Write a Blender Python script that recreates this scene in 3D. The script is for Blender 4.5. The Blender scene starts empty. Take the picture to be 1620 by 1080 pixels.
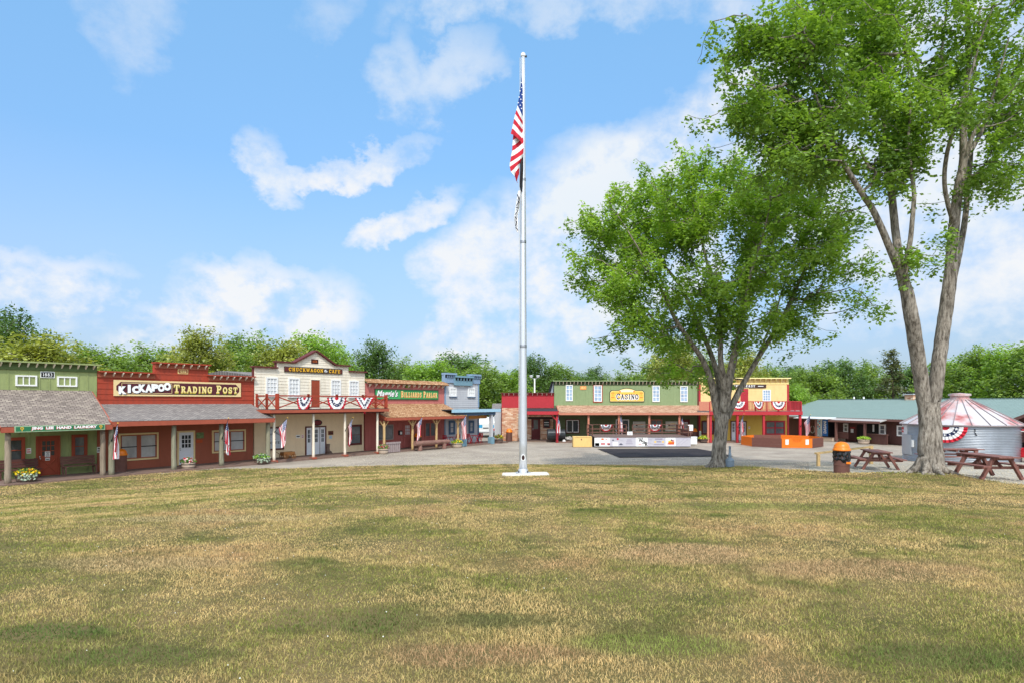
import bpy, math, random
import numpy as np
from mathutils import Vector, noise as mnoise

SC = bpy.context.scene
COL = SC.collection
R = math.radians

# ------------------------------------------------------------------ camera
F, CX, HY, CZ = 1000.0, 810.0, 636.0, 3.7      # focal length and axis in photo pixels, eye height in metres
cam_d = bpy.data.cameras.new('camera')
cam_d.sensor_width = 36.0
cam_d.lens = F / 1620.0 * 36.0
cam_d.shift_y = (HY - 540.0) / 1620.0
cam_d.clip_start = 0.1
cam_d.clip_end = 3000.0
cam = bpy.data.objects.new('camera', cam_d)
COL.objects.link(cam)
cam.location = (0, 0, CZ)
cam.rotation_euler = (R(90), 0, 0)
SC.camera = cam

# ------------------------------------------------------------------ sun, sky, exposure
SUN_EL, SUN_AZ = R(49), R(177)                 # azimuth clockwise from +Y (the view direction)
SD = Vector((math.sin(SUN_AZ) * math.cos(SUN_EL), math.cos(SUN_AZ) * math.cos(SUN_EL), math.sin(SUN_EL)))
sun_d = bpy.data.lights.new('sun', 'SUN')
sun_d.energy = 2.05
sun_d.angle = R(1.5)
sun_d.color = (1.0, 0.955, 0.88)
sun = bpy.data.objects.new('sun', sun_d)
COL.objects.link(sun)
sun.rotation_euler = (-SD).to_track_quat('-Z', 'Y').to_euler()
SC.view_settings.view_transform = 'Standard'
SC.view_settings.look = 'None'
SC.view_settings.exposure = 0.55
SC.view_settings.gamma = 1.0
SC.cycles.use_denoising = True
SC.cycles.max_bounces = 6
SC.cycles.transparent_max_bounces = 4
SC.cycles.sample_clamp_indirect = 6.0

world = bpy.data.worlds.new('World')
SC.world = world
world.use_nodes = True
WN, WL = world.node_tree.nodes, world.node_tree.links
WN.clear()

def wmath(op, a, b=None, c=None, clamp=False):
    n = WN.new('ShaderNodeMath'); n.operation = op; n.use_clamp = clamp
    for i, v in enumerate((a, b, c)):
        if v is None: continue
        if isinstance(v, (int, float)): n.inputs[i].default_value = v
        else: WL.new(v, n.inputs[i])
    return n.outputs[0]

def build_world():
    sky = WN.new('ShaderNodeTexSky')
    sky.sky_type = 'NISHITA'; sky.sun_disc = False
    sky.sun_elevation = SUN_EL; sky.sun_rotation = SUN_AZ
    sky.air_density = 1.0; sky.dust_density = 0.6; sky.ozone_density = 1.6
    tc = WN.new('ShaderNodeTexCoord')
    sep = WN.new('ShaderNodeSeparateXYZ'); WL.new(tc.outputs['Generated'], sep.inputs[0])
    x, y, z = sep.outputs
    az = wmath('ARCTAN2', x, y)
    el = wmath('ARCSINE', z)
    def noise(scale, detail, rough, sx=1.0, sz=1.0, off=0.0):
        mp = WN.new('ShaderNodeMapping'); WL.new(tc.outputs['Generated'], mp.inputs[0])
        mp.inputs['Scale'].default_value = (sx, sx, sz); mp.inputs['Location'].default_value = (off, off * .7, off * .3)
        n = WN.new('ShaderNodeTexNoise'); WL.new(mp.outputs[0], n.inputs['Vector'])
        n.inputs['Scale'].default_value = scale; n.inputs['Detail'].default_value = detail; n.inputs['Roughness'].default_value = rough
        return n.outputs[0]
    n1 = noise(4.2, 8, .58, 1, 1.5, 3.1)
    n2 = noise(13.0, 7, .60, 1, 1.3, 7.7)
    n3 = noise(2.2, 5, .5, 1, 1.7, 12.3)
    n4 = noise(30.0, 6, .62, 1, 1.2, 4.4)
    warp1 = wmath('MULTIPLY', wmath('SUBTRACT', n1, .5), 0.26)
    warp2 = wmath('MULTIPLY', wmath('SUBTRACT', n3, .5), 0.16)
    azw = wmath('ADD', az, warp1); elw = wmath('ADD', el, wmath('ADD', warp2, wmath('ADD', wmath('MULTIPLY', wmath('SUBTRACT', n2, .5), .10), wmath('MULTIPLY', wmath('SUBTRACT', n4, .5), .035))))
    # cloud banks: centre azimuth, elevation (degrees), half sizes (degrees), tilt, weight, softness
    banks = [
        (11, 15, 15, 8.5, .30, 1.05, .55), (20, 24, 9, 7.5, .6, 1.05, .5), (30, 20, 16, 13, .2, 1.0, .8), (-1, 11, 7, 8, .2, 1.0, .55),
        (-9.5, 16.0, 4.4, 2.0, .5, 1.0, .8), (-14, 20.3, 5.8, 1.5, .38, .95, .8), (-21, 19.2, 3.8, 2.1, -.5, .9, .8),
        (-5, 27, 5.5, 2.2, .35, .62, 1.0), (-10, 27, 2.5, 2.6, 0, .55, 1.0), (-3, 33, 8, 2.6, .2, .6, 1.0), (8, 33, 9, 2.5, 0, .5, 1.0),
        (-31, 28, 3, 4, .9, .40, 1.0), (-18, 31, 4, 3, .4, .35, 1.0), (-23, 8.0, 10.5, 4.0, .10, 1.25, .7), (-38, 10.0, 7, 2.8, 0, 1.0, .8), (-36, 5, 14, 3, 0, .7, 1.0),
        (8, 6, 22, 3.2, 0, .55, 1.0), (42, 14, 16, 12, 0, .95, .9), (20, 33, 4, 5, .5, .6, .9),
        (-75, 18, 18, 8, .1, .8, .9), (75, 22, 20, 9, .1, .8, .9), (125, 40, 45, 24, 0, .9, 1), (-125, 42, 45, 24, 0, .9, 1), (0, 84, 400, 30, 0, .85, .6), (150, 22, 70, 26, 0, .95, .8), (-150, 22, 60, 26, 0, .95, .8),  # rear and overhead banks are unseen, added as fill light
    ]
    tot = None
    for (a, e, ra, re, tilt, wgt, soft) in banks:
        da = wmath('SUBTRACT', azw, R(a)); de = wmath('SUBTRACT', elw, R(e))
        de2 = wmath('SUBTRACT', de, wmath('MULTIPLY', da, tilt))
        qa = wmath('MULTIPLY', da, 1 / R(ra)); qe = wmath('MULTIPLY', de2, 1 / R(re))
        d2 = wmath('ADD', wmath('MULTIPLY', qa, qa), wmath('MULTIPLY', qe, qe))
        mr = WN.new('ShaderNodeMapRange'); mr.interpolation_type = 'SMOOTHSTEP'
        WL.new(d2, mr.inputs[0]); mr.inputs[1].default_value = 1.0 + soft * .8; mr.inputs[2].default_value = 1.0 - soft * .95
        mr.inputs[3].default_value = 0; mr.inputs[4].default_value = wgt
        tot = mr.outputs[0] if tot is None else wmath('MAXIMUM', tot, mr.outputs[0])
    # break the banks with fine turbulence
    brk = wmath('ADD', wmath('ADD', wmath('MULTIPLY', n2, .70), wmath('MULTIPLY', n4, .35)), wmath('MULTIPLY', n1, .60))
    mr = WN.new('ShaderNodeMapRange'); mr.interpolation_type = 'SMOOTHSTEP'
    WL.new(brk, mr.inputs[0]); mr.inputs[1].default_value = .60; mr.inputs[2].default_value = 1.0; mr.inputs[3].default_value = .18; mr.inputs[4].default_value = 1.08
    mask = wmath('MULTIPLY', tot, mr.outputs[0], clamp=True)
    # thin veil everywhere, thicker towards the horizon
    hz = WN.new('ShaderNodeMapRange'); WL.new(el, hz.inputs[0])
    hz.inputs[1].default_value = R(20); hz.inputs[2].default_value = R(0); hz.inputs[3].default_value = .06; hz.inputs[4].default_value = .34
    veil = wmath('MAXIMUM', mask, hz.outputs[0])
    gain = WN.new('ShaderNodeMix'); gain.data_type = 'RGBA'; gain.blend_type = 'MULTIPLY'; gain.inputs[0].default_value = 1
    WL.new(sky.outputs[0], gain.inputs[6])
    gr = WN.new('ShaderNodeMapRange'); WL.new(el, gr.inputs[0]); gr.inputs[1].default_value = R(1); gr.inputs[2].default_value = R(33); gr.inputs[3].default_value = .0; gr.inputs[4].default_value = 1.0
    gc = WN.new('ShaderNodeValToRGB'); WL.new(gr.outputs[0], gc.inputs[0]); ge = gc.color_ramp.elements
    ge[0].color = (.36, .46, .70, 1); ge[1].color = (1.40, 2.06, 2.10, 1); g2 = ge.new(.35); g2.color = (.84, 1.08, 1.28, 1)
    WL.new(gc.outputs[0], gain.inputs[7])
    # cloud brightness: white tops, slightly grey-blue undersides
    sh = WN.new('ShaderNodeMapRange'); WL.new(n3, sh.inputs[0]); sh.inputs[1].default_value = .35; sh.inputs[2].default_value = .62
    cc = WN.new('ShaderNodeMix'); cc.data_type = 'RGBA'; WL.new(sh.outputs[0], cc.inputs[0])
    cc.inputs[6].default_value = (5.6, 6.1, 6.6, 1); cc.inputs[7].default_value = (6.3, 6.4, 6.6, 1)
    # added boost: unseen banks round the sun brightened to fill the shaded porches
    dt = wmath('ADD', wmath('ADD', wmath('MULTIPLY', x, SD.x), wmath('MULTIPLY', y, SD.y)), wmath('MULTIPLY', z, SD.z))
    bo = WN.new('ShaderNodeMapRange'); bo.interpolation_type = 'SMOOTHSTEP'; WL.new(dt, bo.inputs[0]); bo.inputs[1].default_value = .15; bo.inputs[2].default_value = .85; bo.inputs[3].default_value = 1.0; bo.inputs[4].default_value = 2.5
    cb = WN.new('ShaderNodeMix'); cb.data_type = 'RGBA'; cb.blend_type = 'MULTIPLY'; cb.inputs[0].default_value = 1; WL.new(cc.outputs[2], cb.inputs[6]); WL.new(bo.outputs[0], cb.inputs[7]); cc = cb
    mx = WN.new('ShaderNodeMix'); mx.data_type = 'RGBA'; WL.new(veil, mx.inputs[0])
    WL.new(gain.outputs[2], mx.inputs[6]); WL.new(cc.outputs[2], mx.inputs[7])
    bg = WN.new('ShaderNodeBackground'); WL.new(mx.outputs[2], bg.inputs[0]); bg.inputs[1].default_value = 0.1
    out = WN.new('ShaderNodeOutputWorld'); WL.new(bg.outputs[0], out.inputs[0])
build_world()

# ------------------------------------------------------------------ materials
def lin(c):
    f = lambda v: v / 12.92 if v <= .04045 else ((v + .055) / 1.055) ** 2.4
    return tuple(f(v / 255.0) for v in c[:3])
_mats = {}
def nodes_of(m):
    return m.node_tree.nodes, m.node_tree.links
def mat(name, rgb, rough=.7, var=.12, scale=6.0, bump=0.0, bscale=40.0, metal=0.0, spec=.35, stretch=(1, 1, 1), dirt=None):
    """painted or raw surface: base colour (sRGB 0-255) broken by two noises, optional bump and dirt colour"""
    if name in _mats: return _mats[name]
    m = bpy.data.materials.new(name); m.use_nodes = True
    N, L = nodes_of(m); b = N['Principled BSDF']
    b.inputs['Roughness'].default_value = rough; b.inputs['Metallic'].default_value = metal; b.inputs['Specular IOR Level'].default_value = spec
    c = lin(rgb)
    tc = N.new('ShaderNodeTexCoord'); mp = N.new('ShaderNodeMapping'); L.new(tc.outputs['Object'], mp.inputs[0]); mp.inputs['Scale'].default_value = stretch
    nz = N.new('ShaderNodeTexNoise'); L.new(mp.outputs[0], nz.inputs['Vector']); nz.inputs['Scale'].default_value = scale; nz.inputs['Detail'].default_value = 5; nz.inputs['Roughness'].default_value = .65
    rp = N.new('ShaderNodeValToRGB'); L.new(nz.outputs[0], rp.inputs[0])
    rp.color_ramp.elements[0].position = .3; rp.color_ramp.elements[1].position = .7
    lo = tuple(v * (1 - var) for v in c); hi = tuple(min(1, v * (1 + var)) for v in c)
    rp.color_ramp.elements[0].color = (*lo, 1); rp.color_ramp.elements[1].color = (*hi, 1)
    colour = rp.outputs[0]
    if dirt:
        m2 = N.new('ShaderNodeMapping'); L.new(tc.outputs['Object'], m2.inputs[0]); m2.inputs['Scale'].default_value = (stretch[0], stretch[1], stretch[2] * .3)
        n2 = N.new('ShaderNodeTexNoise'); L.new(m2.outputs[0], n2.inputs['Vector']); n2.inputs['Scale'].default_value = scale * .45; n2.inputs['Detail'].default_value = 7; n2.inputs['Roughness'].default_value = .65
        r2 = N.new('ShaderNodeMapRange'); L.new(n2.outputs[0], r2.inputs[0]); r2.inputs[1].default_value = .46; r2.inputs[2].default_value = .70; r2.inputs[4].default_value = dirt[1]
        mx = N.new('ShaderNodeMix'); mx.data_type = 'RGBA'; L.new(r2.outputs[0], mx.inputs[0]); L.new(colour, mx.inputs[6]); mx.inputs[7].default_value = (*lin(dirt[0]), 1)
        colour = mx.outputs[2]
    L.new(colour, b.inputs['Base Color'])
    if bump:
        n3 = N.new('ShaderNodeTexNoise'); L.new(mp.outputs[0], n3.inputs['Vector']); n3.inputs['Scale'].default_value = bscale; n3.inputs['Detail'].default_value = 4
        bp = N.new('ShaderNodeBump'); L.new(n3.outputs[0], bp.inputs['Height']); bp.inputs['Strength'].default_value = bump; bp.inputs['Distance'].default_value = .02
        L.new(bp.outputs[0], b.inputs['Normal'])
    _mats[name] = m
    return m

def shingle_mat(name, c1, c2, c3, w=.30, h=.14):
    if name in _mats: return _mats[name]
    m = bpy.data.materials.new(name); m.use_nodes = True
    N, L = nodes_of(m); b = N['Principled BSDF']; b.inputs['Roughness'].default_value = .9; b.inputs['Specular IOR Level'].default_value = .15
    tc = N.new('ShaderNodeTexCoord')
    br = N.new('ShaderNodeTexBrick'); L.new(tc.outputs['Object'], br.inputs['Vector'])
    br.inputs['Color1'].default_value = (0, 0, 0, 1); br.inputs['Color2'].default_value = (1, 1, 1, 1); br.inputs['Mortar'].default_value = (0, 0, 0, 1)
    br.inputs['Scale'].default_value = 1; br.inputs['Brick Width'].default_value = w; br.inputs['Row Height'].default_value = h; br.inputs['Mortar Size'].default_value = .012; br.inputs['Bias'].default_value = 0
    rp = N.new('ShaderNodeValToRGB'); L.new(br.outputs[0], rp.inputs[0])
    e = rp.color_ramp.elements; e[0].color = (*lin(c1), 1); e[1].color = (*lin(c3), 1); k = e.new(.5); k.color = (*lin(c2), 1)
    nz = N.new('ShaderNodeTexNoise'); L.new(tc.outputs['Object'], nz.inputs['Vector']); nz.inputs['Scale'].default_value = 9; nz.inputs['Detail'].default_value = 4
    mr = N.new('ShaderNodeMapRange'); L.new(nz.outputs[0], mr.inputs[0]); mr.inputs[3].default_value = .72; mr.inputs[4].default_value = 1.28
    mx = N.new('ShaderNodeMix'); mx.data_type = 'RGBA'; mx.blend_type = 'MULTIPLY'; mx.inputs[0].default_value = 1; L.new(rp.outputs[0], mx.inputs[6]); L.new(mr.outputs[0], mx.inputs[7])
    m2 = N.new('ShaderNodeMix'); m2.data_type = 'RGBA'; L.new(br.outputs['Fac'], m2.inputs[0]); L.new(mx.outputs[2], m2.inputs[6]); m2.inputs[7].default_value = (*[v * .35 for v in lin(c1)], 1)
    L.new(m2.outputs[2], b.inputs['Base Color'])
    _mats[name] = m
    return m

def brick_mat(name):
    if name in _mats: return _mats[name]
    m = bpy.data.materials.new(name); m.use_nodes = True
    N, L = nodes_of(m); b = N['Principled BSDF']; b.inputs['Roughness'].default_value = .9
    tc = N.new('ShaderNodeTexCoord'); sp = N.new('ShaderNodeSeparateXYZ'); L.new(tc.outputs['Object'], sp.inputs[0])
    cb = N.new('ShaderNodeCombineXYZ'); L.new(sp.outputs[0], cb.inputs[0]); L.new(sp.outputs[2], cb.inputs[1])
    br = N.new('ShaderNodeTexBrick'); L.new(cb.outputs[0], br.inputs['Vector'])
    br.inputs['Color1'].default_value = (0, 0, 0, 1); br.inputs['Color2'].default_value = (1, 1, 1, 1)
    br.inputs['Scale'].default_value = 1; br.inputs['Brick Width'].default_value = .36; br.inputs['Row Height'].default_value = .13; br.inputs['Mortar Size'].default_value = .012
    rp = N.new('ShaderNodeValToRGB'); L.new(br.outputs[0], rp.inputs[0]); e = rp.color_ramp.elements
    e[0].color = (*lin((190, 120, 88)), 1); e[1].color = (*lin((232, 205, 178)), 1); k = e.new(.35); k.color = (*lin((206, 150, 116)), 1); k = e.new(.7); k.color = (*lin((222, 178, 146)), 1)
    nz = N.new('ShaderNodeTexNoise'); L.new(tc.outputs['Object'], nz.inputs['Vector']); nz.inputs['Scale'].default_value = 3; nz.inputs['Detail'].default_value = 4
    mr = N.new('ShaderNodeMapRange'); L.new(nz.outputs[0], mr.inputs[0]); mr.inputs[3].default_value = .75; mr.inputs[4].default_value = 1.2
    mx = N.new('ShaderNodeMix'); mx.data_type = 'RGBA'; mx.blend_type = 'MULTIPLY'; mx.inputs[0].default_value = 1; L.new(rp.outputs[0], mx.inputs[6]); L.new(mr.outputs[0], mx.inputs[7])
    m2 = N.new('ShaderNodeMix'); m2.data_type = 'RGBA'; L.new(br.outputs['Fac'], m2.inputs[0]); L.new(mx.outputs[2], m2.inputs[6]); m2.inputs[7].default_value = (*lin((188, 165, 140)), 1)
    L.new(m2.outputs[2], b.inputs['Base Color'])
    bp = N.new('ShaderNodeBump'); L.new(br.outputs['Fac'], bp.inputs['Height']); bp.invert = True; bp.inputs['Strength'].default_value = .6; bp.inputs['Distance'].default_value = .02
    L.new(bp.outputs[0], b.inputs['Normal'])
    _mats[name] = m
    return m

def glass_mat(name, rgb, rough=.08, spec=.6):
    if name in _mats: return _mats[name]
    m = mat(name, rgb, rough=rough, var=.35, scale=1.7, spec=spec)
    return m

def leaf_mat(name, dark, light, tint=None, hue=.10):
    if name in _mats: return _mats[name]
    m = bpy.data.materials.new(name); m.use_nodes = True
    N, L = nodes_of(m); N.clear()
    at = N.new('ShaderNodeAttribute'); at.attribute_name = 'rnd'
    geo = N.new('ShaderNodeNewGeometry')
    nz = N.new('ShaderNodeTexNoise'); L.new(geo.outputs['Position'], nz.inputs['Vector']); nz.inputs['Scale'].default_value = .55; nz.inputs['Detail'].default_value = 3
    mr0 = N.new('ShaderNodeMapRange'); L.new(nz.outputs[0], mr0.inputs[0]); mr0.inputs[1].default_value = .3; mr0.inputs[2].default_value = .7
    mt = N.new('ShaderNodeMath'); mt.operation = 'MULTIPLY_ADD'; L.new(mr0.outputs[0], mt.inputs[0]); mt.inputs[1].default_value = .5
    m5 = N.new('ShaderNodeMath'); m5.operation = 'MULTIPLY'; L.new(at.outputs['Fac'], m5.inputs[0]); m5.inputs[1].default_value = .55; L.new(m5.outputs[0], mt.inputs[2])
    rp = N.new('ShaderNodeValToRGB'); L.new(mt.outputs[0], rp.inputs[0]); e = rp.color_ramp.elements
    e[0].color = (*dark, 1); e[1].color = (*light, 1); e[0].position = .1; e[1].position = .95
    df = N.new('ShaderNodeBsdfDiffuse'); L.new(rp.outputs[0], df.inputs[0])
    tr = N.new('ShaderNodeBsdfTranslucent'); tm = N.new('ShaderNodeMix'); tm.data_type = 'RGBA'; tm.blend_type = 'MULTIPLY'; tm.inputs[0].default_value = 1
    L.new(rp.outputs[0], tm.inputs[6]); tm.inputs[7].default_value = (1.5, 1.5, .6, 1); L.new(tm.outputs[2], tr.inputs[0])
    gl = N.new('ShaderNodeBsdfGlossy'); gl.inputs['Roughness'].default_value = .45; gl.inputs[0].default_value = (.9, .95, .9, 1)
    m1 = N.new('ShaderNodeMixShader'); m1.inputs[0].default_value = .42; L.new(df.outputs[0], m1.inputs[1]); L.new(tr.outputs[0], m1.inputs[2])
    m2 = N.new('ShaderNodeMixShader'); m2.inputs[0].default_value = .045; L.new(m1.outputs[0], m2.inputs[1]); L.new(gl.outputs[0], m2.inputs[2])
    o = N.new('ShaderNodeOutputMaterial'); L.new(m2.outputs[0], o.inputs[0])
    _mats[name] = m
    return m

# ------------------------------------------------------------------ mesh builder and scene helpers
class MB:
    """collects shapes, then links them as ONE mesh object"""
    def __init__(s): s.v = []; s.f = []; s.m = []; s.slots = []; s.smooth = False; s.uv = None
    def mi(s, m):
        if m not in s.slots: s.slots.append(m)
        return s.slots.index(m)
    def add(s, vs, fs, m):
        o = len(s.v); s.v.extend([tuple(p) for p in vs]); i = s.mi(m)
        for f in fs: s.f.append(tuple(o + k for k in f)); s.m.append(i)
    def box(s, x0, x1, y0, y1, z0, z1, m):
        if x0 > x1: x0, x1 = x1, x0
        if y0 > y1: y0, y1 = y1, y0
        if z0 > z1: z0, z1 = z1, z0
        vs = [(x, y, z) for z in (z0, z1) for (x, y) in ((x0, y0), (x1, y0), (x1, y1), (x0, y1))]
        s.add(vs, [(3, 2, 1, 0), (4, 5, 6, 7), (0, 1, 5, 4), (1, 2, 6, 5), (2, 3, 7, 6), (3, 0, 4, 7)], m)
    def poly(s, pts, m): s.add(pts, [tuple(range(len(pts)))], m)
    def prism(s, pts, y0, y1, m, side=None):
        """outline pts (x, z), pulled from y0 (front) to y1 (back)"""
        n = len(pts); a = sum(pts[i][0] * pts[(i + 1) % n][1] - pts[(i + 1) % n][0] * pts[i][1] for i in range(n))
        if a < 0: pts = pts[::-1]
        s.add([(x, y0, z) for x, z in pts], [tuple(range(n))], m)
        s.add([(x, y1, z) for x, z in pts], [tuple(range(n))[::-1]], side or m)
        vs = [(x, y0, z) for x, z in pts] + [(x, y1, z) for x, z in pts]
        s.add(vs, [(i, n + i, n + (i + 1) % n, (i + 1) % n) for i in range(n)], side or m)
    def bar(s, a, b, w, h, m, up=(0, 0, 1)):
        a = Vector(a); b = Vector(b); d = (b - a).normalized(); up = Vector(up)
        if abs(d.dot(up)) > .98: up = Vector((1, 0, 0))
        r = d.cross(up).normalized(); u = r.cross(d).normalized(); r *= w / 2; u *= h / 2
        vs = [p + q for p in (a, b) for q in (-r - u, r - u, r + u, -r + u)]
        s.add(vs, [(0, 1, 2, 3), (7, 6, 5, 4), (0, 4, 5, 1), (1, 5, 6, 2), (2, 6, 7, 3), (3, 7, 4, 0)], m)
    def tube(s, pts, rad, m, n=10, cap=True):
        pts = [Vector(p) for p in pts]; rad = rad if hasattr(rad, '__len__') else [rad] * len(pts)
        up = Vector((0, 0, 1)); vs = []; prev = None
        for i, p in enumerate(pts):
            d = (pts[min(i + 1, len(pts) - 1)] - pts[max(i - 1, 0)]).normalized()
            if prev is None:
                r = d.cross(up if abs(d.z) < .95 else Vector((1, 0, 0))).normalized()
            else:
                r = (prev - d * prev.dot(d)).normalized()
            prev = r; q = d.cross(r)
            for k in range(n):
                t = 2 * math.pi * k / n; vs.append(p + (r * math.cos(t) + q * math.sin(t)) * rad[i])
        fs = [(i * n + k, i * n + (k + 1) % n, (i + 1) * n + (k + 1) % n, (i + 1) * n + k) for i in range(len(pts) - 1) for k in range(n)]
        if cap: fs += [tuple(range(n))[::-1], tuple(range((len(pts) - 1) * n, len(pts) * n))]
        s.add(vs, fs, m)
    def lathe(s, prof, c, m, n=24, cap=True, a0=0, a1=2 * math.pi):
        full = abs(a1 - a0 - 2 * math.pi) < 1e-6; k = n if full else n + 1
        vs = [(c[0] + r * math.cos(a0 + (a1 - a0) * j / n), c[1] + r * math.sin(a0 + (a1 - a0) * j / n), c[2] + z) for r, z in prof for j in range(k)]
        fs = [(i * k + j, i * k + (j + 1) % k, (i + 1) * k + (j + 1) % k, (i + 1) * k + j) for i in range(len(prof) - 1) for j in range(n)]
        if cap and full:
            fs += [tuple(range(k))[::-1], tuple(range((len(prof) - 1) * k, len(prof) * k))]
        s.add(vs, fs, m)
    def build(s, name, parent=None, smooth=False, bevel=0, loc=None):
        me = bpy.data.meshes.new(name)
        me.from_pydata(s.v, [], s.f); me.update()
        for m in s.slots: me.materials.append(m)
        me.polygons.foreach_set('material_index', s.m)
        if smooth: me.polygons.foreach_set('use_smooth', [True] * len(s.f))
        if s.uv is not None:
            ul = me.uv_layers.new(name='UVMap'); flat = []
            for l in me.loops: flat.extend(s.uv[l.vertex_index])
            ul.data.foreach_set('uv', flat)
        o = bpy.data.objects.new(name, me); COL.objects.link(o)
        if parent is not None: o.parent = parent
        if loc is not None: o.location = loc
        if bevel:
            b = o.modifiers.new('bevel', 'BEVEL'); b.width = bevel; b.segments = 2; b.limit_method = 'ANGLE'
        return o

def tag(o, label=None, cat=None, group=None, kind=None):
    if label: o['label'] = label
    if cat: o['category'] = cat
    if group: o['group'] = group
    if kind: o['kind'] = kind
    return o
def thing(name, loc, label, cat, rz=0.0, group=None):
    o = bpy.data.objects.new(name, None); COL.objects.link(o)
    o.location = loc; o.rotation_euler = (0, 0, rz); o.empty_display_size = .3
    return tag(o, label, cat, group)
def copy_thing(src, loc, rz, label, group=None, scale=None):
    def cp(o, parent):
        c = o.copy(); COL.objects.link(c); c.parent = parent
        for ch in list(o.children): cp(ch, c)
        return c
    c = cp(src, None); c.location = loc; c.rotation_euler = (0, 0, rz)
    if scale: c.scale = scale if hasattr(scale, '__len__') else (scale,) * 3
    tag(c, label, src.get('category'), group)
    return c

def np_mesh(name, V, T, material, parent=None, rnd=None, smooth=False, loc=None):
    me = bpy.data.meshes.new(name); V = np.ascontiguousarray(V, dtype=np.float32); T = np.ascontiguousarray(T, dtype=np.int32)
    k = T.shape[1]
    me.vertices.add(len(V)); me.vertices.foreach_set('co', V.ravel())
    me.loops.add(T.size); me.loops.foreach_set('vertex_index', T.ravel())
    me.polygons.add(len(T)); me.polygons.foreach_set('loop_start', np.arange(0, T.size, k, dtype=np.int32))
    if smooth: me.polygons.foreach_set('use_smooth', np.ones(len(T), dtype=bool))
    me.update(calc_edges=True)
    if rnd is not None:
        a = me.attributes.new('rnd', 'FLOAT', 'POINT'); a.data.foreach_set('value', np.ascontiguousarray(rnd, dtype=np.float32))
    me.materials.append(material)
    o = bpy.data.objects.new(name, me); COL.objects.link(o)
    if parent is not None: o.parent = parent
    if loc is not None: o.location = loc
    return o

class Frame:
    """a row of facades: origin on the facade line, u runs along it to the right, v comes out of it, z up"""
    def __init__(s, ox, oy, ang):
        s.ox, s.oy, s.ang = ox, oy, ang
        s.dx, s.dy = math.cos(ang), math.sin(ang); s.nx, s.ny = s.dy, -s.dx
    def u(s, px, v=0.0):
        k = (px - CX) / F
        return (k * (s.oy + v * s.ny) - (s.ox + v * s.nx)) / (s.dx - k * s.dy)
    def depth(s, u, v=0.0): return s.oy + u * s.dy + v * s.ny
    def uz(s, px, py, v=0.0):
        u = s.u(px, v); return u, CZ - (py - HY) / F * s.depth(u, v)
    def pt(s, u, v=0.0, z=0.0): return (s.ox + u * s.dx + v * s.nx, s.oy + u * s.dy + v * s.ny, z)

LF = Frame(-23.1, 31.4, math.atan2(.808, .589))
CF = Frame(0.0, 61.0, 0.0)

# height of the ground: a low grass mound under the camera that runs down to the flat square
_MY = [-40, 0, 4, 10, 15, 20, 25, 30, 34, 38, 42, 60]
_MZ = [1.9, 1.9, 1.78, 1.56, 1.36, 1.14, .88, .58, .30, .06, 0, 0]
_MY2 = [-40, 0, 4, 10, 15, 20, 25, 30, 34, 38, 42, 60]
_MZ2 = [1.9, 1.9, 1.78, 1.56, 1.36, 1.14, .95, .80, .50, .14, 0, 0]
def ground_h(X, Y):
    m = np.interp(Y, _MY, _MZ)
    r = np.clip((X - 8.0) / 5.5, 0, 1); r = r * r * (3 - 2 * r)
    m = m + (np.interp(Y, _MY2, _MZ2) - m) * r
    v = (X + 23.1) * .808 - (Y - 31.4) * .589
    t = np.clip((v - 3.0) / 22.0, 0, 1); t = t * t * (3 - 2 * t)
    m = m + .20 * np.exp(-((X - 14.7) ** 2 + (Y - 22.3) ** 2) / 3.4)      # the ground swells round the forked maple
    return m * t
def gh(x, y): return float(ground_h(np.array([x]), np.array([y]))[0])
def on_ground(px, py):
    """the point of the ground seen at a photo pixel"""
    k = (px - CX) / F; best = None
    for D in np.arange(3, 90, .05):
        z = gh(k * D, D); y = HY + (CZ - z) / D * F
        if best is None or abs(y - py) < best[0] - 1e-3: best = (abs(y - py), D, z)
    return (k * best[1], best[1], best[2])
def at_depth(px, D, py=None):
    k = (px - CX) / F
    return (k * D, D, gh(k * D, D) if py is None else CZ - (py - HY) / F * D)
# ------------------------------------------------------------------ lettering
def font_geom(s, bold=.02, shear=0.0, space=1.0):
    cu = bpy.data.curves.new('lettering', 'FONT'); cu.body = s; cu.offset = bold; cu.shear = shear; cu.space_character = space
    cu.resolution_u = 3
    ob = bpy.data.objects.new('lettering', cu)
    me = bpy.data.meshes.new_from_object(ob)
    vs = [(v.co.x, v.co.y) for v in me.vertices]; fs = [tuple(p.vertices) for p in me.polygons]
    bpy.data.objects.remove(ob); bpy.data.curves.remove(cu); bpy.data.meshes.remove(me)
    return vs, fs
def arc_pts(cx, cz, rx, rz, a0, a1, n=9):
    return [(cx + rx * math.cos(R(a0 + (a1 - a0) * i / n)), cz + rz * math.sin(R(a0 + (a1 - a0) * i / n))) for i in range(n + 1)]
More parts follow.
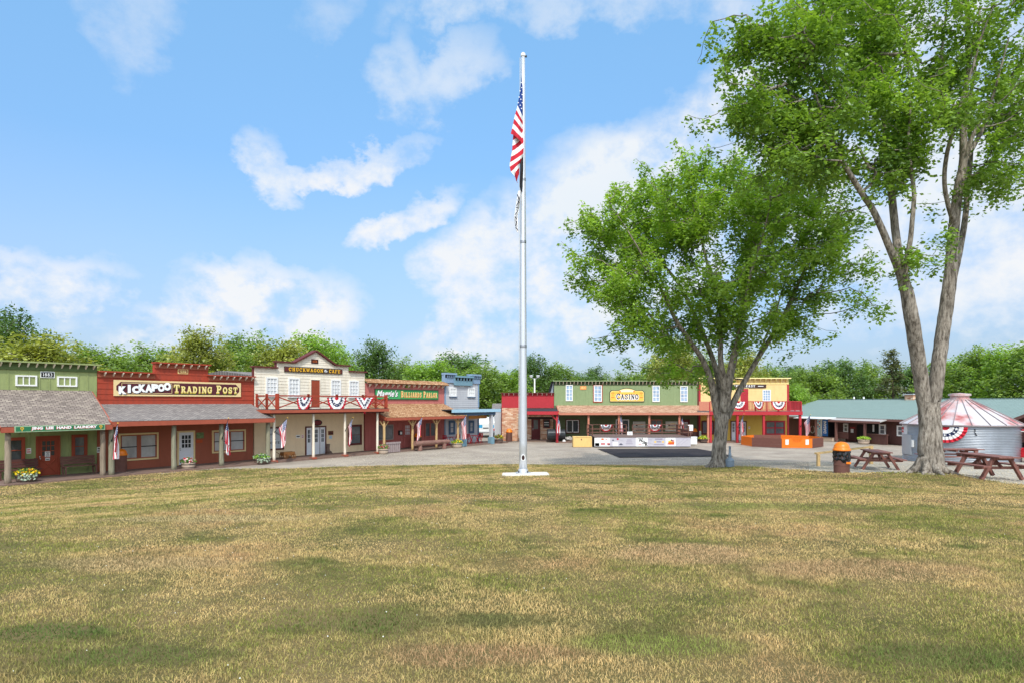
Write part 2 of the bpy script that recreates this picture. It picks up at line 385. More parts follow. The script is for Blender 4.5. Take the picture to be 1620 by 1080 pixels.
# slab-serif letters: strokes (points, half width) and slabs (x0, x1, z0, z1) in a unit box
_S, _T = .125, .075
def _v(x, a=0.0, b=1.0): return ([(x, a), (x, b)], _S)
def _sl(x, z, w=.23): return (x - w, x + w, z, z + .13)
GLYPH = {
 'A': ([([(.2, .05), (.5, 1)], .11), ([(.8, .05), (.5, 1)], .12), ([(.28, .33), (.72, .33)], .07)], [_sl(.17, 0, .2), _sl(.83, 0, .2), (.3, .7, .88, 1)]),
 'B': ([_v(.28), (arc_pts(.45, .74, .3, .2, 90, -90), .1), (arc_pts(.47, .27, .34, .21, 90, -90), .1)], [(.06, .5, .87, 1), (.06, .5, 0, .13)]),
 'C': ([(arc_pts(.52, .5, .36, .43, 35, 325, 12), .115)], [(.74, .93, .62, .97)]),
 'D': ([_v(.28), (arc_pts(.42, .5, .4, .435, 90, -90), .115)], [(.05, .5, .87, 1), (.05, .5, 0, .13)]),
 'E': ([_v(.3)], [(.05, .9, .87, 1), (.05, .9, 0, .13), (.3, .72, .44, .57), (.76, .92, .68, .95), (.76, .92, .05, .32)]),
 'F': ([_v(.32)], [(.06, .92, .87, 1), _sl(.32, 0, .27), (.3, .74, .42, .55), (.78, .94, .66, .95)]),
 'G': ([(arc_pts(.5, .5, .36, .43, 40, 330, 12), .115), ([(.78, .08), (.78, .45)], .11)], [(.52, .97, .4, .52), (.74, .92, .64, .97)]),
 'H': ([_v(.25), _v(.75), ([(.25, .5), (.75, .5)], .07)], [_sl(.25, 0, .22), _sl(.75, 0, .22), _sl(.25, .87, .22), _sl(.75, .87, .22)]),
 'I': ([_v(.5)], [_sl(.5, 0, .3), _sl(.5, .87, .3)]),
 'K': ([_v(.25), ([(.3, .4), (.78, .95)], .1), ([(.45, .55), (.82, .05)], .12)], [_sl(.25, 0, .23), _sl(.25, .87, .23), _sl(.78, .87, .19), _sl(.82, 0, .18)]),
 'L': ([_v(.32)], [_sl(.32, .87, .27), (.05, .92, 0, .13), (.76, .93, .05, .4)]),
 'N': ([([(.2, 0), (.2, 1)], .09), ([(.2, .95), (.78, .05)], .13), ([(.8, 0), (.8, 1)], .09)], [_sl(.2, 0, .2), _sl(.15, .87, .17), _sl(.8, .87, .2)]),
 'O': ([(arc_pts(.5, .5, .36, .43, 0, 360, 16), .125)], []),
 'P': ([_v(.3), (arc_pts(.46, .7, .34, .235, 90, -90), .11)], [(.05, .5, .87, 1), (.3, .5, .41, .54), _sl(.3, 0, .26)]),
 'R': ([_v(.28), (arc_pts(.44, .71, .32, .225, 90, -90), .11), ([(.48, .5), (.8, .05)], .12)], [(.05, .48, .87, 1), (.28, .5, .43, .55), _sl(.26, 0, .23), _sl(.83, 0, .15)]),
 'S': ([([(.82, .72), (.72, .87), (.5, .93), (.27, .87), (.19, .73), (.3, .58), (.5, .5), (.72, .41), (.82, .26), (.72, .12), (.5, .06), (.26, .13), (.17, .28)], .11)], [(.72, .88, .66, .97), (.12, .28, .03, .34)]),
 'T': ([_v(.5)], [(.06, .94, .86, 1), _sl(.5, 0, .28), (.06, .2, .66, .93), (.8, .94, .66, .93)]),
 'U': ([([(.24, .95), (.24, .35), (.32, .14), (.5, .06), (.68, .14), (.76, .35), (.76, .95)], .11)], [_sl(.24, .87, .22), _sl(.76, .87, .22)]),
 'W': ([([(.12, 1), (.3, .05)], .1), ([(.3, .05), (.5, .85)], .08), ([(.5, .85), (.7, .05)], .1), ([(.7, .05), (.88, 1)], .08)], [_sl(.14, .87, .16), _sl(.5, .87, .12), _sl(.86, .87, .16)]),
 'Y': ([([(.2, 1), (.5, .45)], .11), ([(.8, 1), (.5, .45)], .1), ([(.5, .5), (.5, 0)], .12)], [_sl(.2, .87, .2), _sl(.8, .87, .19), _sl(.5, 0, .26)]),
 '&': ([([(.85, .08), (.3, .72), (.36, .9), (.55, .9), (.6, .74), (.25, .35), (.25, .16), (.45, .06), (.7, .2), (.85, .48)], .09)], []),
 '8': ([(arc_pts(.5, .73, .25, .2, 0, 360, 12), .1), (arc_pts(.5, .28, .3, .23, 0, 360, 12), .1)], []),
 '1': ([_v(.52)], [_sl(.52, 0, .28), (.25, .5, .78, .92)]),
 '7': ([([(.75, .9), (.42, 0)], .13)], [(.15, .85, .84, 1)]),
 '0': ([(arc_pts(.5, .5, .28, .42, 0, 360, 14), .12)], []),
 '3': ([(arc_pts(.45, .72, .3, .21, 140, -90), .1), (arc_pts(.45, .28, .33, .23, 90, -140), .1)], []),
 '9': ([(arc_pts(.5, .68, .27, .23, 0, 360, 12), .1), ([(.77, .66), (.7, .25), (.4, .07)], .11)], []),
}
def slab_geom(s, ratio=.78, gap=.1, small=None):
    """letters as flat strips; 'small' scales every letter but the first of each word. Layers keep overlapping strips apart."""
    vs, fs, lay = [], [], []; x = 0.0; first = True; n = 0
    for ch in s:
        if ch == ' ': x += ratio * .55; first = True; continue
        k = 1.0 if (first or not small) else small; first = False
        w = ratio * k * (1.25 if ch == 'W' else .62 if ch in 'I1' else 1.0); st, sl = GLYPH[ch]
        P = lambda a, b: (x + a * w, b * k)
        for pts, hw in st:
            q = [P(*p) for p in pts]; hw = hw * k * ratio; m = len(q); closed = (abs(q[0][0] - q[-1][0]) + abs(q[0][1] - q[-1][1])) < 1e-6
            L, Rr = [], []
            for i in range(m):
                a = q[i - 1] if i else (q[-2] if closed else q[0]); b = q[i + 1] if i < m - 1 else (q[1] if closed else q[-1])
                dx, dz = b[0] - a[0], b[1] - a[1]; l = math.hypot(dx, dz) or 1
                L.append((q[i][0] - dz / l * hw, q[i][1] + dx / l * hw)); Rr.append((q[i][0] + dz / l * hw, q[i][1] - dx / l * hw))
            o = len(vs); vs += L + Rr; lay += [n] * (2 * m); n += 1
            fs += [(o + i, o + m + i, o + m + i + 1, o + i + 1) for i in range(m - 1)]
        for (a, b, c, d) in sl:
            o = len(vs); vs += [P(a, c), P(b, c), P(b, d), P(a, d)]; lay += [n] * 4; n += 1; fs.append((o, o + 1, o + 2, o + 3))
        x += w + gap * k
    return vs, fs, lay
def put_text(mb, g, x0, x1, z0, z1, y, m, rise=0.0, dx=0.0, dz=0.0, arch=0.0):
    vs, fs = g[0], g[1]; lay = g[2] if len(g) > 2 else None
    ax, bx = min(v[0] for v in vs), max(v[0] for v in vs); az, bz = min(v[1] for v in vs), max(v[1] for v in vs)
    out = []
    for i, (a, b) in enumerate(vs):
        t = (a - ax) / (bx - ax)
        out.append((x0 + dx + t * (x1 - x0), y - (lay[i] % 7 * .0012 if lay else 0), z0 + dz + (b - az) / (bz - az) * (z1 - z0) + rise * t + arch * (1 - (2 * t - 1) ** 2)))
    mb.add(out, fs, m)

# ------------------------------------------------------------------ ground, gravel, lawn
def noise_ground_mat(name, cols, scales, bump=.4, bscale=60, rough=.95):
    m = bpy.data.materials.new(name); m.use_nodes = True
    N, L = nodes_of(m); b = N['Principled BSDF']; b.inputs['Roughness'].default_value = rough; b.inputs['Specular IOR Level'].default_value = .15
    geo = N.new('ShaderNodeNewGeometry'); cur = None
    for i, (sc, lo, hi) in enumerate(scales):
        nz = N.new('ShaderNodeTexNoise'); ps = N.new('ShaderNodeMapping'); L.new(geo.outputs['Position'], ps.inputs[0]); ps.inputs['Scale'].default_value = (.28, 1.3, 1) if sc == 2.5 else (1, 1, 1); ps.inputs['Rotation'].default_value = (0, 0, .18 if sc == 2.5 else 0)
        L.new(ps.outputs[0], nz.inputs['Vector']); nz.inputs['Scale'].default_value = sc; nz.inputs['Detail'].default_value = 6; nz.inputs['Roughness'].default_value = .62
        mr = N.new('ShaderNodeMapRange'); L.new(nz.outputs[0], mr.inputs[0]); mr.inputs[1].default_value = lo; mr.inputs[2].default_value = hi
        if cur is None:
            mx = N.new('ShaderNodeMix'); mx.data_type = 'RGBA'; L.new(mr.outputs[0], mx.inputs[0]); mx.inputs[6].default_value = (*cols[0], 1); mx.inputs[7].default_value = (*cols[1], 1)
        else:
            mx = N.new('ShaderNodeMix'); mx.data_type = 'RGBA'; L.new(mr.outputs[0], mx.inputs[0]); L.new(cur, mx.inputs[6]); mx.inputs[7].default_value = (*cols[i + 1], 1)
        cur = mx.outputs[2]
    L.new(cur, b.inputs['Base Color'])
    n3 = N.new('ShaderNodeTexNoise'); L.new(geo.outputs['Position'], n3.inputs['Vector']); n3.inputs['Scale'].default_value = bscale; n3.inputs['Detail'].default_value = 3
    bp = N.new('ShaderNodeBump'); L.new(n3.outputs[0], bp.inputs['Height']); bp.inputs['Strength'].default_value = bump; bp.inputs['Distance'].default_value = .03
    L.new(bp.outputs[0], b.inputs['Normal'])
    return m
GRASS_G, GRASS_T, GRASS_D, GRASS_R = (.25, .285, .060), (.75, .535, .235), (.125, .18, .042), (.66, .40, .205)
M_soil = noise_ground_mat('dry shaded turf', [(.105, .092, .03), (.19, .138, .06), (.055, .06, .018), (.185, .112, .055)], [(.45, .38, .62), (1.3, .56, .78), (.9, .6, .8)], bump=.8, bscale=25)  # turf darkened: shade between the grass blades is put into its colour
M_gravel = noise_ground_mat('gravel', [(.30, .248, .197), (.43, .362, .288), (.20, .168, .142), (.50, .425, .34)], [(.33, .38, .62), (2.5, .45, .8), (17.0, .52, .68)], bump=1.0, bscale=18)
M_gravel_pad = noise_ground_mat('crushed limestone', [(.38, .33, .26), (.47, .42, .345), (.21, .185, .15), (.55, .50, .43)], [(.5, .35, .65), (11.0, .54, .7), (20.0, .56, .7)], bump=1.0, bscale=20)
M_asphalt = noise_ground_mat('asphalt', [(.030, .027, .030), (.046, .041, .044), (.06, .055, .055)], [(.6, .35, .65), (30.0, .55, .75)], bump=.4, bscale=60)

def grid_sheet(name, us, ws, fn, material, kind='structure'):
    V = np.array([fn(u, w) for w in ws for u in us]); n = len(us)
    T = [(j * n + i, j * n + i + 1, (j + 1) * n + i + 1, (j + 1) * n + i) for j in range(len(ws) - 1) for i in range(n - 1)]
    o = np_mesh(name, V, np.array(T), material, smooth=True); tag(o, kind=kind); return o
def _sym(a, b, n, p=2.2):
    t = np.linspace(-1, 1, n); return (a + b) / 2 + (b - a) / 2 * np.sign(t) * np.abs(t) ** p
grid_sheet('ground', _sym(-900, 900, 121), 20 + _sym(-900, 900, 121), lambda x, y: (x, y, gh(x, y) - .10), M_soil)

# edge of the lawn: distance from the camera for each direction k = x / y
_EK = [-3.0, -1.6, -1.1, -.81, -.6, -.46, -.36, -.21, -.01, .19, .30, .35, .43, .507, .59, .66, .70, .73, .81, .95, 1.3, 1.8, 3.0]
_ED = [9.0, 16.0, 22.8, 28.0, 32.2, 35.3, 35.5, 37.0, 37.5, 35.5, 32.5, 30.4, 27.2, 25.0, 23.4, 21.6, 21.6, 20.9, 19.5, 17.0, 14.0, 11.0, 7.0]
def edge_d(k):
    return float(np.interp(k, _EK, _ED)) * (1 + .014 * mnoise.noise((k * 30, 0, 0)) + .014 * mnoise.noise((k * 120, 3, 0)))
_ks = np.concatenate([np.linspace(-3, -1, 20)[:-1], np.linspace(-1, 1, 220), np.linspace(1, 3, 20)[1:]])
def _lawn(k, t):
    D = .35 + (edge_d(k) - .35) * t; x = k * D
    return (x, D, gh(x, D) - .012 * (t > .999) + .012 * mnoise.noise((x * 1.3, D * 1.3, 0)) * min(1, (1 - t) * 8))
grid_sheet('lawn', _ks, np.linspace(0, 1, 90) ** .8, _lawn, M_soil)
def _gravel(k, t):
    e = edge_d(k) - 1.2; D = e + (78 - e) * t; x = k * D
    return (x, D, gh(x, D) - .03 + .012 * mnoise.noise((x * .5, D * .5, 5)))
grid_sheet('gravel_square', np.linspace(-.86, 1.05, 160), np.linspace(0, 1, 60), _gravel, M_gravel)
def _pad(k, t):
    e = edge_d(k) - .9; D = e + (36.5 - e) * t ; x = k * D
    return (x, D, gh(x, D) - .022 + .01 * mnoise.noise((x * .8, D * .8, 9)))
grid_sheet('gravel_pad', np.linspace(.47, 1.0, 60), np.linspace(0, 1, 24), _pad, M_gravel_pad)
_q = [CF.pt(CF.u(px, 61 - D), 61 - D, .012) for px, D in ((945, 50.6), (1102, 50.9), (1130, 47.6), (1161, 43.6), (980, 42.7))]
mb = MB(); mb.poly(_q[::-1], M_asphalt); tag(mb.build('asphalt_patch'), kind='structure')

# ------------------------------------------------------------------ grass blades: one mass of ground cover
def grass_mat():
    m = bpy.data.materials.new('grass blades'); m.use_nodes = True
    N, L = nodes_of(m); N.clear()
    geo = N.new('ShaderNodeNewGeometry'); at = N.new('ShaderNodeAttribute'); at.attribute_name = 'rnd'
    def nz(scale, lo, hi, off=0, det=4, sy=1.0):
        mp = N.new('ShaderNodeMapping'); L.new(geo.outputs['Position'], mp.inputs[0]); mp.inputs['Location'].default_value = (off, off, 0); mp.inputs['Scale'].default_value = (1, sy, 0)
        n = N.new('ShaderNodeTexNoise'); L.new(mp.outputs[0], n.inputs['Vector']); n.inputs['Scale'].default_value = scale; n.inputs['Detail'].default_value = det; n.inputs['Roughness'].default_value = .6
        r = N.new('ShaderNodeMapRange'); L.new(n.outputs[0], r.inputs[0]); r.inputs[1].default_value = lo; r.inputs[2].default_value = hi; return r.outputs[0]
    def mix(f, a, b):
        x = N.new('ShaderNodeMix'); x.data_type = 'RGBA'; L.new(f, x.inputs[0])
        for i, c in ((6, a), (7, b)):
            if isinstance(c, tuple): x.inputs[i].default_value = (*c, 1)
            else: L.new(c, x.inputs[i])
        return x.outputs[2]
    def add(a, b, k=1.0):
        x = N.new('ShaderNodeMath'); x.operation = 'MULTIPLY_ADD'; L.new(b, x.inputs[0]); x.inputs[1].default_value = k; L.new(a, x.inputs[2]); x.use_clamp = True; return x.outputs[0]
    dry = nz(.30, .42, .58); dry2 = nz(1.5, .35, .68, 11, 6)
    s = N.new('ShaderNodeMath'); s.operation = 'MULTIPLY_ADD'; L.new(dry2, s.inputs[0]); s.inputs[1].default_value = .55; L.new(dry, s.inputs[2])
    s2 = N.new('ShaderNodeMath'); s2.operation = 'MULTIPLY_ADD'; L.new(at.outputs['Fac'], s2.inputs[0]); s2.inputs[1].default_value = .8; L.new(s.outputs[0], s2.inputs[2])
    r = N.new('ShaderNodeMapRange'); L.new(s2.outputs[0], r.inputs[0]); r.inputs[1].default_value = .40; r.inputs[2].default_value = 1.45
    c = mix(r.outputs[0], GRASS_G, GRASS_T)
    c = mix(nz(.75, .52, .70, 31, 5), c, GRASS_D)
    rr = nz(.42, .54, .72, 57, 5)
    c = mix(rr, c, GRASS_R)
    # worn and lush spots of this lawn: (photo pixel, radius in m, colour)
    sp = N.new('ShaderNodeSeparateXYZ'); L.new(geo.outputs['Position'], sp.inputs[0]); wob = nz(1.3, .2, .8, 5, 5)
    def mth(op, a, b):
        n = N.new('ShaderNodeMath'); n.operation = op
        for i, q in enumerate((a, b)):
            if isinstance(q, (int, float)): n.inputs[i].default_value = q
            else: L.new(q, n.inputs[i])
        return n.outputs[0]
    for (px, py, ra, rb, col, wgt) in ((1085, 876, 1.1, .8, (.70, .46, .25), .9), (1040, 1022, .75, .30, (.30, .36, .085), .85), (330, 820, 2.2, .5, (.68, .52, .26), .9), (215, 892, 1.4, .4, (.64, .46, .24), .8), (640, 985, .9, .35, (.13, .17, .05), .7), (790, 985, .6, .22, (.11, .15, .05), .6), (240, 1040, .7, .25, (.14, .20, .05), .9), (1180, 800, 2.6, .8, (.26, .31, .08), .7), (1350, 900, 1.6, .6, (.58, .37, .21), .7), (760, 1040, 1.0, .28, (.56, .34, .19), .8), (1500, 1040, .8, .3, (.13, .19, .05), .8), (60, 1000, .6, .25, (.10, .17, .04), .9)):
        X0, Y0, _ = on_ground(px, py)
        dx = mth('MULTIPLY', mth('SUBTRACT', sp.outputs[0], X0), 1 / ra); dy = mth('MULTIPLY', mth('SUBTRACT', sp.outputs[1], Y0), 1 / rb)
        d2 = mth('ADD', mth('ADD', mth('MULTIPLY', dx, dx), mth('MULTIPLY', dy, dy)), mth('MULTIPLY', mth('SUBTRACT', wob, .5), 1.6))
        r_ = N.new('ShaderNodeMapRange'); r_.interpolation_type = 'SMOOTHSTEP'; L.new(d2, r_.inputs[0]); r_.inputs[1].default_value = 1.5; r_.inputs[2].default_value = .2; r_.inputs[4].default_value = wgt
        c = mix(r_.outputs[0], c, col)
    # tuft to tuft mottling
    mo = nz(5.5, .25, .75, 91, 3); mo2 = N.new('ShaderNodeMapRange'); L.new(mo, mo2.inputs[0]); mo2.inputs[3].default_value = .68; mo2.inputs[4].default_value = 1.28
    q_ = N.new('ShaderNodeMix'); q_.data_type = 'RGBA'; q_.blend_type = 'MULTIPLY'; q_.inputs[0].default_value = 1; L.new(c, q_.inputs[6]); L.new(mo2.outputs[0], q_.inputs[7]); c = q_.outputs[2]
    br = N.new('ShaderNodeMapRange'); at2 = N.new('ShaderNodeMath'); at2.operation = 'FRACT'; a3 = N.new('ShaderNodeMath'); a3.operation = 'MULTIPLY'; L.new(at.outputs['Fac'], a3.inputs[0]); a3.inputs[1].default_value = 17.3; L.new(a3.outputs[0], at2.inputs[0]); L.new(at2.outputs[0], br.inputs[0]); br.inputs[3].default_value = .74; br.inputs[4].default_value = 1.22
    q2 = N.new('ShaderNodeMix'); q2.data_type = 'RGBA'; q2.blend_type = 'MULTIPLY'; q2.inputs[0].default_value = 1; L.new(c, q2.inputs[6]); L.new(br.outputs[0], q2.inputs[7]); c = q2.outputs[2]
    df = N.new('ShaderNodeBsdfDiffuse'); L.new(c, df.inputs[0]); tr = N.new('ShaderNodeBsdfTranslucent'); L.new(c, tr.inputs[0])
    ms = N.new('ShaderNodeMixShader'); ms.inputs[0].default_value = .3; L.new(df.outputs[0], ms.inputs[1]); L.new(tr.outputs[0], ms.inputs[2])
    o = N.new('ShaderNodeOutputMaterial'); L.new(ms.outputs[0], o.inputs[0])
    return m
def build_grass():
    rng = np.random.default_rng(5)
    zones = [(2.6, 5.5, 4200, .038, .0044), (5.5, 9, 2900, .036, .0056), (9, 14, 1700, .035, .0078), (14, 22, 720, .036, .013), (22, 37.6, 260, .040, .026)]
    P, H, W = [], [], []
    for (d0, d1, dens, h, w) in zones:
        kk = .9; n = int((d1 * d1 - d0 * d0) * kk * dens)
        D = np.sqrt(rng.random(n) * (d1 * d1 - d0 * d0) + d0 * d0); k = rng.uniform(-kk, kk, n)
        ed = np.interp(k, _EK, _ED) + rng.normal(0, .26, n)
        ok = D < ed; D, k = D[ok], k[ok]; P.append(np.stack([k * D, D], 1)); H.append(np.full(len(D), h)); W.append(np.full(len(D), w))
    P = np.concatenate(P); H = np.concatenate(H); W = np.concatenate(W); n = len(P)
    x, y = P[:, 0], P[:, 1]; z = ground_h(x, y) - .005
    # patchy height: lush tufts and worn spots
    pat = .5 + .5 * np.sin(x * 1.1 + 2 * np.sin(y * .7)) * np.sin(y * .9 + 1.7 * np.sin(x * .8))
    H = H * rng.uniform(.55, 1.25, n) * (.75 + .5 * pat); a = rng.uniform(0, 2 * np.pi, n); lean = rng.uniform(.2, 1.4, n)
    W = W * rng.uniform(.7, 1.3, n)
    b = a + rng.normal(0, .6, n) + np.pi / 2
    ca, sa, cb, sb = np.cos(a), np.sin(a), np.cos(b), np.sin(b)
    base = np.stack([x, y, z], 1); side = np.stack([ca, sa, np.zeros(n)], 1) * (W / 2)[:, None]
    mid = base + np.stack([cb * lean * H * .35, sb * lean * H * .35, H * .6], 1)
    tip = base + np.stack([cb * lean * H, sb * lean * H, H * (1 - .25 * lean)], 1)
    V = np.stack([base - side, base + side, mid - side * .8, mid + side * .8, tip], 1).reshape(-1, 3)
    i = np.arange(n)[:, None] * 5
    T = np.concatenate([i + np.array([[0, 1, 3]]), i + np.array([[0, 3, 2]]), i + np.array([[2, 3, 4]])], 0)
    o = np_mesh('grass', V, T, grass_mat(), rnd=np.repeat(rng.random(n), 5))
    tag(o, kind='stuff')
    # clover heads scattered through the turf
    n = 200; D = np.sqrt(rng.random(n) * 300 + 12); k = rng.uniform(-.85, .85, n) ; cl = rng.random(n) < .75
    k = np.where(cl, -np.abs(k), k); x, y = k * D, D; z = ground_h(x, y) + .035; s = rng.uniform(.004, .008, n)
    oc = np.array([(1, 0, 0), (0, 1, 0), (-1, 0, 0), (0, -1, 0), (0, 0, 1), (0, 0, -1)], float)
    V = (np.stack([x, y, z], 1)[:, None] + oc[None] * s[:, None, None]).reshape(-1, 3)
    f = np.array([(0, 1, 4), (1, 2, 4), (2, 3, 4), (3, 0, 4), (1, 0, 5), (2, 1, 5), (3, 2, 5), (0, 3, 5)])
    T = (np.arange(n)[:, None, None] * 6 + f[None]).reshape(-1, 3)
    tag(np_mesh('clover', V, T, mat('clover white', (238, 236, 225))), kind='stuff')
build_grass()

def build_stones():
    """loose stones lying on the gravel nearest the lawn"""
    rng = np.random.default_rng(9); n = 9000; k = rng.uniform(-.3, .95, n); e = np.interp(k, _EK, _ED); D = e + .1 + (rng.random(n) ** 1.4) * 11; x, y = k * D, D
    z = ground_h(x, y) - .012; s = rng.uniform(.012, .035, n); oc = np.array([(1, 0, 0), (0, 1, 0), (-1, 0, 0), (0, -1, 0), (0, 0, .7), (0, 0, -.7)], float)
    V = (np.stack([x, y, z], 1)[:, None] + oc[None] * s[:, None, None] * rng.uniform(.6, 1.3, (n, 6, 1))).reshape(-1, 3)
    f = np.array([(0, 1, 4), (1, 2, 4), (2, 3, 4), (3, 0, 4), (1, 0, 5), (2, 1, 5), (3, 2, 5), (0, 3, 5)]); T = (np.arange(n)[:, None, None] * 6 + f[None]).reshape(-1, 3)
    tag(np_mesh('gravel_stones', V, T, mat('loose limestone', (196, 184, 164), var=.25, scale=3)), kind='stuff')
build_stones()
# ------------------------------------------------------------------ paints
P_green = mat('green board paint', (150, 160, 104), var=.06, dirt=((122, 130, 90), .6))
P_greenlow = P_green
P_rust = mat('rust red paint', (164, 64, 42), var=.07, dirt=((118, 58, 46), .65))
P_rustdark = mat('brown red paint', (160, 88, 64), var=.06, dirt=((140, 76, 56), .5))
P_fascia = mat('redwood trim', (166, 84, 62), var=.08, dirt=((136, 66, 50), .4))
P_cream = mat('cream paint', (236, 224, 204), var=.04, dirt=((198, 182, 154), .5))
P_tan = mat('tan paint', (236, 210, 172), var=.04, dirt=((216, 188, 150), .35))
P_maroon = mat('maroon trim', (98, 46, 42), var=.08)
P_pink = mat('dusty pink paint', (190, 114, 106), var=.06, dirt=((166, 94, 88), .5))
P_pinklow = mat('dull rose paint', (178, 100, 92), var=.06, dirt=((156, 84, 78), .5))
P_white = mat('white trim paint', (236, 234, 230), var=.03, rough=.55)
P_creamtrim = mat('cream trim', (232, 205, 150), var=.05)
P_door_red = mat('barn red paint', (152, 68, 44), var=.06)
P_ltdoor = mat('white door paint', (226, 228, 232), var=.03, rough=.5)
P_greysid = mat('grey siding paint', (190, 190, 192), var=.04, dirt=((166, 166, 172), .4))
P_bluetrim = mat('blue trim', (130, 154, 178), var=.06)
P_tealtrim = mat('teal trim', (116, 150, 164), var=.06)
P_ltblue = mat('pale blue fascia', (160, 194, 212), var=.05)
P_dkblue = mat('slate blue paint', (74, 98, 124), var=.07)
P_greenboard = mat('sign green', (46, 116, 78), var=.05, rough=.5)
P_green2 = mat('billiards green', (60, 148, 84), var=.05, rough=.5)
P_black = mat('black paint', (24, 22, 24), var=.1, rough=.5)
P_plum = mat('plum sign ground', (88, 38, 46), var=.07, rough=.5)
P_gold = mat('gold lettering', (242, 196, 84), var=.04, rough=.5)
P_paleyel = mat('pale yellow lettering', (246, 224, 150), var=.03, rough=.5)
P_orangeyel = mat('orange yellow lettering', (246, 186, 48), var=.04, rough=.5)
P_signwhite = mat('white lettering', (246, 246, 244), var=.02, rough=.5)
P_redlet = mat('red lettering', (196, 40, 44), var=.04, rough=.5)
P_dkgreenlet = mat('dark green lettering', (58, 118, 48), var=.05, rough=.5)
P_orangelet = mat('burnt orange lettering', (214, 104, 36), var=.05, rough=.5)
W_post = mat('weathered timber', (150, 134, 116), var=.25, scale=5, stretch=(6, 6, .6), bump=.5, bscale=30, rough=.95, dirt=((104, 92, 80), .6))
W_postgrey = mat('grey green timber', (148, 144, 122), var=.22, scale=5, stretch=(6, 6, .6), bump=.5, bscale=30, rough=.95, dirt=((102, 100, 84), .6))
W_peeled = mat('peeled timber', (196, 164, 116), var=.15, scale=4, stretch=(5, 5, .6), bump=.3, rough=.85)
W_boardwalk = mat('boardwalk planks', (128, 104, 92), var=.22, scale=3, stretch=(1, 9, 1), rough=.95, dirt=((96, 78, 70), .5))
W_bench = mat('dark stained planks', (92, 58, 52), var=.2, scale=4, stretch=(1, 6, 6), rough=.75)
W_bench2 = mat('worn stained planks', (120, 86, 74), var=.25, scale=4, stretch=(1, 6, 6), rough=.85)
W_log = mat('stained log', (140, 104, 92), var=.25, scale=4, stretch=(1, 5, 5), bump=.5, rough=.8, dirt=((96, 66, 58), .6))
W_pallet = mat('grey pallet wood', (156, 140, 138), var=.2, scale=4, stretch=(6, 6, 1), rough=.95)
W_barrel = mat('barrel staves', (112, 92, 82), var=.25, scale=4, stretch=(5, 5, .8), rough=.9)
W_barrellt = mat('pale barrel staves', (196, 176, 156), var=.15, scale=4, stretch=(5, 5, .8), rough=.9)
M_hoop = mat('iron hoop', (58, 52, 52), rough=.6, metal=.6)
S_greybrown = shingle_mat('grey brown shingles', (124, 112, 104), (146, 132, 122), (168, 154, 140), .26, .105)
S_grey = shingle_mat('grey shingles', (126, 118, 114), (142, 134, 129), (160, 151, 144), .22, .10)
S_cedar = shingle_mat('cedar shingles', (152, 108, 76), (180, 136, 98), (204, 164, 126), .18, .13)
S_cedar2 = shingle_mat('light brown shingles', (160, 118, 94), (188, 148, 120), (208, 172, 146), .3, .15)
M_blackroof = mat('black roof felt', (50, 50, 54), var=.2, scale=2, rough=.9)
G_dark = glass_mat('dark window glass', (52, 58, 64))
G_grey = glass_mat('grey window glass', (104, 108, 110))
G_blind = mat('papered window', (186, 186, 186), var=.12, scale=2.2, rough=.15, spec=.7, dirt=((120, 120, 122), .55))
G_blue = glass_mat('bluish window glass', (150, 172, 196), rough=.15)
G_white = mat('whitewashed panes', (214, 214, 214), var=.05, rough=.3)
M_metal = mat('brushed metal', (170, 170, 172), rough=.35, metal=.9)
M_darkmetal = mat('dark metal', (44, 44, 48), rough=.5, metal=.5)
P_paper = mat('paper notice', (232, 230, 226), var=.04)

# ------------------------------------------------------------------ building kit
class Bld:
    def __init__(s, fr, u0, name, label, cat='building', v0=0.0):
        s.fr, s.u0 = fr, u0
        s.root = thing(name, fr.pt(u0), label, cat, fr.ang)
    def x(s, px, v=0.0): return s.fr.u(px, v) - s.u0
    def z(s, px, py, v=0.0): return s.fr.uz(px, py, v)[1]
    def rect(s, p0, p1, yt, yb, v=0.0, ref=None):
        """photo pixels -> local x0, x1, z0, z1; heights read at pixel 'ref' (default the middle)"""
        r = (p0 + p1) / 2 if ref is None else ref
        return s.x(p0, v), s.x(p1, v), s.z(r, yb, v), s.z(r, yt, v)

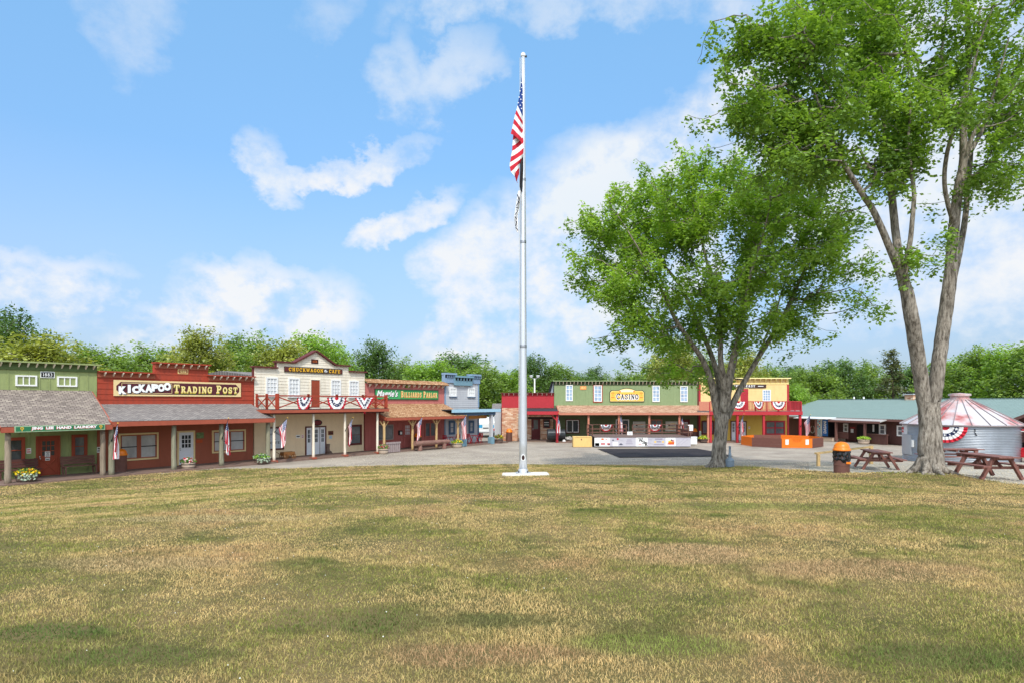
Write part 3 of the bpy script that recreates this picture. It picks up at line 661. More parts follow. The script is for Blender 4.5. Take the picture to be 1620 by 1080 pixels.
def lap(mb, x0, x1, z0, z1, y, m, step=.2, lip=.022):
    n = max(1, round((z1 - z0) / step)); h = (z1 - z0) / n
    for i in range(n):
        a = z0 + i * h; b = a + h
        mb.add([(x0, y - lip, a), (x1, y - lip, a), (x1, y - .003, b), (x0, y - .003, b), (x0, y, a), (x1, y, a)], [(0, 1, 2, 3), (4, 5, 1, 0)], m)
def battens(mb, x0, x1, z0, z1, y, m, step=.33, w=.045, t=.022):
    n = max(1, round((x1 - x0) / step))
    for i in range(n + 1):
        c = x0 + (x1 - x0) * i / n; mb.box(max(x0, c - w / 2), min(x1, c + w / 2), y - t, y - .001, z0, z1, m)
def window(b, p0, p1, yt, yb, v=0.0, fm=None, gm=None, cols=1, rows=2, fw=.09, mw=.03, name='window', ref=None, sill=None, mm=None, rc=None, proud=.075):
    x0, x1, z0, z1 = rc if rc else b.rect(p0, p1, yt, yb, v, ref); y = -v
    f = MB(); p = proud
    f.box(x0, x1, y - p, y + .02, z1 - fw, z1, fm); f.box(x0, x1, y - p, y + .02, z0, z0 + fw, fm)
    f.box(x0, x0 + fw, y - p, y + .02, z0 + fw, z1 - fw, fm); f.box(x1 - fw, x1, y - p, y + .02, z0 + fw, z1 - fw, fm)
    mm = mm or fm
    for i in range(1, cols):
        c = x0 + fw + (x1 - x0 - 2 * fw) * i / cols; f.box(c - mw / 2, c + mw / 2, y - p * .8, y - .029, z0 + fw, z1 - fw, mm)
    for i in range(1, rows):
        c = z0 + fw + (z1 - z0 - 2 * fw) * i / rows; f.box(x0 + fw, x1 - fw, y - p * .74, y - .029, c - mw / 2, c + mw / 2, mm)
    o = f.build(name, b.root)
    g = MB(); g.box(x0 + fw * .9, x1 - fw * .9, y - .027, y + .01, z0 + fw * .9, z1 - fw * .9, gm); g.build('pane', o)
    if sill: s = MB(); s.box(x0 - .05, x1 + .05, y - .13, y, z0 - .07, z0 - .003, sill); s.build('sill', o)
    return o
def door(b, p0, p1, yt, yb, v=0.0, fm=None, dm=None, gm=None, ref=None, style='nine', fw=.09, rc=None, zfloor=None):
    x0, x1, z0, z1 = rc if rc else b.rect(p0, p1, yt, yb, v, ref); y = -v
    if zfloor is not None: z0 = zfloor
    a0, a1, t = x0 + fw, x1 - fw, z1 - fw
    d = MB(); d.box(a0, a1, y - .03, y + .02, z0 + .02, t, dm); w = a1 - a0; h = t - z0
    g = MB()
    if style in ('nine', 'cross'):
        gx0, gx1, gz0, gz1 = a0 + w * .17, a1 - w * .17, z0 + h * .52, z0 + h * .92
        g.box(gx0, gx1, y - .038, y - .02, gz0, gz1, gm)
        for i in range(4):
            c = gx0 + (gx1 - gx0) * i / 3; d.box(c - .018, c + .018, y - .052, y - .031, gz0, gz1, dm)
            c = gz0 + (gz1 - gz0) * i / 3; d.box(gx0 - .018, gx1 + .018, y - .054, y - .0315, c - .018, c + .018, dm)
    if style == 'one':
        g.box(a0 + w * .2, a1 - w * .2, y - .038, y - .02, z0 + h * .5, z0 + h * .93, gm)
    if style in ('cross', 'one'):
        q = (a0 + w * .1, a1 - w * .1, z0 + .12, z0 + h * .46)
        d.bar((q[0], y - .045, q[2]), (q[1], y - .045, q[3]), .03, .08, dm, up=(0, 1, 0)); d.bar((q[0], y - .047, q[3]), (q[1], y - .047, q[2]), .03, .08, dm, up=(0, 1, 0))
        for (aa, bb, cc, dd) in ((q[0] - .03, q[1] + .03, q[2] - .06, q[2]), (q[0] - .03, q[1] + .03, q[3], q[3] + .06), (q[0] - .04, q[0] + .02, q[2], q[3]), (q[1] - .02, q[1] + .04, q[2], q[3])):
            d.box(aa, bb, y - .05, y - .0302, cc, dd, dm)
    if style == 'double':
        c = (a0 + a1) / 2
        for (l, r) in ((a0, a0 + w * .28), (a0 + w * .30, a1 - w * .30), (a1 - w * .28, a1)):
            ww = r - l
            g.box(l + ww * .28, r - ww * .28, y - .038, y - .02, z0 + h * .46, z0 + h * .92, gm)
            for k in (1, 2): zz = z0 + h * (.46 + .46 * k / 3); d.box(l + ww * .27, r - ww * .27, y - .046, y - .0301, zz - .02, zz + .02, dm)
            d.box(l + ww * .5 - .012, l + ww * .5 + .012, y - .047, y - .0302, z0 + h * .46, z0 + h * .92, dm)
            d.box(l + .02, r - .02, y - .04, y - .0303, z0 + .08, z0 + h * .4, dm)
        for k in (a0 + w * .29, a1 - w * .29): d.box(k - .02, k + .02, y - .034, y - .0305, z0 + .02, t, fm)
    if style == 'plain':
        for i in range(1, 4): zz = z0 + h * i / 4; d.box(a0, a1, y - .033, y - .0301, zz - .006, zz + .006, dm)
    o = d.build('door', b.root)
    f = MB(); f.box(x0, x0 + fw, y - .06, y + .02, z0, t, fm); f.box(x1 - fw, x1, y - .06, y + .02, z0, t, fm); f.box(x0, x1, y - .06, y + .02, t, z1, fm); f.build('door_frame', o)
    if g.f: g.build('pane', o)
    if style != 'plain':
        k = MB(); hx = a0 + .07 if style != 'nine2' else a1 - .07
        if style == 'double': hx = a0 + w * .34
        k.tube([(hx, y - .03, z0 + h * .46), (hx, y - .09, z0 + h * .46)], [.015, .03], M_metal, 8); k.box(hx - .025, hx + .025, y - .034, y - .03, z0 + h * .46 + .05, z0 + h * .46 + .13, M_metal); k.build('handle', o)
    return o
def brackets(b, x0, x1, z, y, n, m, drop=.2, out=.16, w=.05, slant=True):
    """pale rafter tails under a cornice"""
    for i in range(n):
        c = x0 + (x1 - x0) * (i + .5) / n; k = MB()
        k.prism([(0, 0)], 0, 0, m) if False else None
        vs = [(c - w / 2, y, z), (c + w / 2, y, z), (c - w / 2, y - out, z), (c + w / 2, y - out, z), (c - w / 2, y, z - drop), (c + w / 2, y, z - drop), (c - w / 2, y - out, z - drop * .25), (c + w / 2, y - out, z - drop * .25)]
        k.add(vs, [(0, 1, 3, 2), (4, 6, 7, 5), (2, 3, 7, 6), (0, 2, 6, 4), (1, 5, 7, 3), (0, 4, 5, 1)], m)
        k.build('bracket', b.root)
def plaque(b, s, p0, p1, yt, yb, v, ground, letter, rim=None, ref=None, slab=True, pad=.18):
    x0, x1, z0, z1 = b.rect(p0, p1, yt, yb, v, ref); y = -v; k = MB()
    k.box(x0, x1, y - .04, y, z0, z1, rim or ground)
    k.box(x0 + .03, x1 - .03, y - .046, y - .0405, z0 + .03, z1 - .03, ground)
    put_text(k, slab_geom(s) if slab else font_geom(s, .03), x0 + (x1 - x0) * pad, x1 - (x1 - x0) * pad, z0 + (z1 - z0) * .24, z1 - (z1 - z0) * .24, y - .05, letter)
    return k.build('date_plaque', b.root)
def notice(b, p0, p1, yt, yb, v, ground, letter=None, marks=3, name='notice', ref=None):
    x0, x1, z0, z1 = b.rect(p0, p1, yt, yb, v, ref); y = -v; k = MB(); k.box(x0, x1, y - .03, y - .001, z0, z1, ground)
    if letter:
        h = (z1 - z0) / (marks * 2 + 1)
        for i in range(marks):
            f = .12 + .08 * ((i * 7) % 3); k.box(x0 + (x1 - x0) * f, x1 - (x1 - x0) * f, y - .034, y - .0301, z0 + h * (2 * i + 1), z0 + h * (2 * i + 2), letter)
    return k.build(name, b.root)
def shed_roof(b, x0, x1, v0, z0, v1, z1, m, fm, t=.10, fh=.24, hang=.0):
    """porch roof from the wall (v0, z0) down to the eave (v1, z1); a separate mesh laid in its own plane so that the shingle courses follow it"""
    L = math.hypot(v1 - v0, z0 - z1); k = MB(); n = 1
    k.box(x0, x1, 0, L, -t, 0, m)
    o = k.build('porch_roof', b.root); o.location = (0, -v1, z1); o.rotation_euler = (math.atan2(z0 - z1, v1 - v0), 0, 0)
    f = MB(); f.box(x0 - .002, x1 + .002, -v1 - .04, -v1 - .003, z1 - fh - .02, z1 - .02, fm)
    for xx in (x0, x1):
        f.bar((xx - .025 if xx == x0 else xx + .025, -v1, z1 - .12), (xx - .025 if xx == x0 else xx + .025, -v0, z0 - .12), .05, .2, fm)
    f.build('fascia', b.root)
    bm_ = MB(); bm_.box(x0 + .1, x1 - .1, -v1 + .25, -v1 + .40, z1 - fh - .04, z1 - .14, fm); bm_.build('beam', b.root)
def post(b, px, v, ztop, r, m, square=False, base=None, rough=.0, seed=0, x=None):
    x = b.x(px, v) if x is None else x; k = MB(); y = -v
    if square: k.box(x - r, x + r, y - r, y + r, 0.0, ztop, m)
    else:
        rg = random.Random(seed); n = 9
        pts = [(x + rg.uniform(-1, 1) * rough, y + rg.uniform(-1, 1) * rough, ztop * i / (n - 1)) for i in range(n)]
        k.tube(pts, [r * (1.08 - .16 * i / (n - 1) + rg.uniform(-.04, .04)) for i in range(n)], m, 12)
    o = k.build('porch_post', b.root, smooth=not square)
    if base:
        q = MB(); q.box(x - base[0], x + base[0], y - base[0], y + base[0], 0, base[1], base[2]); q.build('post_base', o)
    return o
def body(b, x0, x1, z, depth, m, rm, rise=.8, front=.25):
    """the plain building behind the false front"""
    k = MB(); k.box(x0 + .05, x1 - .05, front, depth, 0, z, m); k.build('wall', b.root)
    r = MB(); c = (front + depth) / 2
    r.add([(x0, front, z), (x1, front, z), (x1, depth + .3, z), (x0, depth + .3, z), (x0, c, z + rise), (x1, c, z + rise)], [(0, 1, 5, 4), (2, 3, 4, 5), (0, 4, 3), (1, 2, 5), (3, 2, 1, 0)], rm)
    r.build('roof', b.root)
def boardwalk(b, x0, x1, v, m=W_boardwalk, z=.07):
    k = MB(); n = max(1, int((x1 - x0) / .16))
    k.box(x0, x1, -v, 0.25, -.1, z - .012, m)
    for i in range(n):
        a = x0 + (x1 - x0) * i / n; k.box(a + .004, a + (x1 - x0) / n - .004, -v + .003 * (i % 3), .2, z - .0115, z + .002 * (i % 4), m)
    k.build('boardwalk', b.root)

# ================================================================== laundry
VP = 2.17                                          # porch posts stand this far out from the row of facades
VE = 2.55
u0 = LF.u(2, VE) + .1
B = Bld(LF, u0, 'laundry_building', 'green board-and-batten shop with a grey shingled porch and green Jing Lee Hand Laundry sign')
x1 = B.x(153); zt = B.z(153, 578.3); zb = B.z(100, 618.5)
k = MB(); k.box(0, x1, 0, .22, zb, zt, P_green); battens(k, 0, x1, zb, zt - .35, 0, P_green, .42, .05); k.build('false_front', B.root)
k = MB(); k.box(0, x1 + .12, -.3, .25, zt, zt + .07, P_green); k.box(0, x1, -.06, -.002, zt - .34, zt - .001, mat('dark green paint', (84, 100, 58))); k.build('cornice', B.root)
brackets(B, 0, x1, zt - .003, -.06, 13, P_creamtrim if False else P_cream, .2, .2)
window(B, 24, 58, 593, 610, 0, P_white, P_green, 3, 1, .07, .045)
window(B, 90, 121.5, 595, 611, 0, P_white, P_green, 3, 1, .07, .045)
plaque(B, '1883', 63.5, 86, 587.2, 597, 0, P_black, P_signwhite, P_signwhite)
zw = zb
k = MB(); k.box(0, x1, 0, .2, 0, zw - .003, P_green); battens(k, 0, x1, .07, zw - .4, 0, P_green, .42, .05); k.build('front_wall', B.root)
body(B, 0, x1, zt - .7, 8, P_green, S_greybrown, .5)
ze = B.z(90, 672.4, VE)
shed_roof(B, -.12, B.x(178, VE), 0, zb + .05, VE, ze, S_greybrown, P_fascia)
boardwalk(B, -.3, x1, 2.6)
for i, px in enumerate((12.3, 162.4)): post(B, px, VP, ze - .3, .125, W_post, rough=.012, seed=i)
xa, xb, za, zz = B.rect(22.8, 165.8, 671.5, 681.0, VE + .06)
k = MB(); y = -VE - .05; k.box(xa, xb, y - .05, y, za, zz, mat('pale green trim', (150, 176, 140))); k.box(xa + .04, xb - .04, y - .056, y - .0501, za + .04, zz - .04, P_greenboard)
lg = font_geom('JING  LEE  HAND  LAUNDRY', .05)
put_text(k, lg, xa + .62, xb - .36, za + .065, zz - .05, y - .058, P_redlet, dx=-.025, dz=-.02); put_text(k, lg, xa + .62, xb - .36, za + .065, zz - .05, y - .061, P_signwhite)
for cx in (xa + .27, xb - .19):
    for (dx, dz, w, h) in ((0, .07, .09, .025), (0, .0, .11, .025), (-.05, .03, .025, .07), (.05, .03, .025, .07), (0, -.06, .03, .07)):
        k.box(cx + dx - w / 2, cx + dx + w / 2, y - .06 - abs(dx) * .01, y - .0562, (za + zz) / 2 + dz - h / 2, (za + zz) / 2 + dz + h / 2, P_orangeyel)
k.build('sign_board', B.root)
window(B, 10, 39, 691, 732, 0, P_door_red, G_dark, 1, 2, .14, .04)
window(B, 113, 137.5, 686.5, 723.5, 0, P_door_red, G_grey, 1, 2, .14, .04)
door(B, 56.5, 95, 688.5, 754, 0, P_door_red, P_door_red, G_dark, style='cross', zfloor=.07)
notice(B, 41.5, 49, 708, 716.5, 0, P_paper, P_redlet, 2)
notice(B, 71, 79, 713, 722, .04, P_paper, G_grey, 4)
notice(B, 71.5, 78.5, 723.5, 727.5, .045, P_paper, P_black, 1)
LAUNDRY = B

# ================================================================== trading post
B = Bld(LF, LF.u(153.6), 'trading_post_building', 'rust red plank shop with a grey shingled porch and long Kickapoo Trading Post sign')
x1 = B.x(401.5); zl = B.z(160, 589.0); zm = B.z(286, 576.3); zr = B.z(401, 596); zlow = (zl + zr) / 2; zb = B.z(290, 639.8)
xa, xb = B.x(244.6), B.x(329)
k = MB(); k.box(0, x1, .003, .25, zb, zlow, P_rust); k.box(xa, xb, .003, .25, zlow, zm, P_rust); lap(k, 0, x1, zb, zlow, 0, P_rust, .27); lap(k, xa, xb, zlow, zm, 0, P_rust, .27); k.build('false_front', B.root)
k = MB()
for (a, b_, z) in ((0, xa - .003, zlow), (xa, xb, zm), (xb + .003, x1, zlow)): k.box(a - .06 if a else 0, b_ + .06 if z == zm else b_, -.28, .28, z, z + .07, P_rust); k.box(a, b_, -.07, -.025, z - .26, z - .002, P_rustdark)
k.build('cornice', B.root)
brackets(B, .1, xa - .2, zlow, -.08, 6, P_cream, .2, .2); brackets(B, xa, xb, zm, -.08, 7, P_cream, .2, .2); brackets(B, xb + .1, x1, zlow, -.08, 7, P_cream, .2, .2)
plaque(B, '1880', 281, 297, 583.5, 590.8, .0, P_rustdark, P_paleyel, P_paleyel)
sx0, sx1 = B.x(180, .08), B.x(381, .08); sz1 = (B.z(180, 600.6, .08) + B.z(381, 604.8, .08)) / 2; sz0 = (B.z(180, 625.4, .08) + B.z(381, 627, .08)) / 2
k = MB(); y = -.03; k.box(sx0, sx1, y - .06, y, sz0, sz1, P_creamtrim)
c = .22; o_ = [(sx0 + .12 + c, sz0 + .1), (sx1 - .12 - c, sz0 + .1), (sx1 - .12, sz0 + .1 + c), (sx1 - .12, sz1 - .1 - c), (sx1 - .12 - c, sz1 - .1), (sx0 + .12 + c, sz1 - .1), (sx0 + .12, sz1 - .1 - c), (sx0 + .12, sz0 + .1 + c)]
k.prism(o_, y - .068, y - .0601, P_plum)
W_ = sx1 - sx0; H_ = sz1 - sz0
rx0, rx1, rz0, rz1 = sx0 + W_ * .055, sx0 + W_ * .415, sz0 + H_ * .2, sz0 + H_ * .8
for (a, b_, c_, d) in ((rx0, rx1, rz1, rz1 + .025), (rx0, rx1, rz0 - .025, rz0), (rx1, rx1 + .025, rz0, rz1), (rx0 - .025, rx0, rz0, rz1)): k.box(a, b_, y - .071, y - .0681, c_, d, P_creamtrim)
word = 'KICKAPOO'; a0, a1 = sx0 + W_ * .035, sx0 + W_ * .405; cw = (a1 - a0) / len(word)
for i, ch in enumerate(word):
    t = i / 7; w_ = cw * (.46 if ch == 'I' else 1.18); xx = a0 + cw * i + (cw - w_) / 2; zc = sz0 + H_ * (.13 + .22 * t + (.03 if i % 2 else -.02)); hh = H_ * (.50 + .03 * math.sin(i * 2.1))
    g = font_geom(ch, .085)
    put_text(k, g, xx, xx + w_, zc, zc + hh, y - .073, P_black, dx=.04, dz=-.04); put_text(k, g, xx, xx + w_, zc, zc + hh, y - .077, P_signwhite)
g = slab_geom('TRADING POST', .74, .1, .8)
put_text(k, g, sx0 + W_ * .43, sx1 - W_ * .035, sz0 + H_ * .22, sz0 + H_ * .80, y - .072, P_dkgreenlet, dx=-.0, dz=-.07); put_text(k, g, sx0 + W_ * .43, sx1 - W_ * .035, sz0 + H_ * .22, sz0 + H_ * .80, y - .083, P_gold, dz=-.02)
put_text(k, g, sx0 + W_ * .43, sx1 - W_ * .035, sz0 + H_ * .26, sz0 + H_ * .80, y - .094, P_paleyel)
k.build('sign_board', B.root)
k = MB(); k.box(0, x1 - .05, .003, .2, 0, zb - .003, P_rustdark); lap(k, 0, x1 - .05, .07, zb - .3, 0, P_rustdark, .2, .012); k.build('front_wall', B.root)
body(B, 0, x1, zlow - .6, 8, P_rust, S_grey, .5)
ze = B.z(300, 663.2, VE); xr = B.x(434, VE)
shed_roof(B, B.x(177.5, VE), xr, 0, zb + .06, VE, ze, S_grey, P_fascia)
boardwalk(B, 0, x1, 2.5)
for i, px in enumerate((176, 275, 350.4, 424)): post(B, px, VP, ze - .3, .13, W_postgrey, square=False, rough=.01, seed=10 + i)
k = MB()
window(B, 187, 250, 683, 725, 0, P_creamtrim, G_blind, 1, 2, .09, .05, ref=245, mm=M_darkmetal)
window(B, 335, 388, 679, 714.5, 0, P_creamtrim, G_blind, 1, 2, .09, .05, mm=M_darkmetal)
for o in [c for c in B.root.children if c.name.startswith('window')]:
    x0_, x1_ = min(v.co.x for v in o.data.vertices), max(v.co.x for v in o.data.vertices); z0_, z1_ = min(v.co.z for v in o.data.vertices), max(v.co.z for v in o.data.vertices)
    q = MB(); xc = (x0_ + x1_) / 2
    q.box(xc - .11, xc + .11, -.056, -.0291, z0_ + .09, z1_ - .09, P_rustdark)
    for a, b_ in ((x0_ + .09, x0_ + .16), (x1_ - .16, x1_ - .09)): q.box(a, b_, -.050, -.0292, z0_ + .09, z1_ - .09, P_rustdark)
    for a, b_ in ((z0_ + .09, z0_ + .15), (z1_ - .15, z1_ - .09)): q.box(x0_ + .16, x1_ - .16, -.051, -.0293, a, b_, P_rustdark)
    q.build('frame', o)
door(B, 280, 308, 680.5, 736, 0, P_creamtrim, P_ltdoor, G_dark, style='nine', zfloor=.07)
notice(B, 310.3, 322, 683.2, 692.5, 0, mat('framed picture', (110, 130, 84), var=.4, scale=9), None)
notice(B, 310.3, 320, 694.8, 699.5, 0, mat('orange notice', (190, 84, 44)), None)
notice(B, 153.0, 158.5, 706, 715, 0, P_paper, P_black, 2, ref=156)
TPOST = B

# ================================================================== cafe
B = Bld(LF, LF.u(402.3), 'cafe_building', 'cream clapboard false-front cafe with gabled top, red railed balcony and Chuckwagon & Cafe sign')
X = lambda px: B.x(px)
x1 = X(577); zl = B.z(405, 580.5); zl2 = B.z(575, 589.0); zlow = (zl + zl2) / 2; zm = (B.z(440, 572.6) + B.z(551, 579.5)) / 2; zg = B.z(498.7, 555.8)
xa, xb, xg0, xg1, xg = X(438), X(551), X(465.6), X(528.8), X(498.7); zb = B.z(500, 646)
k = MB(); out = [(0, zb), (x1, zb), (x1, zlow), (xb, zlow), (xb, zm), (xg1, zm), (xg, zg), (xg0, zm), (xa, zm), (xa, zlow), (0, zlow)]
k.prism(out, .003, .3, P_cream, P_maroon)
lap(k, 0, x1, zb, zlow, 0, P_cream, .2); lap(k, xa, xb, zlow, zm, 0, P_cream, .2)
n = 6
for i in range(n):
    a, b_ = zm + (zg - zm) * i / n, zm + (zg - zm) * (i + 1) / n; l0 = xg0 + (xg - xg0) * i / n; r0 = xg1 + (xg - xg1) * i / n; l1 = xg0 + (xg - xg0) * (i + 1) / n; r1 = xg1 + (xg - xg1) * (i + 1) / n
    k.add([(l0, -.022, a), (r0, -.022, a), (r1, -.003, b_), (l1, -.003, b_)], [(0, 1, 2, 3)], P_cream)
k.build('false_front', B.root)
k = MB()
for (a, b_, z) in ((-.12, xa - .003, zlow), (xb + .003, x1 + .1, zlow), (xa - .1, xg0, zm), (xg1, xb + .1, zm)): k.box(a, b_, -.2, .34, z, z + .09, P_maroon)
for (a, b_) in (((xg0 - .05, zm + .05), (xg, zg + .05)), ((xg, zg + .05), (xg1 + .05, zm + .05))): k.bar((a[0], .07, a[1]), (b_[0], .07, b_[1]), .54, .1, P_maroon)
k.build('cornice', B.root)
plaque(B, '1878', 492, 503, 567.8, 574.8, 0, P_black, P_orangelet, P_maroon)
sx0, sx1 = X(449), X(540.5); sz1 = (B.z(449, 579.2) + B.z(540.5, 583.4)) / 2; sz0 = (B.z(449, 587.6) + B.z(540.5, 591.3)) / 2
k = MB(); y = -.03; k.box(sx0, sx1, y - .06, y, sz0, sz1, mat('dark brown board', (66, 50, 40))); k.box(sx0 + .03, sx0 + .5, y - .065, y - .0601, sz0 + .05, sz1 - .05, P_maroon); k.box(sx1 - .35, sx1 - .03, y - .065, y - .0601, sz0 + .05, sz1 - .05, P_maroon)
W_ = sx1 - sx0; H_ = sz1 - sz0
put_text(k, slab_geom('CHUCKWAGON', .8, .12), sx0 + W_ * .065, sx0 + W_ * .645, sz0 + H_ * .15, sz1 - H_ * .14, y - .068, P_orangeyel)
put_text(k, slab_geom('&', .8), sx0 + W_ * .665, sx0 + W_ * .725, sz0 + H_ * .26, sz1 - H_ * .24, y - .068, P_signwhite)
put_text(k, slab_geom('CAFE', .8, .12), sx0 + W_ * .75, sx0 + W_ * .955, sz0 + H_ * .15, sz1 - H_ * .14, y - .068, P_orangeyel)
k.build('sign_board', B.root)
for (a, b_, t, bt) in ((420, 439, 596, 625.6), (455.5, 473.4, 597.2, 626.4), (523, 538.6, 600, 627.2), (551.6, 567, 601.4, 627.4)):
    window(B, a, b_, t, bt, .0, P_white, G_white, 3, 4, .1, .045, sill=P_white)
door(B, 490.5, 506.5, 599.2, 644, 0, P_cream, P_door_red, G_dark, style='plain', fw=.06)
# balcony
vb = 2.6; zf = B.z(520, 646.6, vb); xl, xr = B.x(428, vb), B.x(615, vb)
k = MB(); k.box(xl, xr, -vb + .003, 0, zf - .10, zf + .02, M_blackroof); k.build('balcony_floor', B.root)
k = MB(); k.box(xl, xr, -vb - .05, -vb, zf - .2, zf - .015, P_fascia); k.box(xl - .04, xl - .002, -vb, 0, zf - .2, zf, P_fascia); k.box(xr + .002, xr + .04, -vb, 0, zf - .2, zf, P_fascia); k.build('fascia', B.root)
k = MB(); k.box(xl + .1, xr - .1, -VP - .08, -VP + .08, zf - .3, zf - .105, P_maroon); k.build('beam', B.root)
vr = 2.35; rp = [B.x(p, vr) for p in (439.5, 488, 533, 574, 611.5)]; zr_ = zf + .92
def xrail(name, a, b_, z0, z1, m, w=.06):
    q = MB(); a = Vector(a); b_ = Vector(b_); up = Vector((0, 0, 1))
    for t in (a, b_): q.box(t.x - w, t.x + w, t.y - w, t.y + w, z0, z1 + .08, m)
    q.bar(a + up * (z1 - .05), b_ + up * (z1 - .05), .05, .09, m)
    q.bar(a + up * (z0 + .1), b_ + up * (z1 - .12), .035, .07, m); q.bar(a + up * (z1 - .12) + Vector((.002, .02, 0)), b_ + up * (z0 + .1) + Vector((.002, .02, 0)), .035, .07, m)
    return q.build(name, B.root)
for i in range(4): xrail('railing', (rp[i], -vr, 0), (rp[i + 1], -vr, 0), zf, zr_, P_rust)
for xx in (rp[0], rp[-1]):
    xrail('railing', (xx, -.06, 0), (xx, -vr / 2, 0), zf, zr_, P_rust); xrail('railing', (xx, -vr / 2 - .003, 0), (xx, -vr + .13, 0), zf, zr_, P_rust)
# under the balcony
k = MB(); k.box(0, x1 - .1, .003, .2, 0, zf, P_tan); lap(k, 0, x1 - .1, .07, zf - .1, 0, P_tan, .2, .010); k.build('front_wall', B.root)
body(B, 0, x1, zlow - .5, 8, P_cream, S_grey, .4, .3)
boardwalk(B, 0, x1, 2.35, W_boardwalk)
for i, px in enumerate((433.5, 495.8, 545.6, 597)): post(B, px, 2.23, zf - .3, .085, P_cream, square=False, base=(.17, .12, P_fascia), seed=20 + i)
wn = window(B, 420.5, 448.5, 674.5, 711, 0, P_maroon, mat('frosted cafe window', (196, 204, 212), var=.05, rough=.2, spec=.6), 1, 1, .1)
k = MB(); xa_, xb_, za_, zb_ = B.rect(422.5, 446.5, 677, 709, 0)
W_ = xb_ - xa_; H_ = zb_ - za_
put_text(k, font_geom('CHUCKWAGON', .02), xa_ + W_ * .1, xb_ - W_ * .1, za_ + H_ * .58, za_ + H_ * .7, -.030, P_black, arch=H_ * .14)
k.build('window_lettering', wn); k = MB()
put_text(k, slab_geom('&', .8), xa_ + W_ * .42, xa_ + W_ * .58, za_ + H_ * .42, za_ + H_ * .56, -.030, P_black)
k.build('window_lettering', wn); k = MB()
put_text(k, slab_geom('CAFE', .8), xa_ + W_ * .2, xa_ + W_ * .8, za_ + H_ * .24, za_ + H_ * .36, -.030, P_black)
k.build('window_lettering', wn)
window(B, 550, 571.6, 671, 703, 0, P_maroon, G_grey, 1, 2, .14, .04)
door(B, 482.5, 515.6, 673.2, 720.4, 0, P_maroon, P_ltdoor, G_dark, style='double', zfloor=.07)
k = MB(); xa_, xb_, za_, zb_ = B.rect(493.5, 508.8, 663, 672.6, 0); c0, c1 = (xa_ + xb_) / 2, (za_ + zb_) / 2; rx, rz = (xb_ - xa_) / 2, (zb_ - za_) / 2
k.prism(arc_pts(c0, c1, rx, rz, 0, 360, 20)[:-1], -.08, -.03, P_black); k.prism(arc_pts(c0, c1, rx * .82, rz * .72, 0, 360, 20)[:-1], -.088, -.0801, mat('deep red enamel', (118, 26, 32), rough=.35)); k.build('hanging_sign', B.root)
notice(B, 468, 474.5, 687, 692, 0, P_paper, P_black, 1); notice(B, 476.6, 480.3, 686.8, 692.2, 0, P_paper, P_redlet, 2)
notice(B, 519, 527, 680.7, 687, 0, mat('menu board', (120, 62, 36)), P_black, 2); notice(B, 520.5, 525, 688, 693, 0, mat('pale blue notice', (170, 196, 214)), None)
CAFE = B; CAFE_RAIL = (rp, vr, zf, zr_)

# ================================================================== billiards parlour
B = Bld(LF, LF.u(577.6), 'billiards_building', 'dusty pink board shop with cedar shingled porch and green Billiards Parlor sign')
x1 = B.x(702.6); zt = (B.z(580, 605.3) + B.z(702, 608.6)) / 2; ztt = (B.z(580, 598.3) + B.z(702, 603)) / 2; zb = B.z(660, 638.3)
k = MB(); k.box(0, x1, 0, .25, zb, zt, P_pink); battens(k, 0, x1, zb, zt - .2, 0, P_pink, .3, .035, .014); k.build('false_front', B.root)
k = MB(); L_ = math.hypot(.42, ztt - zt); k.box(-.05, x1 + .2, 0, L_, -.08, 0, S_cedar); o = k.build('mansard_roof', B.root); o.location = (0, -.42, zt); o.rotation_euler = (math.atan2(ztt - zt, .42), 0, 0)
brackets(B, .1, x1, zt - .06, -.002, 15, P_cream, .26, .3, .05)
plaque(B, '1879', 641, 648.5, 608.8, 613, 0, P_dkgreenlet, P_gold, None)
sx0, sx1 = B.x(592.2), B.x(692.6); sz1 = (B.z(592, 614.2) + B.z(692.6, 616.8)) / 2; sz0 = (B.z(592, 630.8) + B.z(692.6, 632.2)) / 2; W_ = sx1 - sx0; H_ = sz1 - sz0; y = -.03
k = MB(); k.box(sx0, sx1, y - .05, y, sz0, sz1, mat('dark green rim', (44, 78, 58))); k.box(sx0 + .05, sx1 - .05, y - .056, y - .0501, sz0 + .05, sz1 - .05, P_green2); k.box(sx0 + .08, sx0 + W_ * .37, y - .06, y - .0561, sz0 + .08, sz1 - .08, mat('brighter sign green', (70, 166, 100)))
g = font_geom("Maggie's", .02, .35)
put_text(k, g, sx0 + W_ * .02, sx0 + W_ * .335, sz0 + H_ * .10, sz0 + H_ * .92, y - .063, P_black, dx=.05, dz=-.05); put_text(k, g, sx0 + W_ * .02, sx0 + W_ * .335, sz0 + H_ * .10, sz0 + H_ * .92, y - .066, P_signwhite)
g = slab_geom('BILLIARDS PARLOR', .66, .12, .82)
put_text(k, g, sx0 + W_ * .385, sx1 - W_ * .025, sz0 + H_ * .24, sz0 + H_ * .86, y - .060, P_orangelet, dx=-.05, dz=-.05); put_text(k, g, sx0 + W_ * .385, sx1 - W_ * .025, sz0 + H_ * .24, sz0 + H_ * .86, y - .072, P_paleyel)
k.build('sign_board', B.root)
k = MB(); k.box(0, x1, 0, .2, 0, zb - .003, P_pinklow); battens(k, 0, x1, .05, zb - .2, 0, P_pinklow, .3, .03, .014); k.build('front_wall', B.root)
body(B, 0, x1, zt - .6, 8, P_pink, S_cedar, .5)
ze = B.z(675, 658.3, VE); shed_roof(B, B.x(612, VE), B.x(737, VE), 0, zb + .03, VE, ze, S_cedar, P_fascia, fh=.2)
boardwalk(B, 0, x1, 2.3, z=.05)
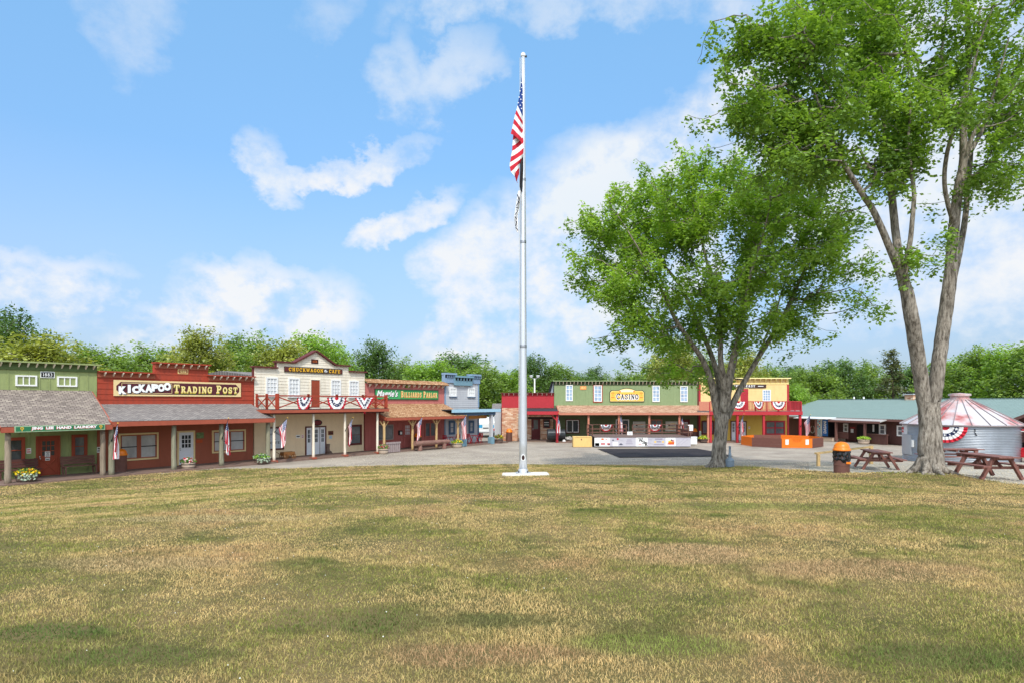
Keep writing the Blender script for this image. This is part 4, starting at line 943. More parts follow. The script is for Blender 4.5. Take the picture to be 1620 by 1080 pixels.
for i, px in enumerate((607.7, 652.6, 690.4, 724.4)):
    o = post(B, px, 2.12, ze - .25, .1, W_peeled, rough=.006, seed=30 + i); xx = B.x(px, 2.12); q = MB()
    for s_ in (-1, 1): q.bar((xx, -2.12, ze - .75), (xx + s_ * .42, -2.12, ze - .25), .07, .07, W_peeled)
    q.build('brace', o)
window(B, 595, 621.5, 671, 695, 0, mat('grey trim', (150, 146, 140)), G_grey, 1, 1, .07)
window(B, 671.5, 688.6, 667, 690, 0, P_pinklow, G_grey, 2, 1, .08, .14)
door(B, 637.5, 650.4, 667.2, 707.6, 0, P_pinklow, P_pinklow, mat('curtained pane', (206, 206, 210), rough=.25), style='nine', zfloor=.05, fw=.07)
k = MB(); xa_, xb_, za_, zb_ = B.rect(630, 634.5, 680, 687.3, 0); k.box(xa_, xb_, -.16, 0, za_, zb_, P_black); k.box(xa_ + .05, xb_ - .05, -.17, -.1605, za_ + .06, zb_ - .1, P_paper); k.build('lantern_box', B.root)
BILL = B

# ================================================================== grey shop
B = Bld(LF, LF.u(703), 'grey_shop_building', 'pale grey lap-sided shop with notched blue cornice and flat blue porch')
x1 = B.x(757.5); xa, xb = B.x(719.5), B.x(742); zl = B.z(710, 591.2); zm = B.z(731, 596); zr = zl; zb = B.z(730, 643.6)
k = MB(); k.prism([(0, zb), (x1, zb), (x1, zr), (xb, zr), (xb, zm), (xa, zm), (xa, zl), (0, zl)], .003, .3, P_greysid, P_bluetrim); lap(k, 0, x1, zb, zm - .4, 0, P_greysid, .2, .02); k.build('false_front', B.root)
k = MB()
for (a, b_, z, m) in ((-.05, xa, zl, P_bluetrim), (xb, x1 + .05, zr, P_bluetrim), (xa - .25, xb + .25, zm, P_tealtrim)):
    e = .22 if m is P_tealtrim else .12
    k.box(a, b_, -e - .16, .3 if m is P_bluetrim else -.003, z - .06, z + .1, m); k.box(a, b_, -e, -.002 if m is P_bluetrim else -.1, z - .75, z - .061, m)
    nn = 6
    for i in range(nn): c = a + (b_ - a) * (i + .5) / nn; k.box(c - .09, c + .09, -e - .012, -e - .001, z - .33, z - .07, P_black); k.box(c + .1, c + .17, -e - .1, -e - .001, z - .3, z - .062, m)
k.box(-.002, .16, -.05, -.003, zb, zl - .76, P_bluetrim); k.box(x1 - .16, x1 + .002, -.05, -.003, zb, zr - .76, P_bluetrim)
k.build('cornice', B.root)
for (a, b_, t, bt) in ((710.7, 721.6, 612, 626.5), (739.8, 750.6, 612.8, 627)): window(B, a, b_, t, bt, 0, P_white, G_white, 3, 2, .13, .07, sill=P_dkblue)
notice(B, 727.3, 733.7, 605.8, 611.2, 0, P_signwhite, mat('grey lettering', (140, 140, 146)), 2, name='date_plaque')
k = MB(); k.box(0, x1, .003, .2, 0, zb - .003, P_greysid); lap(k, 0, x1, .05, zb - .3, 0, P_greysid, .2, .012); k.build('front_wall', B.root)
body(B, 0, x1, zl - 1.2, 7, P_greysid, S_grey, .4, .3)
k = MB(); k.box(-.01, .14, -.03, -.013, .05, zb - .3, P_bluetrim); k.build('corner_board', B.root); k = MB(); k.box(x1 - .2, x1 + .012, -.03, .21, .05, zb - .3, P_dkblue); k.build('corner_board', B.root)
zp = B.z(760, 646.6, 2.5); xl, xr = B.x(729.6, 2.5), B.x(792, 2.5)
k = MB(); k.box(xl - 1.2, xr, -2.5, .6, zp - .08, zp, M_blackroof); k.build('porch_roof', B.root)
k = MB(); k.box(xl - 1.2, xr, -2.54, -2.502, zp - .25, zp + .02, P_ltblue); k.build('fascia', B.root)
k = MB(); k.box(xl - .5, B.x(783, 2.2), -2.28, -2.12, zp - .52, zp - .26, P_dkblue); k.build('beam', B.root)
for px in (733, 777):
    post(B, px, 2.2, zp - .5, .13, P_greysid, square=True, base=(.21, .62, P_tealtrim))
k = MB(); xa_, xb_, za_, zb_ = B.rect(741.5, 769.6, 656.6, 661.4, 1.5); k.box(xa_, xb_, -1.54, -1.5, za_, zb_, mat('varnished plank', (190, 128, 60), var=.15, stretch=(1, 6, 6)))
for xx in (xa_ + .3, xb_ - .3): k.bar((xx, -1.52, zb_), (xx, -1.52, zp - .09), .015, .015, M_darkmetal)
k.build('hanging_sign', B.root)
boardwalk(B, 0, x1 + 1.5, 2.3, z=.05)
window(B, 709.7, 719.2, 664.4, 686.5, 0, P_dkblue, G_blind, 1, 2, .2, .06); window(B, 741, 749.4, 664.4, 684.4, 0, P_dkblue, G_blind, 1, 2, .2, .06)
GREY = B
# ================================================================== brick shop with red false front
P_red = mat('bright red paint', (178, 48, 56), var=.06, dirt=((150, 38, 46), .4))
P_crimson = mat('crimson post paint', (176, 46, 54), var=.06)
P_yellow = mat('yellow lap paint', (232, 200, 138), var=.04, dirt=((214, 180, 116), .45))
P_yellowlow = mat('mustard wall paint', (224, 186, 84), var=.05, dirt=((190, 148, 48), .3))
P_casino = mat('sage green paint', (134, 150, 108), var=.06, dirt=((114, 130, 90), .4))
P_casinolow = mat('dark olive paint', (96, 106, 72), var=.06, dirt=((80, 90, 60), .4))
P_salmon = mat('salmon post paint', (190, 122, 98), var=.08)
P_brown = mat('chocolate board paint', (92, 60, 54), var=.1, dirt=((76, 48, 44), .5))
P_browntrim = mat('brown trim', (120, 84, 76), var=.08)
P_greygable = mat('pale grey wall', (200, 200, 200), var=.05)
M_brick = brick_mat('blond brick')
def wall_v(b, p0, p1, z0, z1, v, m, name='front_wall', t=.2, bat=None):
    x0, x1 = b.x(p0, v), b.x(p1, v); k = MB(); k.box(x0, x1, -v, -v + t, z0, z1, m)
    if bat: battens(k, x0, x1, max(z0, .05), z1 - .02, -v, m, bat, .035, .018)
    return k.build(name, b.root)
B = Bld(CF, CF.u(793.7), 'brick_shop_building', 'blond brick shop with bright red board false front and lean-to porch')
x1 = B.x(876.2); zt = B.z(830, 621.6); zb = B.z(830, 644.5); xm = B.x(821); z2 = B.z(850, 644.6)
k = MB(); k.box(0, x1, 0, .25, zb, zt, P_red); battens(k, 0, x1, zb, zt - .2, 0, P_red, .4, .03, .014); k.build('false_front', B.root)
k = MB(); k.box(-.1, x1 + .05, -.25, .28, zt, zt + .07, P_maroon); k.build('cornice', B.root)
brackets(B, 0, x1, zt - .002, -.02, 11, P_cream, .2, .2, .06)
k = MB(); k.box(0, xm, 0, .3, 0, zb - .003, M_brick); k.box(xm - .25, xm, .3, .7, 0, zb - .003, M_brick); k.box(xm, x1, .7, .95, 0, zb - .003, M_brick); k.build('brick_wall', B.root)
k = MB(); k.box(-.06, .02, -.05, .1, 0, zb + .0, P_maroon); k.build('corner_board', B.root)
k = MB(); k.box(xm - .1, B.x(885, 2.7), -.6, 2.0, -.1, .10, W_boardwalk); k.build('porch_floor', B.root)
k = MB(); k.box(.05, x1 - .05, .95, 8, 0, zb + .1, P_greygable); k.build('wall', B.root)
door(B, 840.7, 854.6, 659.6, 694.4, -.7, P_maroon, mat('oxblood door paint', (104, 44, 44)), G_grey, style='one', zfloor=.1, fw=.08)
window(B, 859.4, 870, 662.4, 676.2, -.7, P_maroon, G_dark, 1, 3, .09, .06, mm=P_white)
k = MB(); k.box(B.x(835, -.65), B.x(874, -.65), .58, .699, B.z(850, 662, -.6), B.z(850, 659, -.6), mat('old lintel', (62, 40, 36))); k.build('lintel', B.root)
shed_roof(B, xm, B.x(883.5, 2.75), 0, B.z(850, 645), 2.75, B.z(850, 649.6, 2.75), M_blackroof, P_crimson, fh=.3)
post(B, 881.3, 2.5, B.z(881, 652, 2.5), .1, P_crimson, square=True)
xx = B.x(881.3, 2.5); zz = B.z(881, 653, 2.5); k = MB(); k.bar((xx, -2.5, zz - .7), (xx - .65, -2.5, zz - .02), .1, .1, P_crimson); k.build('brace', B.root)
k = MB(); a, b_ = B.x(782.5, -.6), -.07; k.box(a, b_, .6, .8, 0, B.z(788, 648, -.6), P_greysid); battens(k, a, b_, .05, B.z(788, 648, -.6), .6, P_greysid, .22, .03); k.build('side_wing', B.root)
k = MB(); k.add([(a - .3, .5, 2.95), (b_, .5, 2.95), (b_, 3.5, 3.6), (a - .3, 3.5, 3.6), (a - .3, .5, 2.87), (b_, .5, 2.87), (b_, 3.5, 3.52), (a - .3, 3.5, 3.52)], [(0, 1, 2, 3), (7, 6, 5, 4), (0, 4, 5, 1), (3, 7, 4, 0)], S_grey); k.build('wing_roof', B.root)
BRICK = B

# ================================================================== casino
B = Bld(CF, CF.u(876.6), 'casino_building', 'long sage green board building with salmon porch posts and yellow Casino sign')
x1 = B.x(1105.2); zt = B.z(990, 602.8); zb = B.z(990, 640.8)
k = MB(); k.box(0, x1, 0, .25, zb, zt, P_casino); battens(k, 0, x1, zb, zt - .3, 0, P_casino, .3, .03, .016); k.build('false_front', B.root)
k = MB(); k.box(-.1, x1 + .05, -.32, .28, zt, zt + .08, P_casino); k.box(0, x1, -.06, -.002, zt - .34, zt - .001, mat('deep green paint', (62, 74, 46))); k.build('cornice', B.root)  # cornice band in a darker green than the wall
brackets(B, 0, x1, zt - .003, -.06, 40, P_cream, .3, .2, .05)
for i, (a, b_, t, bt) in enumerate(((895, 906, 608.4, 633.6), (939.4, 952, 609, 634.4), (1032, 1043.4, 609.4, 635), (1076, 1087.8, 610.2, 635.2))):
    o = window(B, a, b_, t, bt, 0, P_white, G_blue, 2, 4, .07, .05)
    if i == 1:
        x0_, x1_, z0_, z1_ = B.rect(a, b_, t, bt); q = MB()
        for (c, d, e, f) in ((x0_ - .08, x0_ - .002, z0_ - .08, z1_ + .08), (x1_ + .002, x1_ + .08, z0_ - .08, z1_ + .08), (x0_ - .0, x1_, z1_ + .002, z1_ + .08), (x0_, x1_, z0_ - .1, z0_ - .002)): q.box(c, d, -.06, -.019, e, f, P_door_red)
        q.build('frame', o)
plaque(B, '1871', 917.7, 927.5, 610, 615.6, 0, mat('plaque orange', (226, 150, 88)), P_paleyel, None)
sx0, sx1, sz0, sz1 = B.rect(964.4, 1019, 616.6, 634.8); za = B.z(991, 613.2); W_ = sx1 - sx0; H_ = sz1 - sz0
def casino_outline(e):
    c = .16; a = [(sx0 + e, sz0 + e), (sx1 - e, sz0 + e), (sx1 - e, sz1 - c - e), (sx1 - c - e, sz1 - e)]
    for i in range(9): t = i / 8; a.append((sx0 + W_ * (.74 - .48 * t), sz1 - e + (za - sz1) * math.sin(math.pi * t) ** .8))
    return a + [(sx0 + c + e, sz1 - e), (sx0 + e, sz1 - c - e)]
k = MB(); y = -.03; k.prism(casino_outline(0), y - .06, y, P_black); k.prism(casino_outline(.05), y - .066, y - .0601, P_paleyel); k.prism(casino_outline(.085), y - .070, y - .0661, mat('amber sign ground', (240, 184, 78), var=.06, rough=.5))
P_rosebrown = mat('scroll orange', (214, 130, 60)); P_creamlet = mat('cream panel', (248, 232, 190))
k.prism([(sx0 + W_ * (.31 + .38 * i / 8), sz1 - .02 + (za - sz1 - .1) * math.sin(math.pi * (i / 8 * .8 + .1))) for i in range(9)] + [(sx0 + W_ * .69, sz0 + H_ * .84), (sx0 + W_ * .31, sz0 + H_ * .84)], y - .073, y - .0701, P_creamlet)
for a in (.09, .91):
    for (dz, w) in ((.72, .09), (.56, .035), (.34, .09)): k.box(sx0 + W_ * (a - w / 2), sx0 + W_ * (a + w / 2), y - .073, y - .0701, sz0 + H_ * dz, sz0 + H_ * (dz + .08), P_rosebrown)
for a in (.3, .7): k.prism(arc_pts(sx0 + W_ * a, sz0 + H_ * .88, .07, .07, 0, 360, 8)[:-1], y - .0745, y - .0701, P_redlet)
g = slab_geom('CASINO', .74, .07, .86)
for (dx, dz, d, m) in ((-.05, -.03, .076, P_signwhite), (.05, -.03, .0785, P_signwhite), (0, -.07, .081, P_signwhite), (0, 0, .09, P_black)): put_text(k, g, sx0 + W_ * .19, sx0 + W_ * .83, sz0 + H_ * .2, sz0 + H_ * .74, y - d, m, dx=dx, dz=dz)
k.build('sign_board', B.root)
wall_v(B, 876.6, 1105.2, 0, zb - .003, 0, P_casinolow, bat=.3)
k = MB(); k.box(x1 - .12, x1 - .004, -.05, -.02, .05, zt - .4, P_maroon); k.build('corner_board', B.root)
k = MB(); k.box(.05, x1 - .05, .25, 11, 0, 3.6, P_greygable); k.build('wall', B.root)
k = MB(); k.add([(-.06, .2, zt - .02), (-.06, 12, 3.3), (-.06, .2, 3.3), (.04, .2, zt - .02), (.04, 12, 3.3), (.04, .2, 3.3)], [(0, 1, 2), (5, 4, 3), (0, 3, 4, 1)], P_greygable)
k.add([(-.25, .28, zt + .01), (x1, .28, zt + .01), (x1, 12.4, 3.28), (-.25, 12.4, 3.28), (-.25, .28, zt - .07), (x1, .28, zt - .07), (x1, 12.4, 3.2), (-.25, 12.4, 3.2)], [(0, 1, 2, 3), (7, 6, 5, 4), (0, 3, 7, 4), (1, 5, 6, 2), (3, 2, 6, 7)], M_blackroof); k.build('roof', B.root)
shed_roof(B, B.x(884.5, 2.9), B.x(1121.5, 2.9), 0, zb + .02, 2.9, B.z(1000, 651.8, 2.9), S_cedar2, P_salmon, fh=.2)
for px in (931, 979, 1027, 1074.6, 1120): post(B, px, 2.6, B.z(px, 655, 2.6), .085, P_salmon, square=True)
boardwalk(B, 0, x1, 2.4, z=.06)
window(B, 894.8, 916.8, 662, 684.6, 0, P_maroon, G_dark, 2, 1, .09, .08, mm=P_white)
for o in [c for c in B.root.children if c.name.startswith('window')][-1:]:
    x0_, x1_, z0_, z1_ = B.rect(894.8, 916.8, 662, 684.6); q = MB()
    for (c, d, e, f) in ((x0_ + .09, x0_ + .15, z0_ + .09, z1_ - .09), (x1_ - .15, x1_ - .09, z0_ + .09, z1_ - .09), (x0_ + .15, x1_ - .15, z1_ - .15, z1_ - .09), (x0_ + .15, x1_ - .15, z0_ + .09, z0_ + .15)): q.box(c, d, -.06, -.03, e, f, P_white)
    q.build('frame', o)
window(B, 974, 995, 662.6, 697, 0, P_white, G_dark, 2, 1, .09, .08, name='sliding_door'); window(B, 1028.6, 1047.6, 662.8, 684, 0, P_salmon, G_grey, 2, 1, .09, .07)
M_board = mat('weathered sign board', (206, 204, 190), var=.08)
for (a, b_, t, bt) in ((1001.4, 1020.8, 666, 685.4), (1052.8, 1071.8, 665.8, 681.2)):
    x0_, x1_, z0_, z1_ = B.rect(a, b_, t, bt, .05); k = MB(); k.box(x0_, x1_, -.09, -.05, z0_, z1_, M_board)
    k.box(x0_ + .28, x0_ + .42, -.094, -.0901, z1_ - .42, z1_ - .26, P_black)
    for i, (f0, f1, h) in enumerate(((.42, .82, .2), (.2, .85, .42), (.16, .8, .55), (.22, .86, .68), (.3, .7, .8))): k.box(x0_ + (x1_ - x0_) * f0, x0_ + (x1_ - x0_) * f1, -.094, -.0901, z1_ - (z1_ - z0_) * (h + .05), z1_ - (z1_ - z0_) * h, P_browntrim if i % 2 else P_gold)
    k.build('notice_board', B.root)
door(B, 1077.6, 1091, 662.6, 696, 0, P_maroon, mat('oxblood door paint', (104, 44, 44)), mat('curtained pane', (206, 206, 210)), style='nine', zfloor=.06, fw=.08)
CASINO = B

# ================================================================== yellow saloon
B = Bld(CF, CF.u(1105.6), 'yellow_saloon_building', 'yellow lap-sided saloon with red balcony and dark Speakeasy sign under its cornice')
x1 = B.x(1247.6); zt = B.z(1180, 598.6); zf = B.z(1190, 649.6, 2.7); zb = zf - .2
k = MB(); k.box(0, x1, .003, .25, zb, zt, P_yellow); lap(k, 0, x1, zb, zt, 0, P_yellow, .2, .014); k.build('false_front', B.root)
k = MB(); k.box(-.1, x1 + .1, -.34, .28, zt, zt + .09, mat('straw trim', (244, 226, 160))); k.box(0, x1, -.05, -.016, zt - .52, zt - .44, P_paleyel); k.build('cornice', B.root)
brackets(B, 0, x1, zt - .003, -.018, 17, P_paleyel, .42, .26, .07)
for (a, b_) in ((-.005, .16), (x1 - .16, x1 + .02)):
    k = MB(); k.box(a, b_, -.045, -.018, .05, zt - .55, P_crimson); k.build('corner_board', B.root)
sx0, sx1, sz0, sz1 = B.rect(1143, 1212, 607.6, 612.8, .05); k = MB(); k.box(sx0, sx1, -.09, -.05, sz0, sz1, mat('umber sign board', (70, 48, 42)))
put_text(k, slab_geom('SPEAKEASY', .8, .16), B.x(1160.3, .05), B.x(1194.5, .05), sz0 + .06, sz1 - .03, -.094, P_signwhite)
a, b_ = B.x(1199, .05), B.x(1207.5, .05); k.box(a, b_, -.094, -.0901, sz0 + .13, sz1 - .13, P_signwhite)
k.build('sign_board', B.root)
window(B, 1206, 1219, 615.8, 634, 0, P_white, G_blue, 3, 4, .08, .045); window(B, 1131, 1144, 615.8, 634, 0, P_white, G_blue, 3, 4, .08, .045)
door(B, 1170, 1184.4, 613.4, 648, 0, P_yellow, P_red, G_dark, style='plain', fw=.06)
k = MB(); k.box(B.x(1104, 2.7), B.x(1269.5, 2.7), -2.7, 0, zf - .12, zf, mat('grey deck', (92, 88, 92))); k.build('balcony_floor', B.root)
k = MB(); k.box(B.x(1122, 2.72), B.x(1269.6, 2.72), -2.75, -2.702, zf - .36, zf - .02, P_crimson); k.build('fascia', B.root)
def baluster_rail(b, a, c, z0, h, m, n, name='railing'):
    q = MB(); a = Vector(a); c = Vector(c); up = Vector((0, 0, 1))
    q.bar(a + up * (z0 + h), c + up * (z0 + h), .1, .07, m); q.bar(a + up * (z0 + .1), c + up * (z0 + .1), .05, .07, m)
    for i in range(n + 1):
        p = a.lerp(c, i / n); w = .05 if i % 8 == 0 else .022; q.box(p.x - w, p.x + w, p.y - w, p.y + w, z0 + (0 if i % 8 == 0 else .136), z0 + h - .036, m)
    return q.build(name, b.root)
xl, xr = B.x(1123, 2.6), B.x(1267.5, 2.6); h = B.z(1190, 634.4, 2.6) - zf
baluster_rail(B, (xl, -2.6, 0), (xr, -2.6, 0), zf, h, P_red, 64); baluster_rail(B, (xr, -2.48, 0), (xr, -.1, 0), zf, h, P_red, 16)
k = MB(); k.box(xl - 1.0, xl - .06, -2.62, -2.58, zf + .05, zf + h, P_salmon); k.build('railing_panel', B.root)
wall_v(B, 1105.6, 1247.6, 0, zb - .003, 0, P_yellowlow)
k = MB(); k.box(.05, x1 - .05, .25, 9, 0, zt - .9, P_yellow); k.build('wall', B.root)
k = MB(); k.add([(0, .28, zt - .1), (x1, .28, zt - .1), (x1, 9.4, zt - 1), (0, 9.4, zt - 1), (0, .28, zt - .2), (x1, .28, zt - .2), (x1, 9.4, zt - 1.1), (0, 9.4, zt - 1.1)], [(0, 1, 2, 3), (7, 6, 5, 4), (3, 2, 6, 7), (0, 3, 7, 4), (1, 5, 6, 2)], M_blackroof); k.build('roof', B.root)
for px in (1124, 1166.5, 1208, 1265.6): post(B, px, 2.55, zf - .36, .1, P_crimson, square=True)
k = MB(); k.box(.02, x1, -2.4, -.003, -.1, .05, W_boardwalk); k.build('porch_floor', B.root)
window(B, 1210, 1242, 664.6, 687, 0, P_crimson, G_grey, 2, 2, .14, .12, mm=P_crimson); window(B, 1109.6, 1130, 664.4, 686.4, 0, P_maroon, G_grey, 1, 1, .14)
door(B, 1155.6, 1181, 665, 697, 0, P_maroon, P_ltdoor, G_dark, style='double', zfloor=.05)
notice(B, 1184, 1186.4, 674, 677.6, 0, P_paper, P_redlet, 1); notice(B, 1166.6, 1170.4, 681, 686, .06, mat('orange notice', (190, 84, 44)), None)
SALOON = B

# ================================================================== lodge with green metal roof
RF = Frame(29.27, 70.2, math.atan2(-.958, .287))
def seam_mat():
    m = mat('green metal roofing', (128, 146, 140), rough=.6, var=.05, scale=1.5, spec=.3)
    return m
M_seam = seam_mat()
B = Bld(RF, 0.0, 'brown_lodge_building', 'long low brown board lodge with ribbed green metal roof behind the grain bin')
L_ = 27.0; ze, zr, hw = 2.25, 4.03, 7.2
k = MB(); k.box(0, L_, 0, .2, 0, ze + .1, P_brown); battens(k, 0, L_, .02, ze, 0, P_brown, .3, .025, .015); k.box(0, L_, .2, 13, 0, ze - .02, P_brown); k.build('wall', B.root)
k = MB(); ex = .7
k.add([(-.6, -ex, ze), (L_, -ex, ze), (L_, hw - ex, zr), (-.6, hw - ex, zr), (L_, 2 * hw - ex, ze), (-.6, 2 * hw - ex, ze)], [(0, 1, 2, 3), (3, 2, 4, 5), (0, 3, 5), (1, 4, 2)], M_seam)
n = int(L_ / .3)
for i in range(n + 1):
    x = -.55 + (L_ + .5) * i / n; k.bar((x, -ex, ze + .012), (x, hw - ex, zr + .012), .05, .03, M_seam)
k.bar((-.6, hw - ex, zr + .02), (L_, hw - ex, zr + .02), .35, .05, M_seam)
k.build('metal_roof', B.root)
k = MB(); k.box(-.6, L_, -ex - .03, -ex - .003, ze - .2, ze - .002, P_browntrim); k.build('fascia', B.root)
# porch and openings
G_open = mat('recess shade', (26, 22, 22), var=.2)  # flat dark panels: the shade of open recesses put into a colour
k = MB(); a, b_ = B.x(1313, 1.3), B.x(1395, 1.3); k.add([(a, -1.5, ze - .22), (b_, -1.5, ze - .22), (b_, -.68, ze - .03), (a, -.68, ze - .03), (a, -1.5, ze - .3), (b_, -1.5, ze - .3), (b_, -.68, ze - .11), (a, -.68, ze - .11)], [(0, 1, 2, 3), (7, 6, 5, 4), (0, 4, 5, 1), (1, 5, 6, 2), (3, 7, 4, 0)], mat('weathered tin', (176, 170, 164), rough=.6)); k.build('porch_roof', B.root)
k = MB(); k.box(a, b_, -1.54, -1.503, ze - .4, ze - .2, P_browntrim); k.build('fascia', B.root)
for px in (1323, 1368.5): post(B, px, 1.35, ze - .3, .09, P_browntrim, square=True)
window(B, 1335, 1342.6, 669, 682.4, 0, P_white, G_grey, 1, 2, .11, .05); window(B, 1391.4, 1401.6, 670.4, 687, 0, P_white, G_grey, 1, 2, .12, .05); window(B, 1419.6, 1430, 672.4, 689, 0, P_white, G_grey, 1, 2, .12, .05)
x0_, x1_, z0_, z1_ = B.rect(1342.8, 1355.4, 671, 703); k = MB(); k.box(x0_, x1_, -.06, -.02, .02, z1_, mat('deep brown door', (86, 52, 48))); d = k.build('door', B.root); k = MB(); k.box(x0_ + .3, x0_ + .62, -.07, -.0601, z1_ - .75, z1_ - .4, P_paper); k.box(x0_ + .25, x0_ + .8, -.07, -.0601, z1_ - .32, z1_ - .26, P_redlet); k.build('notice', d)
for (p0, p1, t, bt) in ((1356.2, 1366.4, 671, 704), (1371.5, 1390.4, 669.4, 686.6)):
    x0_, x1_, z0_, z1_ = B.rect(p0, p1, t, bt); k = MB(); k.box(x0_, x1_, -.03, -.016, max(z0_, .02), z1_, G_open); k.build('opening_shade', B.root)
x0_, x1_, z0_, z1_ = B.rect(1381, 1383.6, 671, 682); k = MB(); k.box(x0_, x1_, -.05, -.031, z0_, z1_, P_paper); k.build('notice', B.root)
k = MB(); x0_, x1_ = B.x(1370.5, .9), B.x(1404, .9); zz = B.z(1387, 686.6, .9); k.box(x0_, x1_, -.95, -.85, 0, zz, P_brown); battens(k, x0_, x1_, .02, zz - .06, -.95, P_brown, .3, .025, .014); k.box(x0_ - .03, x1_ + .03, -1.0, -.8, zz, zz + .05, P_browntrim); k.build('porch_half_wall', B.root)
k = MB(); x0_, x1_ = B.x(1326, 1.0), B.x(1342.5, 1.0); zz = B.z(1335, 684, 1.0); k.box(x0_, x1_, -1.02, -.98, .3, zz, P_brown); k.box(x0_, x1_, -1.06, -.94, zz, zz + .06, P_browntrim); k.build('porch_half_wall', B.root)
# vending alcove
x0_, x1_ = B.x(1291, .1), B.x(1317, .1); k = MB(); k.box(x0_, x1_, -.03, -.016, .35, ze - .1, G_open); k.build('opening_shade', B.root)  # dark panel painted for the shade inside the alcove
k = MB(); a, b_ = B.x(1259, 1.6), B.x(1311, 1.6); k.add([(a, -1.9, ze - .10), (b_, -1.9, ze - .10), (b_, -.66, ze + .02), (a, -.66, ze + .02), (a, -1.9, ze - .16), (b_, -1.9, ze - .16), (b_, -.66, ze - .05), (a, -.66, ze - .05)], [(0, 1, 2, 3), (7, 6, 5, 4), (0, 4, 5, 1), (1, 5, 6, 2), (3, 7, 4, 0)], mat('white tin awning', (226, 228, 230), rough=.5)); k.build('awning', B.root)
post(B, 1291, 1.7, ze - .16, .08, P_browntrim, square=True)
k = MB(); x0_, x1_ = B.x(1292, 1.2), B.x(1322, 1.2); k.box(x0_, x1_, -1.6, -.02, 0, .30, mat('pale ramp boards', (196, 176, 156), var=.1)); k.box(x0_, x1_, -1.62, -.02, .302, .34, W_boardwalk); k.build('ramp', B.root)
# chimney and vent pipes
k = MB(); xx = B.x(1443, -hw + ex); k.box(xx - .45, xx + .45, hw - ex - .4, hw - ex + .4, zr - .3, zr + .42, M_brick); k.box(xx - .55, xx + .55, hw - ex - .5, hw - ex + .5, zr + .422, zr + .5, P_greygable); k.box(xx - .4, xx + .4, hw - ex - .35, hw - ex + .35, zr + .56, zr + .64, M_darkmetal)
for a in (-.3, .3): k.box(xx + a - .04, xx + a + .04, hw - ex - .04, hw - ex + .04, zr + .5, zr + .57, M_darkmetal)
k.build('chimney', B.root)
for px in (1351, 1366.4): k = MB(); xx = B.x(px, -hw + ex - .6); k.tube([(xx, hw - ex + .6, zr - .3), (xx, hw - ex + .6, zr + .28)], .09, P_white, 10); k.build('vent_pipe', B.root)
# gabled wing at the right
vw = 2.6; a = B.x(1598, vw); w = 5.5; zpk = ze + 1.2
k = MB(); k.prism([(a, 0), (a + w, 0), (a + w, ze + .05), (a + w / 2, zpk), (a, ze + .05)], -vw, .0, P_brown); battens(k, a, a + w, .02, ze, -vw, P_brown, .3, .03, .015); k.build('gable_wing', B.root)
k = MB()
for s in (-1, 1):
    c = a + w / 2; e = c + s * (w / 2 + .5); q = [(c, -vw - .4, zpk + .12), (e, -vw - .4, ze - .06), (e, 3, ze - .06), (c, 3, zpk + .12)]
    k.add(q, [(0, 1, 2, 3) if s > 0 else (3, 2, 1, 0)], M_seam); k.bar((c, -vw - .42, zpk + .02), (e, -vw - .42, ze - .16), .05, .2, P_browntrim)
k.build('wing_roof', B.root)
LODGE = B

# ================================================================== grain bin
bx, by, br_ = 27.9, 39.4, 3.02
M_galv = mat('galvanised sheet', (186, 190, 196), rough=.38, var=.08, scale=1.2, metal=.75, dirt=((150, 152, 156), .5))
M_galvflat = mat('flat galvanised panel', (186, 190, 194), rough=.5, var=.06, scale=2, metal=.35)
def rust_roof():
    m = bpy.data.materials.new('rusted bin roof'); m.use_nodes = True; N, L = nodes_of(m); b = N['Principled BSDF']; b.inputs['Roughness'].default_value = .55; b.inputs['Metallic'].default_value = .25
    tc = N.new('ShaderNodeTexCoord'); mp = N.new('ShaderNodeMapping'); L.new(tc.outputs['Object'], mp.inputs[0])
    nz = N.new('ShaderNodeTexNoise'); L.new(mp.outputs[0], nz.inputs['Vector']); nz.inputs['Scale'].default_value = .9; nz.inputs['Detail'].default_value = 5
    rp = N.new('ShaderNodeValToRGB'); L.new(nz.outputs[0], rp.inputs[0]); e = rp.color_ramp.elements
    e[0].position = .46; e[0].color = (*lin((206, 200, 200)), 1); e[1].position = .66; e[1].color = (*lin((178, 96, 92)), 1); k = e.new(.56); k.color = (*lin((204, 168, 164)), 1)
    L.new(rp.outputs[0], b.inputs['Base Color']); return m
M_binroof = rust_roof()
T = thing('grain_bin', (bx, by, 0), 'round corrugated metal grain bin with rust-streaked conical roof', 'grain bin', 0)
zg_ = gh(bx, by) - .1
prof = [(br_ + .034 * math.sin(2 * math.pi * i / 5), zg_ + (2.42 - zg_) * i / 130) for i in range(131)]
k = MB(); k.lathe(prof, (0, 0, 0), M_galv, 72); k.build('bin_wall', T, smooth=True)
k = MB(); ns = 22
for i in range(ns):
    a0, a1 = 2 * math.pi * i / ns, 2 * math.pi * (i + 1) / ns
    P = lambda r, a, z: (r * math.cos(a), r * math.sin(a), z)
    k.add([P(br_ + .17, a0, 2.38), P(br_ + .17, a1, 2.38), P(.5, a1, 3.92), P(.5, a0, 3.92)], [(0, 1, 2, 3)], M_binroof)
    k.bar(P(br_ + .18, a0, 2.40), P(.5, a0, 3.94), .035, .05, mat('roof rib metal', (150, 138, 138), rough=.55, metal=.3))
k.build('bin_roof', T)
k = MB(); k.lathe([(.62, 3.86), (.62, 3.92), (.5, 3.96), (.5, 4.12), (.6, 4.12), (.6, 4.24), (.02, 4.30)], (0, 0, 0), M_binroof, 24); k.build('bin_cap', T)
k = MB(); k.lathe([(br_ + .19, 2.31), (br_ + .19, 2.38), (br_ + .05, 2.40)], (0, 0, 0), mat('roof rib metal', (112, 104, 106)), 72, cap=False); k.build('eave_ring', T)
